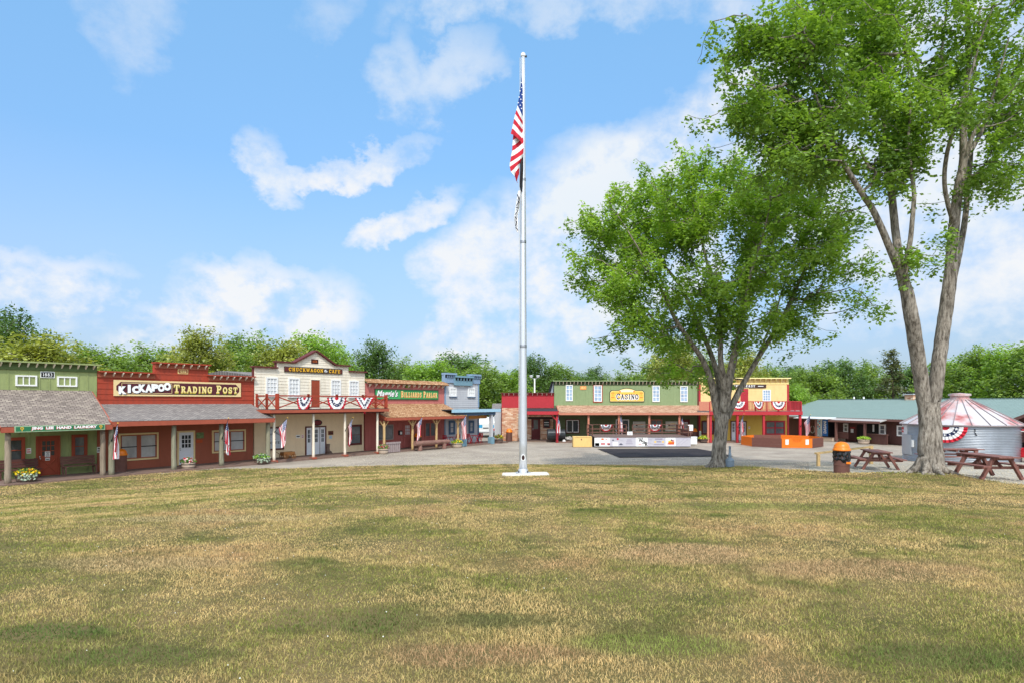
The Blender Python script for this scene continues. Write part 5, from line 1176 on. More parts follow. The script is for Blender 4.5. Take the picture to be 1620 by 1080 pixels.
# door panel on the left
def on_bin(px, r=0.0):
    k_ = (px - CX) / F; d = Vector((k_, 1)).normalized(); c = Vector((bx, by)); t = d.dot(c); q = c - d * t; dd = (br_ + r) ** 2 - q.length_squared
    p = d * (t - math.sqrt(max(dd, 0))); return math.atan2(p.y - by, p.x - bx), p
def bin_panel(p0, p1, z0, z1, m, name, r=.04):
    a0, a1 = on_bin(p0)[0], on_bin(p1)[0]
    if a1 < a0: a1 += 2 * math.pi
    k = MB(); n = 6; vs = []
    for i in range(n + 1):
        a = a0 + (a1 - a0) * i / n
        for (rr, z) in ((br_ + r, z0), (br_ + r, z1)): vs.append((rr * math.cos(a), rr * math.sin(a), z))
    for i in range(n + 1):
        a = a0 + (a1 - a0) * i / n
        for (rr, z) in ((br_ - .05, z0), (br_ - .05, z1)): vs.append((rr * math.cos(a), rr * math.sin(a), z))
    o = 2 * (n + 1); fs = [(2 * i, 2 * i + 2, 2 * i + 3, 2 * i + 1) for i in range(n)] + [(2 * i + 1, 2 * i + 3, o + 2 * i + 3, o + 2 * i + 1) for i in range(n)] + [(o + 2 * i, o + 2 * i + 2, 2 * i + 2, 2 * i) for i in range(n)] + [(0, 1, o + 1, o), (2 * n, o + 2 * n, o + 2 * n + 1, 2 * n + 1)]
    k.add(vs, fs, m); return k.build(name, T)
bin_panel(1426.5, 1436, 1.72, 2.3, mat('white metal sheet', (222, 222, 224), rough=.5), 'upper_panel')
bin_panel(1427.2, 1431, 1.98, 2.14, P_redlet, 'notice', .05); bin_panel(1427.2, 1430.6, 1.8, 1.92, P_redlet, 'notice', .05)
d = bin_panel(1425.5, 1442.5, .45, 1.7, M_galvflat, 'door', .045); bin_panel(1443.4, 1446, .95, 1.4, P_white, 'electric_box', .09)
k = MB(); a = on_bin(1542)[0]
for (z0, z1, s) in ((2.0, 2.18, 0), (1.78, 1.96, .03)): k.bar(((br_ + .06) * math.cos(a + s), (br_ + .06) * math.sin(a + s), z0), ((br_ + .06) * math.cos(a), (br_ + .06) * math.sin(a), z1), .03, .04, M_darkmetal)
k.build('hook', T)
# ================================================================== bunting and flags
C_red = mat('flag red', (196, 34, 52), var=.05, rough=.8); C_white = mat('flag white', (240, 238, 238), var=.03, rough=.8); C_navy = mat('flag navy', (38, 46, 84), var=.08, rough=.8)
def star(k, c, r, y, m):
    pts = []
    for i in range(10): a = math.pi / 2 + math.pi * i / 5; rr = r if i % 2 == 0 else r * .42; pts.append((c[0] + rr * math.cos(a), y, c[1] + rr * math.sin(a)))
    k.add(pts, [tuple(range(10))], m)
def bunting(loc, rz, label, w=1.8, drop=.95, p=2.0, skew=0.0, wrap=None, a0=180, a1=360, seed=0, hub=True):
    """pleated half-round fan: red hub, white, navy with stars, white, red rim"""
    T = thing('bunting', loc, label, 'bunting', rz, 'red white and blue fan buntings')
    k = MB(); rg = random.Random(seed); n = 44; rs = [0, .1, .2, .32, .42, .52, .62, .72, .82, .91, 1.0]; ms = [C_red, C_red, C_white, C_white, C_navy, C_navy, C_white, C_white, C_red, C_red]
    if not hub: ms[0] = ms[1] = C_white
    def P(r, a):
        c, s = math.cos(a), math.sin(a); q = (abs(c) ** p + abs(s) ** p) ** (-1 / p); x = r * q * c * w / 2; z = r * q * s * drop
        x += skew * -z; y = -.03 - (.022 + .03 * r) * (1 + math.sin(a * 26 + seed)) * min(1, r * 2)
        return x, y, z
    def W(x, y, z):
        if wrap: t = x / wrap; return ((wrap - y) * math.sin(t), wrap - (wrap - y) * math.cos(t), z)
        return (x, y, z)
    vs = [W(*P(r, R(a0 + (a1 - a0) * j / n))) for r in rs for j in range(n + 1)]; N_ = n + 1
    for i in range(len(rs) - 1):
        k.add([vs[q] for q in range(i * N_, (i + 2) * N_)], [(j, j + 1, N_ + j + 1, N_ + j) for j in range(n)], ms[i])
    k.build('cloth', T, smooth=False)
    st = MB()
    for i in range(7):
        a = R(a0 + (a1 - a0) * (i + .5) / 7); x, y, z = P(.52, a); pts = []
        for q in range(10): t = math.pi / 2 + math.pi * q / 5; rr = (.085 if q % 2 == 0 else .036) * w / 1.8; pts.append(W(x + rr * math.cos(t), y - .035, z + rr * math.sin(t)))
        st.add(pts, [tuple(range(10))], C_white)
    st.build('stars', T)
    return T
rp, vr, zf, zr_ = CAFE_RAIL
def on_rail(px, v): return CAFE.x(px, v)
A_ = LF.ang
def Lp(px, py, v): u, z = LF.uz(px, py, v); return LF.pt(u, v, z)
def Cp(px, py, v): u, z = CF.uz(px, py, v); return CF.pt(u, v, z)
bunting(Lp(481.5, 627.6, 2.45), A_, 'crumpled bunting on the cafe balcony left of the red door', 1.15, .95, 1.7, -.22, seed=1)
bunting(Lp(532, 627.6, 2.45), A_, 'full half-round bunting in the middle of the cafe balcony', 1.6, 1.05, 2.0, 0, seed=2)
bunting(Lp(575.5, 628.4, 2.45), A_, 'pointed V-shaped bunting at the right end of the cafe balcony', 1.75, 1.15, 1.05, .0, seed=3)
bunting(Cp(958.6, 671.2, 3.9), 0, 'half-round bunting on the stage rail left of the gap', 1.15, .62, 2, 0, seed=4)
bunting(Cp(1036, 671.2, 3.9), 0, 'half-round bunting on the stage rail right of the gap', 1.12, .62, 2.2, 0, seed=5)
bunting(Cp(1168, 634.6, 2.75), 0, 'bunting on the yellow saloon balcony half hidden by the maple trunk', 1.4, .75, 2, 0, seed=6)
bunting(Cp(1199, 634.6, 2.75), 0, 'folded bunting on the yellow saloon balcony left of the window', .95, .78, 1.8, .16, seed=7)
bunting(Cp(1231.5, 634.6, 2.75), 0, 'round bunting at the right end of the yellow saloon balcony', 1.36, .82, 2, 0, seed=8)
a, p = on_bin(1496); d_ = Vector((math.cos(a), math.sin(a)))
bunting((bx + d_.x * (br_ + .06), by + d_.y * (br_ + .06), 2.26), a + math.pi / 2, 'large bunting on the corrugated grain bin', 2.15, .93, 2.0, 0, wrap=br_, seed=9)

def flag_mat():
    m = bpy.data.materials.new('stars and stripes cloth'); m.use_nodes = True; N, L = nodes_of(m); b = N['Principled BSDF']; b.inputs['Roughness'].default_value = .85
    uv = N.new('ShaderNodeUVMap'); uv.uv_map = 'UVMap'; sp = N.new('ShaderNodeSeparateXYZ'); L.new(uv.outputs[0], sp.inputs[0]); u, v = sp.outputs[0], sp.outputs[1]
    def mm(op, a, b_=None):
        n = N.new('ShaderNodeMath'); n.operation = op
        for i, q in enumerate((a, b_)):
            if q is None: continue
            if isinstance(q, (int, float)): n.inputs[i].default_value = q
            else: L.new(q, n.inputs[i])
        return n.outputs[0]
    def mix(f, a, c):
        x = N.new('ShaderNodeMix'); x.data_type = 'RGBA'; L.new(f, x.inputs[0])
        for i, q in ((6, a), (7, c)):
            if isinstance(q, tuple): x.inputs[i].default_value = (*q, 1)
            else: L.new(q, x.inputs[i])
        return x.outputs[2]
    stripe = mm('LESS_THAN', mm('MODULO', mm('MULTIPLY', v, 13.0), 2.0), 1.0)
    c = mix(stripe, lin((238, 236, 236)), lin((194, 34, 52)))
    canton = mm('MULTIPLY', mm('LESS_THAN', u, .40), mm('GREATER_THAN', v, 6 / 13))
    fu = mm('SUBTRACT', mm('FRACT', mm('MULTIPLY', u, 5.5 / .40)), .5); fv = mm('SUBTRACT', mm('FRACT', mm('MULTIPLY', mm('SUBTRACT', v, 6 / 13), 4.5 * 13 / 7)), .5)
    st = mm('LESS_THAN', mm('ADD', mm('MULTIPLY', fu, fu), mm('MULTIPLY', fv, fv)), .075)
    c = mix(canton, c, mix(st, lin((44, 58, 110)), lin((236, 236, 240))))
    L.new(c, b.inputs['Base Color']); return m
M_flag = flag_mat()
FLAG_GROUP = 'small flags on the porch posts'
def post_flag(base, tip, label, fly=1.35, seed=0):
    base, tip = Vector(base), Vector(tip); T = thing('porch_flag', base, label, 'flag', 0, FLAG_GROUP)
    d = tip - base; k = MB(); k.tube([(0, 0, 0), d], .016, M_darkmetal if seed % 3 else P_black, 8); k.lathe([(.0, -.01), (.03, 0), (.03, .03), (0, .05)], tuple(d), P_gold, 8); k.build('flag_pole', T)
    q = MB(); q.tube([d * -.0, d * .09], .03, M_darkmetal, 8); q.build('pole_socket', T)
    rg = random.Random(seed); ph = rg.uniform(0, 6); h0 = .34; ns, nt = 18, 22; dn = d.normalized(); hor = Vector((d.x, d.y, 0)); hl = hor.length or 1; hn = hor / hl; side = Vector((-hn.y, hn.x, 0))
    k = MB(); k.uv = []
    drift = hn * rg.uniform(-.05, .12) + side * rg.uniform(-.12, .12)
    for i in range(ns + 1):
        s = i / ns; p = d * (h0 + (.97 - h0) * s)
        for j in range(nt + 1):
            t = j / nt; mid = d * (h0 + (.97 - h0) * .55); hz = Vector((p.x, p.y, 0)); mz = Vector((mid.x, mid.y, 0))
            x = hz.lerp(mz, .05 * t ** .8) + drift * t + side * (.5 - s) * .30 * min(1, t * 2.2) * (1 if seed < 20 else -1)
            z = p.z - fly * t * (.96 + .08 * math.sin(s * 5 + ph)) + (mid.z - p.z) * .25 * t
            amp = (.05 + .07 * t) * min(1, t * 4)
            w = math.sin(s * 9.5 + ph + t * 1.6) + .4 * math.sin(s * 17 + 2 * ph)
            k.v.append(tuple(Vector((x.x, x.y, z)) + side * amp * w)); k.uv.append((t, s))
    M_ = nt + 1; k.slots = [M_flag]
    for i in range(ns):
        for j in range(nt): k.f.append((i * M_ + j, i * M_ + j + 1, (i + 1) * M_ + j + 1, (i + 1) * M_ + j)); k.m.append(0)
    k.build('flag_cloth', T, smooth=True)
    return T
# (post pixel, base y, tip pixel, tip y, how far the tip stands out, label)
for i, (p0, y0, v0, p1, y1, v1, lab) in enumerate((
    (176.5, 697, 2.30, 186.5, 669, 2.95, 'small flag on first timber post of the trading post'),
    (351, 694, 2.30, 361.5, 661, 2.95, 'small flag on timber post before trading post right window'),
    (434, 683, 2.32, 455, 660.5, 3.25, 'small flag slanting from leftmost cream post of the cafe'),
    (546, 681, 2.32, 558.5, 660, 2.95, 'small flag on cream post right of the cafe doors'),
    (653.4, 677, 2.25, 668.8, 658.5, 3.1, 'small flag beside the billiards door on peeled timber post'),
    (725, 673.5, 2.25, 737.6, 656.6, 3.0, 'narrow drooping flag at the right end of billiards porch'))):
    post_flag(Lp(p0, y0, v0), Lp(p1, y1, v1), lab, 1.42 if i < 5 else 1.7, i)
for i, (p0, y0, v0, p1, y1, v1, lab) in enumerate((
    (882, 673, 2.62, 884.4, 653, 3.5, 'small flag on the red post of the brick shop'),
    (979, 672, 2.72, 983.6, 651.6, 3.5, 'small flag on casino post at the stage gap'),
    (1075, 674, 2.72, 1081, 654.6, 3.5, 'small flag on casino post beside the right-hand door'),
    (1167, 675, 2.68, 1177, 654.4, 3.5, 'small flag by the white doors of the yellow saloon'),
    (1266, 674, 2.68, 1282.5, 655.4, 3.3, 'small flag on outermost red post of the yellow saloon'))):
    post_flag(Cp(p0, y0, v0), Cp(p1, y1, v1), lab, 1.5 if i != 2 else 1.1, 10 + i)

# ================================================================== flagpole
px_, py_, pz_ = at_depth(827.6, 25.0); FPZ = pz_
M_pole = mat('brushed aluminium pole', (214, 216, 220), rough=.36, var=.05, scale=3, metal=.55, stretch=(3, 3, .3))
T = thing('flagpole', (px_, py_, pz_ + .06), 'tall silver metal flagpole on the white concrete pad', 'flagpole')
ztop = CZ + (HY - 90) * 25 / F - (pz_ + .06)
k = MB(); n = 14; k.tube([(0, 0, ztop * i / n) for i in range(n + 1)], [.158 + (.078 - .158) * (i / n) ** 1.1 for i in range(n + 1)], M_pole, 24); po = k.build('pole', T, smooth=True)
k = MB(); k.lathe([(.30, 0), (.30, .03), (.21, .05), (.185, .16), (.165, .18)], (0, 0, 0), mat('cast flange', (196, 198, 202), rough=.5, metal=.5), 24)
for i in range(4): a = math.pi / 4 + i * math.pi / 2; k.tube([(.25 * math.cos(a), .25 * math.sin(a), .03), (.25 * math.cos(a), .25 * math.sin(a), .10)], .025, M_darkmetal, 6)
k.build('base_flange', T)
k = MB(); zc = CZ - (723 - HY) * 24.85 / F - pz_ - .06; k.prism(arc_pts(0, zc, .085, .125, 0, 360, 16)[:-1], -.170, -.12, P_white); k.prism(arc_pts(0, zc, .062, .1, 0, 360, 16)[:-1], -.174, -.1701, mat('dark rusty hole', (52, 30, 28))); k.build('hand_hole', T)
k = MB(); k.lathe([(.09, ztop), (.10, ztop + .03), (.085, ztop + .12), (.02, ztop + .17)], (0, 0, 0), P_white, 16); k.box(.06, .15, -.03, .03, ztop - .02, ztop + .04, M_darkmetal); k.build('finial', T, smooth=False)
for zc in (ztop * .30, ztop * .55, ztop * .70): k = MB(); rr = .158 - .08 * zc / ztop + .006; k.lathe([(rr, zc), (rr + .004, zc + .02), (rr + .004, zc + .10), (rr, zc + .12)], (0, 0, 0), M_metal, 20, cap=False); k.build('collar', T)
k = MB()
for dx in (-.13, -.10): k.tube([(dx - .05, -.06, 1.4), (dx, -.1, ztop - .1)], .007, mat('halyard rope', (200, 200, 196)), 5)
k.build('halyard', T)
# concrete pad
hw_, hd = .9, .98; q = []
for (sx, sy) in ((-1, -1), (1, -1), (1, 1), (-1, 1)):
    for (ox, oy) in (((0, .12), (.12, 0)) if sx * sy > 0 else ((.12, 0), (0, .12))): q.append((px_ + .08 + sx * (hw_ - ox), py_ + sy * (hd - oy)))
zt_ = [gh(x, y) + .055 for x, y in q]
k = MB(); nn = len(q); M_conc = mat('whitewashed concrete', (232, 226, 216), var=.08, scale=5, rough=.9, dirt=((176, 160, 138), .6), bump=.4)
k.add([(x, y, z) for (x, y), z in zip(q, zt_)] + [(x, y, z - .25) for (x, y), z in zip(q, zt_)], [tuple(range(nn))] + [(i, nn + i, nn + (i + 1) % nn, (i + 1) % nn) for i in range(nn)], M_conc)
o = k.build('concrete_pad'); tag(o, 'worn whitewashed concrete pad under the flagpole', 'concrete pad')
# the large limp flag: hangs as an outer fold and an inner fold behind it
def pp(px, py, D): return ((px - CX) / F * D - px_, D - py_, CZ - (py - HY) / F * D - pz_)
F0 = thing('large_flag', (px_, py_, pz_), 'large limp stars and stripes hanging high on the flagpole', 'flag')
def fold(Lf, Rt, bands, D0, slant, name, rip=.06, bow=.10, ph=0.0, nx=10):
    """Lf, Rt: edge polylines in photo pixels (x by y); bands: (y at left edge, colour) downward; slant: how much lower a band lies at the right edge"""
    k = MB(); lx = lambda y: np.interp(y, [q[1] for q in Lf], [q[0] for q in Lf]); rx = lambda y: np.interp(y, [q[1] for q in Rt], [q[0] for q in Rt])
    for bi in range(len(bands) - 1):
        y0, m = bands[bi]; y1 = bands[bi + 1][0]; ns = max(2, int((y1 - y0) / 3))
        vs = []
        for r in range(ns + 1):
            yl = y0 + (y1 - y0) * r / ns
            for c in range(nx + 1):
                t = c / nx; y = yl + slant * (t ** 1.3); y = min(y, Rt[-1][1] if t > .5 else max(Lf[-1][1], y))
                x = float(lx(y)) * (1 - t) + float(rx(y)) * t; D = D0 - bow * math.sin(math.pi * t) - rip * math.sin(7.5 * t + y * .05 + ph) * (.4 + t)
                vs.append(pp(x, y, D))
        N_ = nx + 1; k.add(vs, [(r * N_ + c, (r + 1) * N_ + c, (r + 1) * N_ + c + 1, r * N_ + c + 1) for r in range(ns) for c in range(nx)], m)
    return k
C_blue = mat('canton blue', (36, 66, 138), var=.06, rough=.85)
Lf = [(825.5, 120), (822, 150), (817.6, 172), (814, 185), (811, 200), (808, 212), (811, 222)]; Rt = [(826.6, 120), (827.4, 190), (828, 240), (828, 262)]
b = [(120, C_blue), (167, C_white), (174.5, C_red), (181, C_white), (188.5, C_red), (196, C_white), (203.5, C_red), (212, C_red)]
k = fold(Lf, Rt, b, 24.78, 18, 'upper', .05, .12); k.build('outer_fold', F0, smooth=True)
st = MB(); rg = random.Random(4)
for (sx, sy) in ((824.6, 131), (825.6, 139), (822.8, 144), (826, 150), (821.4, 154), (824, 157.5), (819.8, 163), (823, 167), (826.3, 163), (825.2, 172)):
    c = Vector(pp(sx, sy, 24.60)); pts = [tuple(c + Vector((.034 * (1 if q % 2 == 0 else .42) * math.cos(math.pi / 2 + math.pi * q / 5), 0, .034 * (1 if q % 2 == 0 else .42) * math.sin(math.pi / 2 + math.pi * q / 5)))) for q in range(10)]; st.add(pts, [tuple(range(10))], C_white)
st.build('stars', F0)
Lf = [(812, 212), (810, 240), (806, 262), (808, 272), (815, 280), (817, 289), (819.5, 290)]; Rt = [(827.5, 212), (828.6, 230), (828, 245), (822, 262), (821, 280), (820.5, 290)]
b = [(206, C_white), (214, C_red), (222, C_white), (231, C_red), (239, C_white), (248, C_red), (257, C_white), (264, C_red), (272, C_white), (279, C_red), (290, C_red)]
k = fold(Lf, Rt, b, 24.86, -14, 'lower', .05, .06, 2.0); k.build('inner_fold', F0, smooth=True)
F1 = thing('black_flag', (px_, py_, pz_), 'dark banner furled against the flagpole below the large flag', 'flag')
k = fold([(823, 240), (822.6, 268), (822, 296), (824, 303)], [(828, 240), (828, 270), (827.6, 298), (826.5, 303)], [(240, P_black), (303, P_black)], 24.90, 0, 'b', .03, .05, 1.0, 6); k.build('flag_cloth', F1, smooth=True)
F2 = thing('white_flag', (px_, py_, pz_), 'torn white banner with black markings hanging lowest on the flagpole', 'flag')
k = fold([(820, 302), (816.5, 322), (813, 345), (815.5, 362), (818, 368)], [(824.5, 302), (823, 320), (819.5, 340), (819, 360), (819.4, 368)], [(302, C_white), (368, C_white)], 24.88, 0, 'w', .04, .05, .4, 8); k.build('flag_cloth', F2, smooth=True)
q = MB(); rg = random.Random(8)
for (xa, ya, xb, yb) in ((818.5, 308, 821, 316), (821, 318, 817, 326), (816.5, 328, 820.5, 330), (819, 334, 815, 340), (814.6, 343, 818, 348), (817.5, 350, 816, 358), (816, 360, 819.6, 365), (822, 312, 821, 322)): q.bar(pp(xa, ya, 24.74), pp(xb, yb, 24.72), .03, .03, P_black)
q.build('markings', F2)

# ================================================================== street furniture and small things
def lean(fr, px, v): u = fr.u(px, v); return fr.pt(u, v, 0)
def bench(px, v, label, m, w=1.45):
    u = LF.u(px, v); T = thing('wooden_bench', LF.pt(u, v, .07), label, 'bench', LF.ang, 'benches outside the laundry')
    k = MB()
    for i in range(3): k.box(-w / 2, w / 2, -.30 + i * .15, -.165 + i * .15, .42, .455, m)
    k.build('seat', T); k = MB()
    for i in range(3): z = .52 + i * .135; k.bar((-w / 2, .17 + i * .03, z + .06), (w / 2, .17 + i * .03, z + .06), .03, .12, m)
    k.build('backrest', T)
    for s in (-1, 1):
        x = s * (w / 2 - .1); k = MB(); k.box(x - .03, x + .03, -.28, -.21, 0, .418, m); k.build('leg', T)
        k = MB(); k.bar((x, .1, 0), (x, .27, .92), .06, .07, m); k.build('leg', T); k = MB(); k.box(x - .025, x + .025, -.205, .12, .34, .412, m); k.build('rail', T)
bench(29, .42, 'dark plank bench left of the laundry door', W_bench, 1.7); bench(125.5, .42, 'worn plank bench under the laundry right window', W_bench2, 1.55)

def flowers(k, c, r, h, n, leaf, petals, rg, spread=1.0):
    for i in range(n):
        a = rg.uniform(0, 6.283); rr = r * math.sqrt(rg.random()) * spread; z = h * (1 - (rr / (r * spread)) ** 2 * .5) * rg.uniform(.45, 1.0)
        p = Vector((c[0] + rr * math.cos(a), c[1] + rr * math.sin(a), c[2] + z)); s = rg.uniform(.035, .065)
        m = leaf if rg.random() < .55 else rg.choice(petals); d = Vector((rg.uniform(-1, 1), rg.uniform(-1, 1), rg.uniform(-.3, 1))).normalized(); e = d.orthogonal().normalized() * s; f = d.cross(e).normalized() * s
        k.add([p - e, p - f, p + e, p + f], [(0, 1, 2, 3)], m)
PL_leaf = mat('planter leaves', (84, 124, 50), var=.3); PL_pale = mat('pale trailing leaves', (170, 184, 160), var=.15); PL_lime = mat('lime leaves', (156, 186, 66), var=.2); PL_yel = mat('yellow petals', (240, 206, 34), var=.08); PL_or = mat('orange petals', (236, 150, 40), var=.1); PL_red = mat('red petals', (200, 44, 44), var=.1); PL_pink = mat('pink petals', (232, 168, 172), var=.1); PL_wht = mat('white petals', (240, 238, 230)); PL_dead = mat('rust mums', (150, 84, 52), var=.2)
def planter(loc, label, r=.34, h=.34, staves=W_barrel, petals=(PL_yel,), leaf=PL_leaf, bloom=.28, n=240, seed=0, trail=None):
    T = thing('barrel_planter', loc, label, 'planter'); rg = random.Random(seed); k = MB()
    k.lathe([(r * .84, 0), (r * .94, h * .3), (r, h * .7), (r * .99, h), (r * .9, h), (r * .88, h * .86), (.01, h * .86)], (0, 0, 0), staves, 20); k.build('half_barrel', T, smooth=False)
    for z in (.22, .72): q = MB(); rr = r * (.84 + .16 * min(1, z * 1.35)) + .006; q.lathe([(rr, h * z - .02), (rr + .004, h * z - .02), (rr + .004, h * z + .025), (rr, h * z + .025)], (0, 0, 0), M_hoop, 20, cap=False); q.build('hoop', T)
    k = MB(); flowers(k, (0, 0, h * .8), r, bloom, n, leaf, petals, rg, 1.15)
    if trail:
        for i in range(70): a = rg.uniform(-1.2, .3) - .4; z = h * rg.uniform(.25, 1.1); flowers(k, ((r + .05) * math.cos(a), (r + .05) * math.sin(a), z), .06, .05, 1, trail, [trail], rg)
    k.build('flowers', T)
    return T
def LPt(px, v, z=.0): u = LF.u(px, v); return LF.pt(u, v, z)
planter(LPt(42, 2.05, .07), 'low barrel planter full of yellow and orange flowers outside the laundry', .42, .34, W_barrel, (PL_yel, PL_yel, PL_or), PL_leaf, .34, 420, 1, PL_pale)
planter(LPt(298, 2.0, .07), 'barrel planter of red and white flowers by the white trading post door', .36, .30, W_barrellt, (PL_red, PL_wht, PL_pink), PL_leaf, .36, 300, 2)
planter(LPt(413.5, 2.35, .0), 'dark tub planter of pale trailing leaves between trading post and cafe', .42, .34, W_barrel, (PL_pale, PL_lime), PL_leaf, .34, 320, 3, PL_pale)
planter(LPt(606.5, 2.6, .0), 'barrel planter with pink flowers at the left end of billiards porch', .36, .34, W_barrellt, (PL_pink, PL_red), PL_leaf, .42, 240, 4)
planter(LPt(723, 2.75, .0), 'pale barrel planter of yellow flowers at the right end of billiards porch', .42, .36, W_barrellt, (PL_yel, PL_yel, PL_lime), PL_leaf, .36, 280, 5)
planter(at_depth(788.6, 58.0), 'dark planter of yellow and rust mums left of the brick shop', .42, .34, W_barrel, (PL_yel, PL_dead, PL_dead), PL_leaf, .55, 320, 6)
planter(Cp(1113.5, 700, 2.3)[:2] + (0,), 'low planter of yellow flowers between casino and yellow saloon', .46, .3, W_barrel, (PL_yel, PL_lime), PL_lime, .4, 280, 7)
planter(RF.pt(RF.u(1366.5, 1.7), 1.7, 0), 'planter of lime green leaves before the brown lodge porch', .48, .4, W_barrellt, (PL_lime,), PL_lime, .4, 320, 8)

M_lid = mat('orange plastic lid', (240, 128, 20), var=.04, rough=.4, spec=.5); M_drum = mat('brown painted drum', (110, 74, 64), var=.12, rough=.6, dirt=((84, 54, 46), .6)); M_bag = mat('black bin liner', (22, 24, 28), rough=.25, spec=.6, var=.3)
def trash(loc, label, bag=False, s=1.0, seed=0):
    T = thing('trash_barrel', loc, label, 'trash can', 0, 'drum trash cans with orange lids'); T.scale = (s, s, s); k = MB()
    k.lathe([(.285, 0), (.29, .02), (.285, .04), (.285, .28), (.298, .29), (.298, .31), (.285, .32), (.285, .56), (.298, .57), (.298, .59), (.285, .60), (.285, .85), (.295, .87)], (0, 0, 0), M_drum, 28); k.build('drum', T, smooth=False)
    k = MB(); k.lathe([(.318, .86), (.322, .87), (.322, .925), (.295, .935), (.286, .98), (.268, 1.05), (.232, 1.115), (.175, 1.165), (.09, 1.195), (.0, 1.203)], (0, 0, 0), M_lid, 28, cap=False); k.lathe([(.318, .86), (.0, .861)], (0, 0, 0), M_lid, 28, cap=False); k.build('dome_lid', T, smooth=True)
    if bag:
        k = MB(); rg = random.Random(3); n = 56; rows = 9; vs = []
        for i in range(rows + 1):
            for j in range(n):
                a = 2 * math.pi * j / n; z = .855 - (.40 + .05 * math.sin(a * 3) + .03 * math.sin(a * 7 + 1)) * i / rows; rr = .302 + .012 * math.sin(a * 9 + i * .8) + .010 * math.sin(a * 17 - i * 1.1) + .008 * math.sin(i * 1.7 + a * 2)
                vs.append((rr * math.cos(a), rr * math.sin(a), z))
        k.add(vs, [(i * n + j, (i + 1) * n + j, (i + 1) * n + (j + 1) % n, i * n + (j + 1) % n) for i in range(rows) for j in range(n)], M_bag); k.build('bin_liner', T, smooth=True)
        k = MB(); k.box(.02, .20, -.312, -.29, .36, .44, M_lid); k.build('sticker', T)
    return T
trash(at_depth(1331.5, 24.6), 'large brown drum trash can with orange dome lid and black liner near the picnic table', True, 1.0)
trash(LPt(191, .95, .07), 'brown drum trash can with orange lid under the trading post left window')
trash(LPt(661, .8, .05), 'drum trash can with orange lid between billiards door and window')
trash(Cp(805.5, 697, .5)[:2] + (0.0,), 'slim drum trash can with orange lid against the blond brick wall')
trash(Cp(1098, 698, .45)[:2] + (0.06,), 'drum trash can with orange lid at the right end of the casino')

# toy-sized wooden wagon and stump boot by the cafe doors
T = thing('wooden_wagon', LPt(455, 1.2, .07), 'small brown wooden wagon with spoked wheels by the cafe wall', 'wagon', LF.ang)
W_wag = mat('stained wagon wood', (132, 88, 48), var=.2, stretch=(1, 5, 5))
k = MB()
for (a, b_, c, d) in ((-.42, .42, -.2, -.17), (-.42, .42, .17, .2), (-.42, -.39, -.17, .17), (.39, .42, -.17, .17)): k.box(a, b_, c, d, .24, .44, W_wag)
k.box(-.42, .42, -.2, .2, .21, .238, W_wag); k.build('wagon_bed', T)
for (x, y) in ((-.28, -.25), (.28, -.25), (-.28, .25), (.28, .25)):
    k = MB(); rr = .16
    for i in range(14): a0, a1 = 2 * math.pi * i / 14, 2 * math.pi * (i + 1) / 14; k.bar((x + rr * math.cos(a0), y, .175 + rr * math.sin(a0)), (x + rr * math.cos(a1), y, .175 + rr * math.sin(a1)), .035, .03, W_wag)
    for i in range(4): a0 = math.pi * i / 4; k.bar((x - rr * math.cos(a0), y, .175 - rr * math.sin(a0)), (x + rr * math.cos(a0), y, .175 + rr * math.sin(a0)), .02, .02, W_wag)
    k.build('wheel', T)
k = MB(); k.bar((-.42, 0, .22), (-.95, 0, .55), .03, .03, W_wag); k.build('handle', T)
T = thing('carved_boot', LPt(519, .45, .07), 'brown carved wooden boot standing beside the cafe doors', 'carved boot', LF.ang)
k = MB(); k.lathe([(.13, 0), (.13, .2), (.11, .34), (.14, .62), (.15, .64), (.0, .63)], (0, 0, .08), W_barrel, 14); k.build('boot_shaft', T, smooth=True); k = MB(); k.box(-.16, .3, -.12, .12, 0, .09, W_barrel); k.tube([(.0, 0, .16), (.16, 0, .15), (.28, 0, .11)], [.12, .1, .06], W_barrel, 10); k.build('boot_foot', T)

# billiards: pallet gate and log bench
T = thing('pallet_fence', LPt(622, 2.35, 0), 'short weathered grey pallet fence on billiards porch', 'pallet', LF.ang); w = LF.u(633.5, 2.3) - LF.u(611, 2.3)
k = MB(); n = 7
for i in range(n): x = -w / 2 + w * (i + .5) / n; k.box(x - w / n * .40, x + w / n * .40, -.02, .02, .02, .74, W_pallet)
k.build('slats', T); k = MB(); k.box(-w / 2, w / 2, -.06, -.021, .64, .78, W_pallet); k.build('rail', T); k = MB(); k.box(-w / 2, w / 2, .021, .07, .1, .2, W_pallet); k.build('rail', T)
T = thing('log_bench', LPt(684, 2.75, 0), 'long peeled log bench on stump legs before billiards', 'log bench', LF.ang); w = LF.u(710, 2.75) - LF.u(657, 2.75)
rg = random.Random(2); k = MB(); k.tube([(-w / 2 + w * i / 10, rg.uniform(-.02, .02), .56 + rg.uniform(-.015, .015)) for i in range(11)], [.20 - .004 * i for i in range(11)], W_log, 16); k.build('seat_log', T, smooth=False)
for f in (-.36, .36): k = MB(); k.tube([(w * f, 0, 0), (w * f, 0, .44)], [.19, .16], W_log, 14); k.build('leg', T)

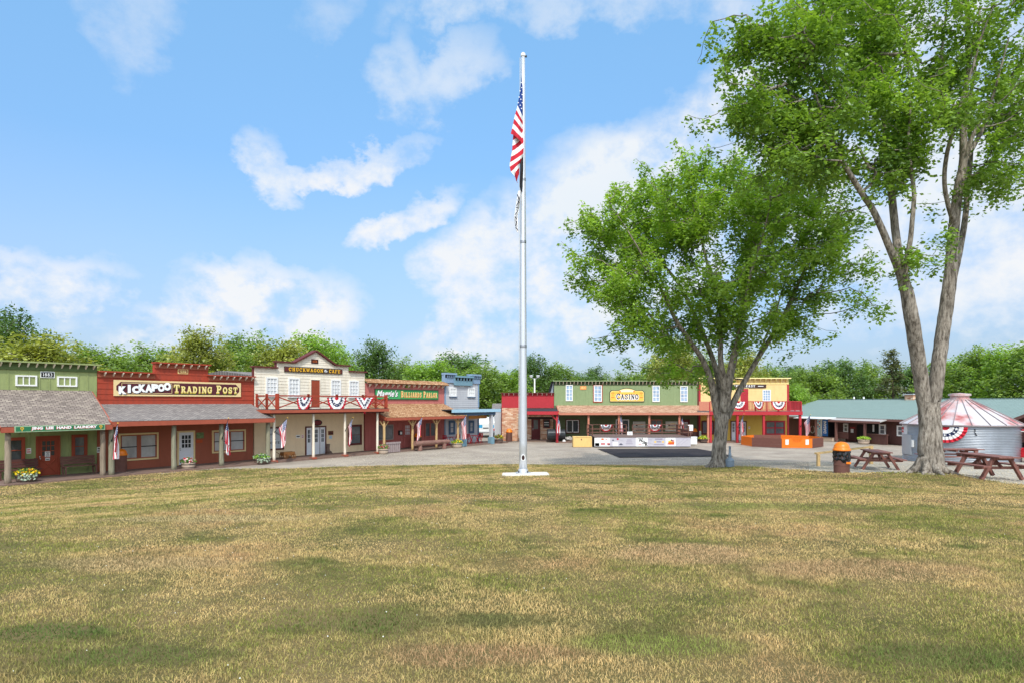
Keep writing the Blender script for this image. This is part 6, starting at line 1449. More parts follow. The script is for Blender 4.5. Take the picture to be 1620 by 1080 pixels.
# red bistro tables and chairs outside the grey shop
P_rb = mat('red enamel furniture', (178, 26, 38), rough=.4, var=.06)
def bistro_table(loc, rz, label):
    T = thing('bistro_table', loc, label, 'table', rz, 'red bistro furniture'); k = MB(); k.box(-.42, .42, -.32, .32, .70, .73, P_rb); k.build('tabletop', T)
    for s in (-1, 1): k = MB(); k.bar((-.3, s * .26, 0), (.3, s * .26, .70), .035, .035, P_rb); k.bar((.3, s * .29, 0), (-.3, s * .29, .70), .035, .035, P_rb); k.build('legs', T)
def bistro_chair(loc, rz, label):
    T = thing('bistro_chair', loc, label, 'chair', rz, 'red bistro furniture'); k = MB(); k.box(-.2, .2, -.2, .2, .44, .465, P_rb); k.build('seat', T)
    k = MB()
    for i in range(3): k.box(-.2, .2, .2, .225, .58 + i * .12, .67 + i * .12, P_rb)
    k.build('backrest', T)
    for s in (-1, 1): k = MB(); k.bar((s * .19, -.19, 0), (s * .19, .22, .92), .03, .03, P_rb); k.build('leg', T); k = MB(); k.bar((s * .165, .2, 0), (s * .165, -.18, .44), .03, .03, P_rb); k.build('leg', T)
for i, (px, v, lab) in enumerate(((714, 1.2, 'red bistro table behind the billiards corner post'), (750.5, 1.2, 'red bistro table before the right window of the grey shop'))):
    bistro_table(LPt(px, v, .05), LF.ang + .2, lab)
    for s, side in ((-1, 'left'), (1, 'right')):
        bistro_chair(LPt(px + s * 8.5, v, .05), LF.ang - s * math.pi / 2 + .1, 'red slatted chair on the %s of the bistro table %s' % (side, 'behind the billiards corner post' if i == 0 else 'under the grey shop right window'))

# white service truck in the gap
T = thing('service_truck', at_depth(768.5, 67.0), 'white service truck with blue tail panels parked behind the grey shop porch', 'truck', 0)
P_truck = mat('white vehicle paint', (232, 232, 228), rough=.3, var=.04, spec=.5); M_tyre = mat('tyre rubber', (26, 26, 28), rough=.85); P_tblue = mat('light blue vinyl', (58, 158, 204), rough=.4)
k = MB(); k.box(-.98, .98, 0, 4.6, .55, 1.62, P_truck); k.build('body', T, bevel=.08); k = MB(); k.prism([(-.9, 1.62), (.9, 1.62), (.78, 2.05), (-.78, 2.05)], 2.2, 4.0, P_truck); k.build('cab', T)
for x in (-.62, .62): k = MB(); k.box(x - .26, x + .26, -.012, .02, 1.02, 1.34, P_tblue); k.build('tail_panel', T); k = MB(); k.box(x * 1.4 - .06, x * 1.4 + .06, -.02, .02, .72, .95, C_red); k.build('tail_light', T)
k = MB(); k.box(-.3, .3, -.02, .01, .95, 1.05, M_darkmetal); k.build('tailgate_handle', T); k = MB(); k.box(-.95, .95, -.14, -.02, .46, .62, mat('chrome bumper', (196, 196, 196), rough=.3, metal=.7)); k.build('bumper', T)
for x in (-.82, .82):
    for y in (.9, 3.6): k = MB(); k.tube([(x - .12, y, .36), (x + .12, y, .36)], .36, M_tyre, 20); w_ = k.build('wheel', T); k = MB(); k.tube([(x - .13, y, .36), (x + .13, y, .36)], .18, M_metal, 16); k.build('rim', w_)
k = MB()
for x in (-.85, .85): k.bar((x, .3, 1.62), (x, .3, 2.15), .05, .05, P_white); k.bar((x, 2.0, 1.62), (x, 2.0, 2.15), .05, .05, P_white); k.bar((x, .2, 2.15), (x, 4, 2.15), .05, .05, P_white)
k.bar((-.87, .3, 2.152), (.87, .3, 2.152), .05, .05, P_white); k.build('ladder_rack', T)

# brick shop: smoker, stones, crate
T = thing('barrel_smoker', Cp(880, 697, 1.6)[:2] + (.1,), 'large dark grey barrel smoker on the brick shop porch', 'smoker')
M_smk = mat('charcoal enamel', (62, 66, 70), rough=.45, metal=.3, var=.08)
k = MB(); k.tube([(-.85, 0, .62), (-.78, 0, .62), (.78, 0, .62), (.85, 0, .62)], [.44, .50, .50, .44], M_smk, 24); k.build('tank', T)
for i in range(3): k = MB(); k.box(-.72, .72, -.515, -.495, .48 + i * .14, .50 + i * .14, M_darkmetal); k.build('band', T)
for x in (-.6, .6): k = MB(); k.box(x - .04, x + .04, -.3, .3, 0, .2, M_darkmetal); k.build('leg', T)
k = MB(); k.tube([(.7, -.42, .02), (.7, -.36, .02)], .14, P_white, 16); k.build('wheel', T)
T = thing('stone_pile', Cp(899.5, 698, 1.4)[:2] + (0,), 'heap of pale grey stones beside the smoker', 'stones'); rg = random.Random(11)
M_stone = mat('pale field stone', (196, 190, 184), var=.18, scale=6, rough=.9); k = MB()
k.box(-.55, .55, -.3, .3, 0, .12, W_boardwalk); k.build('timber_base', T)
for i in range(16):
    r = rg.uniform(.09, .16); c = Vector((rg.uniform(-.4, .4), rg.uniform(-.2, .2), .2 + rg.uniform(0, .22))); k = MB(); vs = []
    for a in range(6):
        for b_ in range(8): t, f = math.pi * (a + .0) / 5, 2 * math.pi * b_ / 8; q = r * rg.uniform(.8, 1.15); vs.append(c + Vector((q * 1.2 * math.sin(t) * math.cos(f), q * math.sin(t) * math.sin(f), q * .75 * math.cos(t))))
    k.add(vs, [(a * 8 + b_, (a + 1) * 8 + b_, (a + 1) * 8 + (b_ + 1) % 8, a * 8 + (b_ + 1) % 8) for a in range(5) for b_ in range(8)], M_stone); k.build('stone', T)
x0, z0 = CF.uz(907, 705.6, 8.3); xq = CF.u(936.4, 8.3)
T = thing('plywood_box', ((x0 + xq) / 2, 61 - 8.3 + .5, 0), 'pale yellow plywood box at the left end of the stage', 'plywood box'); hw_ = (xq - x0) / 2
W_ply = mat('fresh plywood', (222, 186, 118), var=.1, scale=3, stretch=(5, 5, 1), rough=.8); k = MB(); k.box(-hw_, hw_, -.5, .5, 0, .86, W_ply); k.build('panel', T)
k = MB()
for x in (-hw_ + .04, hw_ - .04): k.box(x - .04, x + .04, -.53, -.502, .0, .86, W_ply)
k.box(-hw_ + .08, hw_ - .08, -.525, -.502, .80, .86, W_ply); k.build('corner_strips', T); k = MB(); k.prism(arc_pts(-.1, .62, .05, .07, 0, 360, 10)[:-1], -.508, -.5005, P_browntrim); k.build('knot', T)

# ================================================================== stage in front of the casino
sxa, sxb = CF.u(940.6, 8.5), CF.u(1092.8, 8.5); SW = sxb - sxa
T = thing('wooden_stage', ((sxa + sxb) / 2, 61 - 8.5, 0), 'low timber stage with railings and printed banner skirt before the casino', 'stage')
W_deck = mat('stage deck boards', (112, 92, 84), var=.2, scale=3, stretch=(1, 8, 1), rough=.9); W_rail = mat('brown stage rail', (104, 72, 60), var=.18, scale=3, stretch=(2, 2, 2), rough=.8)
hz = CZ - (690 - HY) * 52.5 / F; hx = SW / 2; dp = 4.4
k = MB(); n = int(SW / .15)
for i in range(n): a = -hx + SW * i / n; k.box(a + .003, a + SW / n - .003, -.03, dp, hz - .05, hz, W_deck)
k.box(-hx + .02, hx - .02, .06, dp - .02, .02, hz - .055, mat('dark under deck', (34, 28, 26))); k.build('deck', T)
k = MB(); k.box(-hx, hx, .0, .05, .06, hz - .052, mat('banner vinyl', (186, 182, 190), var=.04, scale=2, rough=.5)); bn = k.build('banner', T); q = MB()
def bz(f): return .06 + (hz - .112) * f
def bxx(f): return -hx + SW * f
cols = {'g': mat('lime print', (138, 196, 74)), 'r': C_red, 'b': P_black, 'o': P_orangelet, 'y': P_gold, 'w': P_signwhite, 'n': mat('violet grey print', (150, 142, 160)), 'm': mat('rose print', (196, 128, 128)), 'd': mat('slate print', (72, 74, 92))}
for (a, b_, c, d, m) in ((.0, .16, .02, .95, 'w'), (.005, .05, .04, .38, 'g'), (.19, .245, .06, .5, 'w'), (.43, .55, .02, .98, 'w'), (.74, .84, .05, .95, 'w')): q.box(bxx(a), bxx(b_), -.004, -.0005, bz(c), bz(d), cols[m])
for (a, b_, c, d, m) in ((.07, .095, .7, .9, 'o'), (.115, .125, .7, .85, 'r'), (.065, .11, .15, .42, 'm'), (.13, .16, .12, .4, 'm'), (.143, .16, .14, .26, 'd'), (.185, .2, .62, .76, 'd'), (.232, .25, .72, .92, 'r'), (.255, .295, .16, .24, 'd'), (.265, .283, .24, .34, 'd'),
    (.335, .385, .68, .76, 'n'), (.33, .39, .47, .55, 'n'), (.325, .395, .26, .34, 'n'), (.63, .705, .74, .88, 'n'), (.645, .69, .46, .58, 'n'), (.62, .72, .18, .28, 'n'), (.622, .64, .42, .58, 'y'), (.703, .72, .42, .58, 'y'),
    (.765, .83, .28, .5, 'o'), (.77, .825, .2, .28, 'r'), (.765, .8, .5, .66, 'y'), (.80, .83, .5, .72, 'm'), (.79, .81, .64, .78, 'd'), (.755, .77, .22, .34, 'r')): q.box(bxx(a), bxx(b_), -.008, -.0045, bz(c), bz(d), cols[m])
for (a, b_, c, d) in ((.01, .06, .9, .5), (.20, .30, .95, .6), (.55, .63, .45, .15), (.86, .93, .2, .8), (.9, .97, .2, .8), (.56, .6, .7, .7), (.56, .6, .8, .8), (.88, .98, .86, .86)): q.bar((bxx(a), -.005, bz(c)), (bxx(b_), -.005, bz(d)), .004, .014, cols['n'])
put_text(q, slab_geom('W', .8), bxx(.455), bxx(.505), bz(.5), bz(.92), -.010, P_black); put_text(q, slab_geom('S', .8), bxx(.495), bxx(.525), bz(.28), bz(.66), -.020, P_black); put_text(q, slab_geom('R', .8), bxx(.52), bxx(.55), bz(.1), bz(.5), -.030, P_black); q.box(bxx(.455), bxx(.49), -.008, -.0045, bz(.22), bz(.3), C_red)
q.build('banner_print', bn)
def rail2(name, a, c, posts, z0=hz, h=.86):
    q = MB(); a = Vector(a); c = Vector(c); up = Vector((0, 0, 1)); q.bar(a + up * (z0 + h), c + up * (z0 + h), .12, .05, W_rail); q.bar(a + up * (z0 + h * .55), c + up * (z0 + h * .55), .04, .10, W_rail); q.bar(a + up * (z0 + h * .2), c + up * (z0 + h * .2), .04, .10, W_rail)
    for i in range(posts): p = a.lerp(c, i / (posts - 1)); q.box(p.x - .05, p.x + .05, p.y + .022, p.y + .11, z0, z0 + h - .026, W_rail)
    return q.build(name, T)
bk = dp - .12; gx = lambda px: (px - CX) / F * (61 - 8.5 + bk) - (sxa + sxb) / 2
rail2('railing', (gx(929), bk, 0), (gx(991), bk, 0), 4); rail2('railing', (gx(1001), bk, 0), (gx(1095), bk, 0), 5)
rail2('railing', (hx - .06, bk - .1, 0), (hx - .06, .4, 0), 3); rail2('railing', (-hx + .06, bk - .1, 0), (-hx + .06, 1.8, 0), 2)
T2 = T
def small_sign(loc, label, w, h, z): 
    T = thing('notice_board', loc, label, 'sign'); k = MB(); k.box(-w / 2, w / 2, -.02, .02, z, z + h, P_signwhite); k.build('panel', T); k = MB(); k.box(-.03, .03, -.015, .015, 0, z, P_browntrim); k.build('stake', T); k = MB()
    for i in range(3): k.box(-w * .3, w * .3, -.024, -.0201, z + h * (.2 + .22 * i), z + h * (.28 + .22 * i), cols['n'])
    k.build('lettering', T)
small_sign((CF.u(996.5, 6.2), 61 - 6.2, hz), 'small white card standing in the stage gap', .45, .30, .02)
small_sign((CF.u(1092.5, 6.6), 61 - 6.6, hz - .3), 'white notice at the right end of the stage rail', .42, .5, .72)
T = thing('white_cooler', (CF.u(1096, 5.6), 61 - 5.6, 0), 'white equipment box stacked beside the stage right end', 'box'); k = MB(); k.box(-.3, .3, -.3, .3, .05, .62, P_truck); k.build('case', T, bevel=.03); k = MB(); k.box(-.32, .32, -.32, .32, .622, .72, P_truck); k.build('lid', T, bevel=.02)
T = thing('bollard', Cp(1107.6, 699, 1.6)[:2] + (0,), 'short grey bollard beside the casino corner', 'bollard'); k = MB(); k.tube([(0, 0, 0), (0, 0, .95)], .11, mat('grey bollard paint', (120, 126, 120)), 14); k.lathe([(.11, .95), (.08, 1.02), (0, 1.04)], (0, 0, 0), mat('grey bollard paint', (120, 126, 120)), 14, cap=False); k.build('column', T)

# floodlight pole behind the brick shop
T = thing('floodlight_pole', at_depth(845.8, 78), 'white pole with twin floodlights behind the brick shop', 'floodlight'); k = MB(); zt_ = CZ + (HY - 598) * .078; k.tube([(0, 0, 0), (0, 0, zt_)], [.12, .09], P_white, 10); k.build('pole', T)
for s in (-1, 1): k = MB(); k.bar((0, 0, zt_ - .1), (s * .38, 0, zt_ + .1), .06, .06, M_metal); k.build('arm', T); k = MB(); k.lathe([(.16, 0), (.24, .22), (.2, .28), (.02, .3)], (s * .42, 0, zt_ + .1), mat('lamp housing', (206, 206, 206), metal=.3), 14); k.build('lamp_head', T)

# octagonal ball pit
P_orange = mat('orange board paint', (232, 116, 26), var=.06, rough=.55); P_pit = mat('brown board paint', (112, 72, 62), var=.1, rough=.7)
cx_, cy_ = (1236 - CX) / F * 54.6, 54.6; T = thing('ball_pit', (cx_, cy_, 0), 'octagonal ball pit of orange and brown boards before the yellow saloon', 'ball pit'); Rr = 3.25
for i in range(8):
    a0, a1 = R(22.5 + 45 * i), R(22.5 + 45 * (i + 1)); p, q_ = Vector((Rr * math.cos(a0), Rr * math.sin(a0), 0)), Vector((Rr * math.cos(a1), Rr * math.sin(a1), 0))
    m = {0: P_orange, 1: P_pit, 2: P_orange, 3: P_orange, 4: P_pit, 5: P_orange, 6: P_pit, 7: P_orange}[i]; k = MB(); up = Vector((0, 0, 1))
    if i == 5:
        k.bar(p + up * .23, q_ + up * .23, .06, .44, m)
        for (f0, f1) in ((0, .3), (.7, 1)): k.bar(p.lerp(q_, f0) + up * .61, p.lerp(q_, f1) + up * .61, .06, .31, m)
        for (f0, f1) in ((.3, .40), (.60, .7)):
            b0, b1 = p.lerp(q_, f0), p.lerp(q_, f1); n_ = (q_ - p).normalized().cross(up) * .03; lo, hi = .455, .765; z0, z1 = (hi, lo) if f0 < .5 else (lo, hi)
            k.add([b0 + n_ + up * lo, b1 + n_ + up * lo, b1 + n_ + up * z1, b0 + n_ + up * z0, b0 - n_ + up * lo, b1 - n_ + up * lo, b1 - n_ + up * z1, b0 - n_ + up * z0], [(0, 1, 2, 3), (7, 6, 5, 4), (3, 2, 6, 7)], m)
        o = k.build('wall_panel', T)
        for f in (.17, .83): b0 = p.lerp(q_, f); w = MB(); d = (q_ - p).normalized(); n_ = d.cross(up); w.bar(b0 - d * .13 + n_ * .034 + up * .48, b0 + d * .13 + n_ * .034 + up * .48, .006, .42, P_paper); w.build('notice', o)
    else:
        for j in range(3): k.bar(p + up * (.13 + .255 * j), q_ + up * (.13 + .255 * j), .05, .25, m)
        k.build('wall_panel', T)
# bench inside the pit's far side
T = thing('grey_bench', (CF.u(1227, 1.3), 61 - 1.3, .05), 'pale grey bench under the yellow saloon window', 'bench'); k = MB(); k.box(-.8, .8, -.2, .2, .56, .6, P_greygable); k.build('seat', T)
for s in (-1, 1): k = MB(); k.box(s * .7 - .04, s * .7 + .04, -.17, .17, 0, .56, P_greygable); k.build('leg', T)

# vending machines
def vending(px, label, face, lit, text=None):
    u = RF.u(px, .55); T = thing('vending_machine', RF.pt(u, .55, .34), label, 'vending machine', RF.ang, 'drink machines in the lodge alcove'); k = MB(); k.box(-.42, .42, -.38, .38, 0, 1.72, M_darkmetal if text else P_truck); k.build('cabinet', T)
    k = MB(); k.box(-.40, .30, -.40, -.381, .08, 1.68, face); f = k.build('front_panel', T)
    if text:
        vs, fs = font_geom(text, .03); vs = [(-y, x) for x, y in vs]; k = MB(); put_text(k, (vs, fs), -.24, .12, .35, 1.55, -.404, P_signwhite); k.build('lettering', f)
    else:
        k = MB()
        for r in range(5):
            for c in range(3): k.box(-.3 + c * .18, -.17 + c * .18, -.404, -.4005, .75 + r * .17, .86 + r * .17, (C_red, P_signwhite, P_tblue)[(r + c) % 3])
        k.build('product_window', f)
vending(1300, 'white and blue drink machine left of the blue one', mat('pale machine front', (170, 196, 210), rough=.3), True)
vending(1311, 'tall bright blue drink machine with white lettering', mat('bright blue machine front', (28, 104, 180), rough=.3), True, 'DASANI')
# hose reel ring on the lodge wall
u = RF.u(1286.5, .05); T = thing('hose_coil', RF.pt(u, .05, .95), 'pale coiled hose hanging on the brown lodge wall', 'hose', RF.ang); k = MB()
for j in range(3): k.tube([(.3 * math.cos(2 * math.pi * i / 20), -.05 - .035 * j, .36 * math.sin(2 * math.pi * i / 20)) for i in range(21)], .022, P_greygable, 6, cap=False)
k.build('coil', T); k = MB(); k.box(-.06, .06, -.16, 0, .3, .38, M_darkmetal); k.build('hook', T)

# steel ash urn beside the maple
ax, ay, az = at_depth(1154.6, 29.8); T = thing('ash_urn', (ax, ay, az), 'grey metal cigarette urn with slim neck beside the maple trunk', 'ash urn'); M_urn = mat('blue grey enamel', (128, 142, 156), rough=.45, var=.06, metal=.2)
k = MB(); k.lathe([(.17, 0), (.185, .02), (.195, .28), (.20, .29), (.20, .33), (.195, .34), (.12, .40), (.075, .44)], (0, 0, 0), M_urn, 24); k.build('pot', T); k = MB(); k.lathe([(.074, .42), (.07, .62), (.052, .66), (.05, .98), (.0, .99)], (0, 0, 0), M_urn, 16); k.build('neck', T); k = MB(); k.box(-.012, .012, -.058, -.045, .86, .94, P_black); k.build('slot', T)

# low handrail near the trash can
pa, pb = Vector(at_depth(1294.6, 28.6)), Vector(at_depth(1378, 30.2)); T = thing('handrail', pa, 'low pale timber handrail behind the big trash can', 'handrail'); W_rail2 = mat('pale treated timber', (196, 164, 112), var=.12, stretch=(3, 3, 1)); d = pb - pa
k = MB(); k.box(-.06, .06, -.06, .06, -.1, .52, W_rail2); k.build('post', T); k = MB(); k.box(d.x - .07, d.x + .07, d.y - .07, d.y + .07, d.z - .1, d.z + .86, W_rail2); k.build('post', T)
k = MB(); k.bar((-.12, 0, .56), (d.x * .97, d.y * .97, d.z + .80), .14, .08, W_rail2); k.build('rail', T)

# picnic tables
W_pic = mat('redwood stained planks', (132, 88, 78), var=.2, scale=4, stretch=(6, 1, 6), rough=.7, dirt=((98, 58, 52), .5)); W_picx = mat('redwood stained frame', (122, 80, 70), var=.2, scale=4, rough=.75)
def picnic(loc, rz, label, L=1.9):
    """long axis along local y"""
    T = thing('picnic_table', loc, label, 'picnic table', rz, 'redwood picnic tables'); k = MB()
    for i in range(5): x = -.36 + i * .146; k.box(x, x + .137, -L / 2, L / 2, .72, .76, W_pic)
    for y in (-L / 2 + .3, 0, L / 2 - .3): k.box(-.33, .34, y - .045, y + .045, .64, .718, W_picx)
    k.build('tabletop', T)
    for s in (-1, 1):
        k = MB()
        for i in range(2): x = s * .74 - .13 + i * .137; k.box(x, x + .128, -L / 2, L / 2, .43, .47, W_pic)
        k.build('bench_seat', T)
    for y in (-L / 2 + .36, L / 2 - .36):
        k = MB(); k.box(-.86, .86, y + .047, y + .085, .335, .425, W_picx); k.build('cross_beam', T)
        for s in (-1, 1):
            k = MB(); k.bar((s * .68, y, 0), (s * .26, y, .715), .09, .12, W_picx, up=(0, 1, 0)); k.build('leg', T)
        k = MB(); k.bar((0, y * .95, .66), (0, y * .3, .38) if False else (0, y * .35, .655), .05, .04, W_picx); k.bar((0, y, .40), (0, y * .42, .66), .05, .09, W_picx); k.build('brace', T)
    return T
def gz(x, y): return (x, y, gh(x, y))
picnic(gz(16.05, 21.35), R(1), 'nearest picnic table right of the large maple trunk', 1.95)
picnic(gz(20.2, 29.0), R(88), 'picnic table set crosswise before the grain bin', 2.4)
picnic(gz(15.55, 27.0), R(-14), 'picnic table beside the big orange-lidded trash can', 1.9)

# golf cart at the right edge
gx_, gy_, gz_ = at_depth(1633, 37.5); T = thing('golf_cart', (gx_, gy_, gz_), 'red golf cart with canopy at the right edge behind the grain bin', 'golf cart', R(18)); P_cart = mat('red cart paint', (206, 28, 40), rough=.3, spec=.5)
k = MB(); k.prism([(-1.1, .3), (1.1, .3), (1.15, .55), (.95, .95), (.55, 1.0), (.4, .55), (-.3, .55), (-.35, .85), (-1.05, .85)], -.55, .55, P_cart); k.build('body', T, bevel=.03)
k = MB(); k.box(-1.0, .75, -.6, .6, 1.86, 1.93, P_cart); k.box(-1.02, .77, -.62, .62, 1.80, 1.859, P_signwhite); k.build('canopy', T)
for (x, y) in ((-.9, -.5), (-.9, .5), (.62, -.5), (.62, .5)): k = MB(); k.bar((x, y, .85), (x * .95, y, 1.8), .05, .05, M_darkmetal); k.build('canopy_post', T)
for (x, y) in ((-.75, -.5), (-.75, .5), (.78, -.5), (.78, .5)): k = MB(); k.tube([(x, y - .09, .23), (x, y + .09, .23)], .23, M_tyre, 18); w_ = k.build('wheel', T); k = MB(); k.tube([(x, y - .1, .23), (x, y + .1, .23)], .12, P_truck, 14); k.build('rim', w_)
k = MB(); k.box(-.3, .2, -.5, .5, .58, .72, M_tyre); k.box(-.36, -.24, -.5, .5, .74, 1.15, M_tyre); k.build('seat', T)
k = MB(); k.tube([(.45, -.2, .95), (.28, -.2, 1.12)], .02, M_darkmetal, 6); k.lathe([(.15, 0), (.17, .02), (.15, .04)], (.27, -.2, 1.1), M_darkmetal, 14, cap=False); k.build('steering_wheel', T)
# ================================================================== trees
def bark_mat(name, c1, c2, c3):
    m = bpy.data.materials.new(name); m.use_nodes = True; N, L = nodes_of(m); b = N['Principled BSDF']; b.inputs['Roughness'].default_value = .95; b.inputs['Specular IOR Level'].default_value = .1
    tc = N.new('ShaderNodeTexCoord'); mp = N.new('ShaderNodeMapping'); L.new(tc.outputs['Object'], mp.inputs[0]); mp.inputs['Scale'].default_value = (1, 1, .22)
    n1 = N.new('ShaderNodeTexNoise'); L.new(mp.outputs[0], n1.inputs['Vector']); n1.inputs['Scale'].default_value = 13; n1.inputs['Detail'].default_value = 6; n1.inputs['Roughness'].default_value = .7
    n2 = N.new('ShaderNodeTexNoise'); L.new(tc.outputs['Object'], n2.inputs['Vector']); n2.inputs['Scale'].default_value = 1.6; n2.inputs['Detail'].default_value = 4
    rp = N.new('ShaderNodeValToRGB'); L.new(n1.outputs[0], rp.inputs[0]); e = rp.color_ramp.elements; e[0].position = .38; e[1].position = .62; e[0].color = (*lin(c1), 1); e[1].color = (*lin(c3), 1); k = e.new(.48); k.color = (*lin(c2), 1)
    mr = N.new('ShaderNodeMapRange'); L.new(n2.outputs[0], mr.inputs[0]); mr.inputs[1].default_value = .3; mr.inputs[2].default_value = .7; mr.inputs[3].default_value = .7; mr.inputs[4].default_value = 1.25
    mx = N.new('ShaderNodeMix'); mx.data_type = 'RGBA'; mx.blend_type = 'MULTIPLY'; mx.inputs[0].default_value = 1; L.new(rp.outputs[0], mx.inputs[6]); L.new(mr.outputs[0], mx.inputs[7]); L.new(mx.outputs[2], b.inputs['Base Color'])
    bp = N.new('ShaderNodeBump'); L.new(n1.outputs[0], bp.inputs['Height']); bp.inputs['Strength'].default_value = 1.0; bp.inputs['Distance'].default_value = .05; L.new(bp.outputs[0], b.inputs['Normal'])
    return m
M_bark = bark_mat('maple bark', (88, 80, 71), (136, 126, 114), (170, 160, 147))
M_barkfar = bark_mat('woodland bark', (64, 56, 48), (92, 82, 70), (124, 112, 98))

def catmull(P, sub=5):
    P = [np.array(p, float) for p in P]; out = []
    for i in range(len(P) - 1):
        p0, p1, p2, p3 = P[max(i - 1, 0)], P[i], P[i + 1], P[min(i + 2, len(P) - 1)]
        for j in range(sub):
            t = j / sub; out.append(.5 * ((2 * p1) + (-p0 + p2) * t + (2 * p0 - 5 * p1 + 4 * p2 - p3) * t * t + (-p0 + 3 * p1 - 3 * p2 + p3) * t ** 3))
    out.append(P[-1]); return out
def bark_tube(VV, FF, pts, rad, n, rough, rng):
    pts = np.array(pts, float); m = len(pts); o = sum(len(v) for v in VV)
    d = np.gradient(pts, axis=0); d /= np.linalg.norm(d, axis=1)[:, None] + 1e-9
    r = np.cross(d[0], (0.3, 1, 0.1)); r /= np.linalg.norm(r); rows = []
    ph = rng.random(3) * 6
    for i in range(m):
        r = r - d[i] * np.dot(r, d[i]); r /= np.linalg.norm(r); q = np.cross(d[i], r); a = np.arange(n) * 2 * np.pi / n
        w = rad[i] * (1 + rough * (.5 * np.sin(a * 3 + ph[0] + i * .09) + .35 * np.sin(a * 5 + ph[1] - i * .13) + .3 * np.sin(a * 2 + ph[2] + i * .17)))
        rows.append(pts[i] + np.outer(np.cos(a) * w, r) + np.outer(np.sin(a) * w, q))
    VV.append(np.concatenate(rows)); i, j = np.meshgrid(np.arange(m - 1), np.arange(n), indexing='ij'); i, j = i.ravel(), j.ravel()
    FF.append(o + np.stack([i * n + j, i * n + (j + 1) % n, (i + 1) * n + (j + 1) % n, (i + 1) * n + j], 1))
def leaf_mesh(C, Dr, per, size, rng, spread=.24, along=.75, droop=.35, flat=.6):
    """C (n,3) shoot tips, Dr (n,3) shoot directions -> folded leaf faces"""
    n = len(C); k = n * per
    c = np.repeat(C, per, 0); d = np.repeat(Dr, per, 0)
    t = rng.random(k) ** .8; off = rng.normal(0, spread, (k, 3)) * (0.35 + .9 * t)[:, None] * np.array([1, 1, .8]); p = c - d * (along * t)[:, None] + off; p[:, 2] -= droop * .25 * np.linalg.norm(off[:, :2], axis=1)
    a = rng.uniform(0, 2 * np.pi, k); out = np.stack([np.cos(a), np.sin(a), rng.normal(-droop, .35, k)], 1) + off * 1.2; out /= np.linalg.norm(out, axis=1)[:, None]
    up = np.stack([rng.normal(0, flat, k), rng.normal(0, flat, k), np.ones(k)], 1); s = np.cross(out, up); s /= np.linalg.norm(s, axis=1)[:, None] + 1e-9; nrm = np.cross(s, out)
    L = size * rng.uniform(.5, 1.4, k)[:, None]; w = L * rng.uniform(.26, .42, k)[:, None]
    v = np.stack([p, p + out * L * .45 + s * w - nrm * L * .06, p + out * L, p + out * L * .45 - s * w - nrm * L * .06], 1).reshape(-1, 3)
    i = np.arange(k)[:, None] * 4; T = np.concatenate([i + [[0, 2, 1]], i + [[0, 3, 2]]], 0)
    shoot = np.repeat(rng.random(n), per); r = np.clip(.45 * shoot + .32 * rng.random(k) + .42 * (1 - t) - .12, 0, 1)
    return v, T, np.repeat(r, 4)
def grow(skel, tips, rng, step=.6, up=.25):
    """joins every shoot tip to the nearest wood; returns twig chains and directions at the tips"""
    nodes = np.array(skel, float); cap = len(nodes) + 16 * len(tips); buf = np.zeros((cap, 3)); buf[:len(nodes)] = nodes; cnt = len(nodes)
    d0 = np.array([np.min(np.sum((nodes - t) ** 2, 1)) for t in tips]); order = np.argsort(d0); parent = {}; chains = [None] * len(tips); load = np.zeros(cap)
    par = -np.ones(cap, int)
    for ti in order:
        t = tips[ti]; dv = t - buf[:cnt]; dist = np.sqrt((dv ** 2).sum(1)) + .55 * np.maximum(0, -dv[:, 2]); b = int(np.argmin(dist)); s = buf[b].copy()
        ln = np.linalg.norm(t - s); m = max(2, min(14, int(ln / step) + 1)); bend = np.array([rng.normal(0, .1), rng.normal(0, .1), -up * .5]) * ln; ids = [b]; pts = [s]
        for q in range(1, m + 1):
            f = q / m; p = s + (t - s) * f + bend * (4 * f * (1 - f)) * .5; buf[cnt] = p; par[cnt] = ids[-1]; ids.append(cnt); pts.append(p); cnt += 1
        chains[ti] = (ids, np.array(pts)); i = ids[-1]
        while i >= 0: load[i] += 1; i = par[i]
    dirs = np.array([c[1][-1] - c[1][-2] for c in chains]); dirs /= np.linalg.norm(dirs, axis=1)[:, None] + 1e-9
    return chains, load, dirs

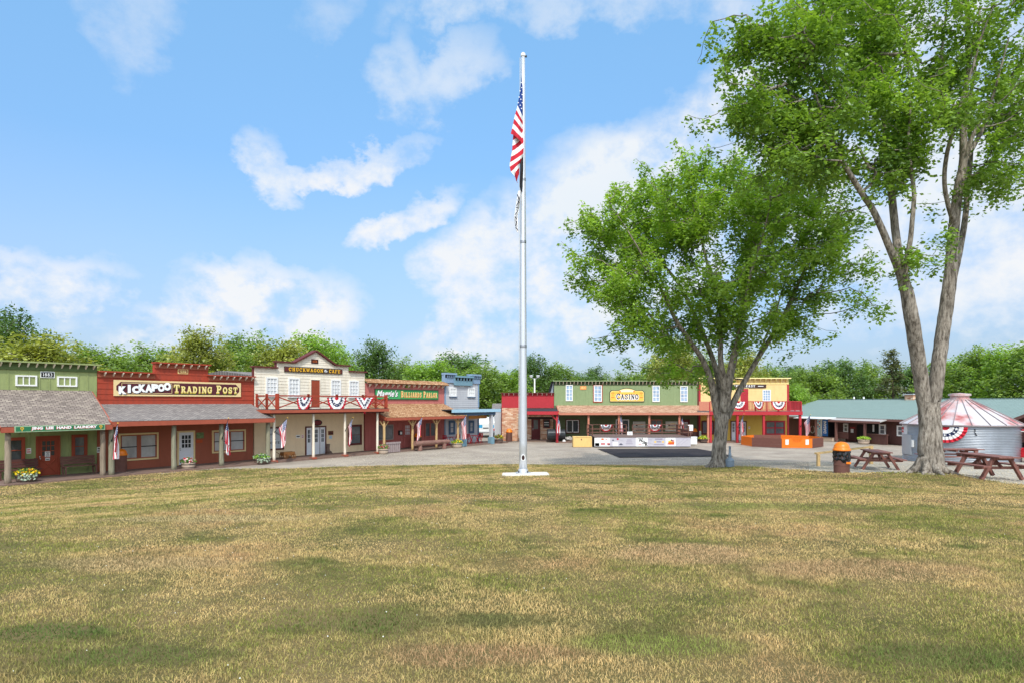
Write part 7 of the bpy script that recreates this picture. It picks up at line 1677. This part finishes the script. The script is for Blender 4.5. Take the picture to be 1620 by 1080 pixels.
def big_tree(name, label, D0, base_px, limbs, lobes, leafm, seed, leaf=.16, per=52, twig=.0085, girth=1.0):
    rng = np.random.default_rng(seed); bx_, by_, bz_ = at_depth(base_px, D0); org = np.array([bx_, by_, bz_])
    T = thing(name, org, label, 'tree'); VV, FF = [], []; skel = []
    Q = lambda px, py, dd: np.array([(px - CX) / F * (D0 + dd), D0 + dd, CZ - (py - HY) / F * (D0 + dd)]) - org
    for li, limb in enumerate(limbs):
        P = catmull([np.append(Q(px, py, dd), rr * girth) for (px, py, dd, rr) in limb], 5); pts = np.array([p[:3] for p in P]); rad = np.array([p[3] for p in P])
        wob = rng.normal(0, .012, pts.shape) * np.minimum(1, rad * 2)[:, None]; wob[0] = 0
        bark_tube(VV, FF, pts + wob, rad, 18 if rad[0] > .25 else 12, .07 if rad[0] > .25 else .05, rng)
        for p, r in zip(pts, rad):
            if r < .17: skel.append(p)
    # root flare
    br = limbs[0][1][3] * girth; nr = 8
    for i in range(nr):
        a = 6.283 * (i + rng.uniform(-.25, .25)) / nr; r1 = br * rng.uniform(1.5, 2.1); u = np.array([math.cos(a), math.sin(a), 0])
        zz = gh(bx_ + u[0] * r1, by_ + u[1] * r1) - bz_
        bark_tube(VV, FF, np.array([u * br * .45 + [0, 0, br * 1.1], u * br * .80 + [0, 0, br * .50], u * br * 1.12 + [0, 0, br * .18], u * r1 + [0, 0, zz - .02], u * r1 * 1.25 + [0, 0, zz - .12]]), np.array([.30, .26, .20, .11, .05]) * br * 1.25, 8, .06, rng)
    tips = []
    for (px, py, dd, rx, ry, rd, n) in lobes:
        c = Q(px, py, dd); s = (D0 + dd) / F; nb = max(2, n // 9); q = rng.normal(0, 1, (nb, 3)); q /= np.linalg.norm(q, axis=1)[:, None]; q *= (rng.random(nb) ** .40)[:, None]
        b = c + q * np.array([rx * s, rd, ry * s]); w = rng.integers(0, nb, n); g = rng.normal(0, 1, (n, 3)) * np.array([.62, .62, .28]) * min(1.0, .55 * rx * s / .62 + .1); g[:, 2] -= .16 * (g[:, 0] ** 2 + g[:, 1] ** 2)
        tips.append(b[w] + g)
    tips = np.concatenate(tips)
    # leave gaps between the sprays, and let single shoots stand out of the outline
    tips = tips[rng.random(len(tips)) < .80]
    hol = np.sin(tips[:, 0] * 1.9 + 1.3 * np.sin(tips[:, 2] * 1.4)) * np.sin(tips[:, 2] * 2.1 + 1.1 * np.sin(tips[:, 1] * 1.5)); tips = tips[(hol < .52) | (rng.random(len(tips)) < .25)]
    cen = tips.mean(0); far = tips[rng.random(len(tips)) < .16]; dv = far - cen; dv /= np.linalg.norm(dv, axis=1)[:, None]
    tips = np.concatenate([tips, far + dv * rng.uniform(.3, 1.0, (len(far), 1)) + np.array([0, 0, 1]) * rng.uniform(.1, .8, (len(far), 1))])
    chains, load, dirs = grow(np.array(skel), tips, rng)
    for ids, pts in chains:
        rad = np.maximum(.006, twig * load[ids] ** .48); rad[0] = min(rad[0], rad[1] * 1.1)
        bark_tube(VV, FF, pts, rad, 5, 0, rng)
    np_mesh('trunk', np.concatenate(VV), np.concatenate(FF), M_bark, T, smooth=True)
    dirs = dirs * .75 + np.array([0, 0, .60]); dirs /= np.linalg.norm(dirs, axis=1)[:, None]
    V, Tn, rn = leaf_mesh(tips, dirs, per, leaf, rng, spread=.17, along=.9)
    np_mesh('crown', V, Tn, leafm, T, rnd=rn)
    return T
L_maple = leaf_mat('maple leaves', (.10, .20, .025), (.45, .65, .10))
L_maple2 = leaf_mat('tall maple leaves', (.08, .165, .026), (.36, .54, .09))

# the rounded maple in the middle
mid_limbs = [
    [(1137, 742, 0, .66), (1138, 734, 0, .52), (1137, 715, 0, .44), (1140, 690, 0, .40), (1142, 665, 0, .42), (1143, 645, 0, .40)],
    [(1137, 660, 0, .30), (1131, 630, 0, .26), (1124, 600, -.2, .20), (1112, 570, -.4, .17), (1092, 540, -.7, .15), (1070, 508, -1, .13), (1052, 470, -1.3, .10), (1030, 430, -1.6, .08), (1005, 385, -1.8, .05), (980, 345, -2, .03)],
    [(1140, 655, -.1, .28), (1139, 620, .2, .22), (1133, 585, .5, .18), (1117, 540, .8, .15), (1097, 495, 1.1, .13), (1074, 450, 1.3, .11), (1052, 422, 1.4, .09), (1034, 400, 1.5, .07), (1000, 372, 1.6, .04), (960, 350, 1.5, .02)],
    [(1145, 650, -.2, .30), (1146, 610, -.4, .24), (1140, 570, -.8, .17), (1141, 520, -1.2, .14), (1138, 470, -1.4, .12), (1120, 420, -1.8, .08), (1105, 360, -2, .05), (1090, 300, -2, .03)],
    [(1147, 650, .2, .30), (1153, 605, .5, .24), (1163, 560, .8, .19), (1173, 500, 1.1, .16), (1178, 440, 1.2, .13), (1186, 390, 1.3, .10), (1190, 330, 1.4, .07), (1180, 270, 1.5, .04)],
    [(1150, 648, -.1, .24), (1152, 600, -.6, .17), (1160, 560, -1, .13), (1176, 500, -1.4, .11), (1186, 440, -1.8, .09), (1205, 380, -2.2, .06), (1220, 320, -2.4, .03)],
    [(1150, 660, .1, .24), (1166, 625, .1, .20), (1184, 592, .2, .17), (1208, 552, .2, .155), (1236, 508, .3, .14), (1256, 465, .3, .12), (1268, 438, .3, .10), (1284, 408, .4, .07), (1300, 370, .5, .04)],
    [(1148, 655, .5, .2), (1162, 630, 1, .14), (1180, 600, 1.6, .11), (1200, 560, 2.2, .09), (1225, 500, 2.8, .07), (1250, 430, 3.2, .05), (1290, 400, 3.4, .03)],
]
mid_lobes = [
    (985, 400, -.5, 78, 82, 2.6, 210), (1010, 470, -1.0, 62, 62, 2.0, 110), (1040, 330, 0, 85, 62, 3.2, 190), (1110, 300, .3, 90, 70, 3.6, 240), (1190, 320, .5, 95, 85, 3.6, 260), (1130, 420, -1.2, 110, 75, 3.2, 240),
    (1230, 390, 0, 92, 82, 3.2, 210), (1300, 380, .5, 60, 70, 2.4, 90), (1320, 460, 0, 44, 40, 1.6, 44), (1255, 500, -.5, 62, 50, 2.2, 80), (1160, 495, -1.5, 75, 50, 2.6, 100), (1080, 500, 1.5, 60, 48, 2, 60), (935, 350, 0, 32, 36, 1.6, 36), (942, 440, 0, 32, 32, 1.4, 32), (1035, 535, -.5, 30, 20, 1.2, 22), (1355, 490, 0, 18, 14, .9, 10), (1350, 415, .2, 26, 18, 1, 12), (1150, 245, .5, 40, 24, 1.5, 36), (1255, 300, 1, 60, 50, 2.4, 90), (1060, 585, 1.5, 30, 30, 1.3, 26), (1115, 580, 2.2, 28, 36, 1.2, 22),
]
big_tree('maple_tree', 'rounded green maple beside the ash urn, in front of casino and saloon', 30.2, 1137, mid_limbs, mid_lobes, L_maple, 3, girth=.74, per=58)

# the tall forked maple at the right
tall_limbs = [
    [(1470, 756, 0, .80), (1471, 746, 0, .68), (1472, 728, 0, .62), (1471, 700, 0, .575), (1471, 670, 0, .525), (1470, 650, 0, .51), (1469, 632, 0, .50)],
    [(1464, 662, 0, .26), (1461, 630, 0, .36), (1456, 590, -.1, .37), (1449, 545, -.3, .36), (1442, 500, -.5, .35), (1434, 460, -.6, .31), (1424, 428, -.7, .26), (1410, 398, -.9, .19), (1396, 365, -1.1, .17), (1381, 333, -1.3, .15), (1366, 310, -1.5, .14), (1346, 278, -1.8, .12), (1328, 245, -2, .10), (1308, 200, -2.3, .08), (1290, 150, -2.5, .05), (1270, 100, -2.7, .03)],
    [(1434, 462, -.5, .25), (1424, 420, -.2, .22), (1417, 370, .1, .2), (1412, 320, .3, .19), (1408, 270, .5, .175), (1402, 210, .8, .15), (1396, 150, 1, .12), (1392, 90, 1.2, .09), (1385, 20, 1.4, .07), (1380, -60, 1.5, .03)],
    [(1430, 450, -.7, .15), (1434, 415, -.9, .125), (1440, 380, -1.1, .12), (1443, 350, -1.2, .11), (1446, 310, -1.3, .10), (1442, 270, -1.4, .09), (1437, 230, -1.5, .075), (1440, 170, -1.6, .05), (1436, 100, -1.7, .03)],
    [(1474, 662, .1, .26), (1479, 625, .2, .36), (1484, 580, .2, .36), (1491, 530, .3, .35), (1497, 485, .3, .34), (1503, 440, .3, .32), (1506, 400, .3, .28), (1509, 360, .2, .27), (1513, 320, .1, .25), (1519, 285, 0, .23), (1524, 255, 0, .2), (1524, 200, -.2, .17), (1528, 140, -.4, .14), (1534, 80, -.5, .10), (1530, 0, -.6, .07), (1536, -70, -.6, .03)],
    [(1500, 470, .6, .2), (1511, 425, .9, .19), (1519, 390, 1, .17), (1527, 345, 1.2, .15), (1531, 295, 1.4, .14), (1536, 240, 1.6, .12), (1534, 170, 1.8, .10), (1545, 90, 2, .08), (1550, 10, 2.2, .05)],
    [(1509, 352, 0, .14), (1500, 325, -.3, .115), (1494, 290, -.6, .105), (1497, 250, -.9, .10), (1508, 205, -1.2, .09), (1523, 155, -1.4, .08), (1538, 110, -1.6, .065), (1552, 60, -1.8, .05), (1572, 10, -2, .03)],
    [(1522, 262, 0, .15), (1540, 232, .1, .12), (1556, 202, .2, .11), (1572, 172, .3, .10), (1590, 140, .4, .085), (1608, 108, .5, .07), (1632, 70, .6, .05), (1660, 20, .7, .03)],
    [(1524, 258, 0, .13), (1537, 220, -.3, .10), (1552, 190, -.5, .085), (1568, 160, -.7, .07), (1580, 120, -.9, .05), (1596, 60, -1, .03)],
    [(1518, 200, 0, .12), (1500, 180, .4, .10), (1492, 150, .6, .09), (1488, 100, .8, .08), (1494, 50, 1, .06), (1500, -20, 1, .04)],
]
tall_lobes = [
    (1225, 60, -1.5, 70, 85, 2.6, 120), (1215, 170, -1.8, 62, 55, 2.2, 78), (1300, 40, -1, 80, 95, 3, 145), (1300, 145, -1.6, 85, 70, 3, 140), (1285, 220, -1.8, 68, 38, 2.2, 60), (1345, 220, -1.2, 70, 52, 2.4, 84), (1400, 60, 0, 95, 95, 3.4, 180), (1400, 170, .2, 85, 65, 3, 120),
    (1480, 40, 0, 90, 85, 3.4, 105), (1455, 190, -.8, 55, 60, 2, 56), (1560, 40, 0, 90, 85, 3.2, 90), (1520, 160, -.5, 70, 70, 2.4, 44), (1590, 150, .2, 60, 65, 2.4, 50), (1600, 230, .2, 50, 50, 2, 46), (1660, 100, .5, 60, 110, 2.6, 110), (1440, 255, -.8, 30, 26, 1.2, 18), (1570, 262, .2, 36, 30, 1.4, 26), (1380, 280, -1.2, 36, 20, 1.4, 14), (1160, 70, -1.5, 22, 60, 1.4, 32), (1165, 190, -1.5, 22, 34, 1.2, 20), (1240, 268, -1.8, 38, 18, 1.4, 16),
    (1340, -70, 0, 130, 70, 3.2, 130), (1480, -90, 0, 130, 70, 3.4, 130), (1600, -60, 0, 90, 70, 3, 80), (1462, 395, -1.0, 22, 12, .7, 9), (1490, 372, -.9, 20, 10, .7, 8), (1442, 405, -1, 14, 10, .6, 6), (1590, 302, .3, 40, 10, .9, 12), (1335, 315, -1.4, 26, 14, 1.2, 8), (1410, 225, .3, 40, 40, 1.6, 30),
]
big_tree('maple_tree', 'tall maple with deeply forked trunk standing between two picnic tables', 22.3, 1470, tall_limbs, tall_lobes, L_maple2, 8, leaf=.14, per=62, girth=.66)

# ------------------------------------------------------------------ woods behind the buildings
def wood_proto(name, label, leafm, seed, h=11.5, r=4.6, z0=1.2, n=250, per=44, leaf=.30, shape='round', group='trees rising behind the old-west street'):
    rng = np.random.default_rng(seed); T = thing(name, (0, 0, 0), label, 'tree', 0, group); VV, FF = [], []; skel = []
    th = h * .8; pts = catmull([(0, 0, -.3), (rng.normal(0, .15), rng.normal(0, .15), th * .4), (rng.normal(0, .3), rng.normal(0, .3), th)], 6); bark_tube(VV, FF, pts, np.linspace(.26, .06, len(pts)), 8, .05, rng); skel += list(pts[4:])
    if shape == 'cone':
        t = rng.random(n) ** .8; z = z0 + (h - z0) * t; a = rng.uniform(0, 6.283, n); rr = r * (1 - t) * rng.uniform(.45, 1.0, n) + .15; tips = np.stack([rr * np.cos(a), rr * np.sin(a), z - rr * .12], 1)
    else:
        nl = 9; tips = []
        for i in range(nl):
            f = i / (nl - 1); a = i * 2.4 + rng.uniform(0, .8); zc = z0 + 1.2 + (h - z0 - 3.0) * f; prof = math.sin(math.pi * min(1, .22 + .70 * f)) ** .8 if shape == 'round' else .75
            rc = r * .52 * prof; lr = r * (.62 - .18 * f) * rng.uniform(.85, 1.15); c = np.array([rc * math.cos(a), rc * math.sin(a), zc]); m = n // nl
            q = rng.normal(0, 1, (m, 3)); q /= np.linalg.norm(q, axis=1)[:, None]; q *= (rng.random(m) ** .33)[:, None] * np.array([lr, lr, lr * .72]); tips.append(c + q)
        tips = np.concatenate(tips)
        # a ragged top and rim
        e = rng.normal(0, 1, (n // 8, 3)); e[:, 2] = np.abs(e[:, 2]); e /= np.linalg.norm(e, axis=1)[:, None]; tips = np.concatenate([tips, np.array([0, 0, h * .52]) + e * np.array([r * .95, r * .95, h * .48])])
    chains, load, dirs = grow(np.array(skel), tips, rng, step=1.2)
    for ids, p in chains:
        rad = np.maximum(.015, .014 * load[ids] ** .5); bark_tube(VV, FF, p, rad, 4, 0, rng)
    np_mesh('trunk', np.concatenate(VV), np.concatenate(FF), M_barkfar, T, smooth=True)
    dirs = dirs * .7 + np.array([0, 0, .5]) if shape != 'cone' else dirs * .9 - np.array([0, 0, .15]); dirs /= np.linalg.norm(dirs, axis=1)[:, None]
    V, Tn, rn = leaf_mesh(tips, dirs, per, leaf, rng, spread=.48 if shape != 'cone' else .26, along=1.1, droop=.25)
    np_mesh('crown', V, Tn, leafm, T, rnd=rn); T['_h'] = h; T['_r'] = r
    return T
LW = {
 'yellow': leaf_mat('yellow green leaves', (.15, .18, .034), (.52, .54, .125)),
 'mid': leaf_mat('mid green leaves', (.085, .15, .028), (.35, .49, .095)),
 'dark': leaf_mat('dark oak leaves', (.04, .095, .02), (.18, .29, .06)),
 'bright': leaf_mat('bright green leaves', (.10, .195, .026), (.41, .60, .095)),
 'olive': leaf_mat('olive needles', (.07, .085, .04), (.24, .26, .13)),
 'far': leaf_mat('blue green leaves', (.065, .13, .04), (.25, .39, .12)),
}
# photo pixel of the trunk, pixel of the top, distance, half width in metres, kind, label
WOODS = [
 (-52, 528, 50, 5.0, 'yellow', 'yellow-green tree cut by the left edge behind the laundry'),
 (24, 488, 62, 4.2, 'dark', 'tall dark oak towering above yellow-green trees behind the laundry'),
 (62, 522, 50, 4.6, 'yellow', 'broad yellow-green tree behind the laundry date plaque'),
 (122, 540, 55, 4.0, 'mid', 'mid green tree behind the right corner of the laundry'),
 (178, 545, 58, 4.4, 'mid', 'rounded green tree behind the Kickapoo end of the sign'),
 (228, 541, 66, 4.6, 'mid', 'green tree behind the left shoulder of the trading post'),
 (268, 556, 72, 3.6, 'dark', 'darker green tree in the notch above the trading post plaque'),
 (316, 514, 62, 3.8, 'yellow', 'pale yellow-flowering tree above the raised centre of the trading post'),
 (362, 545, 66, 4.4, 'mid', 'green tree behind the right shoulder of the trading post'),
 (404, 522, 74, 5.0, 'mid', 'tall mid green tree behind the left corner of the cafe'),
 (448, 532, 68, 4.2, 'yellow', 'olive-yellow tree behind the cafe left windows'),
 (492, 521, 80, 5.0, 'bright', 'bright green tree directly behind the cafe gable'),
 (530, 541, 78, 3.8, 'bright', 'bright green tree behind the right shoulder of the cafe'),
 (590, 535, 88, 4.2, 'dark', 'lone dark tree standing in the sky gap right of the cafe'),
 (638, 562, 92, 4.6, 'mid', 'green tree behind the left half of the billiards roof'),
 (684, 566, 84, 5.0, 'bright', 'bright green tree behind the right half of billiards roof'),
 (728, 552, 94, 6.0, 'far', 'wide blue-green tree behind the notched cornice of the grey shop'),
 (770, 572, 84, 4.4, 'mid', 'green tree in the gap between grey shop and brick shop'),
 (802, 580, 88, 4.2, 'bright', 'bright green tree left of the flagpole above the brick shop'),
 (848, 560, 98, 4.4, 'dark', 'dark tree behind the floodlight pole'),
 (884, 572, 110, 5.0, 'mid', 'green tree behind the left corner of the casino'),
 (916, 584, 112, 4.6, 'far', 'blue-green tree behind the casino left windows'),
 (944, 578, 122, 3.8, 'dark', 'small dark pointed tree behind the casino, left of its sign'),
 (982, 585, 112, 5.0, 'mid', 'green tree directly behind the casino sign'),
 (1014, 594, 108, 4.0, 'bright', 'light green tree just right of the casino sign'),
 (1040, 562, 96, 4.2, 'mid', 'green tree behind the third casino window'),
 (1072, 528, 70, 3.4, 'yellow', 'slender pale yellow-green tree seen under the round maple crown'),
 (1112, 552, 88, 4.2, 'mid', 'green tree behind the seam of casino and saloon'),
 (1176, 550, 78, 3.6, 'yellow', 'yellow-green tree right of the round maple trunk'),
 (1212, 574, 96, 4.6, 'mid', 'green tree behind the saloon right window'),
 (1254, 604, 74, 2.7, 'bright', 'low lime green tree at the right corner of the saloon'),
 (1252, 572, 100, 4.6, 'far', 'blue-green tree above the lime one at the saloon corner'),
 (1288, 576, 90, 4.6, 'mid', 'green tree behind the left end of the lodge roof'),
 (1326, 562, 92, 4.8, 'far', 'broad blue-green tree behind the lodge vent pipes'),
 (1366, 568, 96, 4.6, 'mid', 'green tree left of the olive conifer'),
 (1412, 549, 88, 3.6, 'olive', 'thin olive conifer behind the lodge left of the forked maple'),
 (1440, 572, 98, 4.4, 'far', 'blue-green tree behind the lodge chimney'),
 (1508, 560, 84, 4.8, 'bright', 'bright green tree right of the forked trunk behind the lodge ridge'),
 (1552, 545, 78, 4.6, 'mid', 'tall green tree behind the right half of the bin roof'),
 (1602, 540, 72, 4.6, 'bright', 'large bright green tree at the right edge behind the lodge'),
 (1665, 530, 66, 5.0, 'mid', 'green tree beyond the right edge of the lodge'),
]
_proto = {}
def place_wood(i, px, ytop, D, r, kind, label):
    x = (px - CX) / F * D; top = CZ + (HY - ytop) * D / F; rz = (i * 2.399) % 6.283
    if kind not in _proto:
        T = wood_proto('woodland_tree', label, LW[kind], 40 + len(_proto), shape='cone' if kind == 'olive' else 'round', n=270 if kind != 'olive' else 120, per=56 if kind != 'olive' else 34, r=4.6 if kind != 'olive' else 3.4, z0=1.0)
        _proto[kind] = T; T.location = (x, D, 0); T.rotation_euler = (0, 0, rz)
    else:
        T = copy_thing(_proto[kind], (x, D, 0), rz, label, 'trees rising behind the old-west street'); T['category'] = 'tree'
    T.scale = (r / _proto[kind]['_r'], r / _proto[kind]['_r'], top / _proto[kind]['_h'])
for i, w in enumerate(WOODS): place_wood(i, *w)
for T in _proto.values():
    pass
# low undergrowth between the trunks
sh = wood_proto('understory_shrub', 'bushy green shrub between the tree trunks behind the street', LW['mid'], 77, h=4.5, r=4.0, z0=.2, n=150, per=44, leaf=.30, group='undergrowth behind the street'); sh['category'] = 'shrub'
spots = [(-30, 58), (90, 66), (190, 76), (300, 82), (400, 92), (480, 98), (560, 100), (620, 104), (672, 96), (712, 100), (752, 92), (790, 96), (828, 108), (868, 116), (905, 122), (960, 126), (1010, 122), (1060, 110), (1100, 104), (1150, 96), (1200, 104), (1235, 108), (1272, 98), (1310, 104), (1350, 106), (1392, 108), (1430, 108), (1480, 98), (1530, 92), (1580, 86), (1640, 80), (1262, 80)]
for i, (px, D) in enumerate(spots):
    o = sh if i == 0 else copy_thing(sh, (0, 0, 0), i * 1.7, 'bushy green shrub between the tree trunks behind the street', 'undergrowth behind the street')
    o['category'] = 'shrub'; o.location = ((px - CX) / F * D, D, 0); s = .9 + .25 * ((i * 37) % 10) / 10; o.scale = (s * 1.5, s * 1.3, s * 1.15)
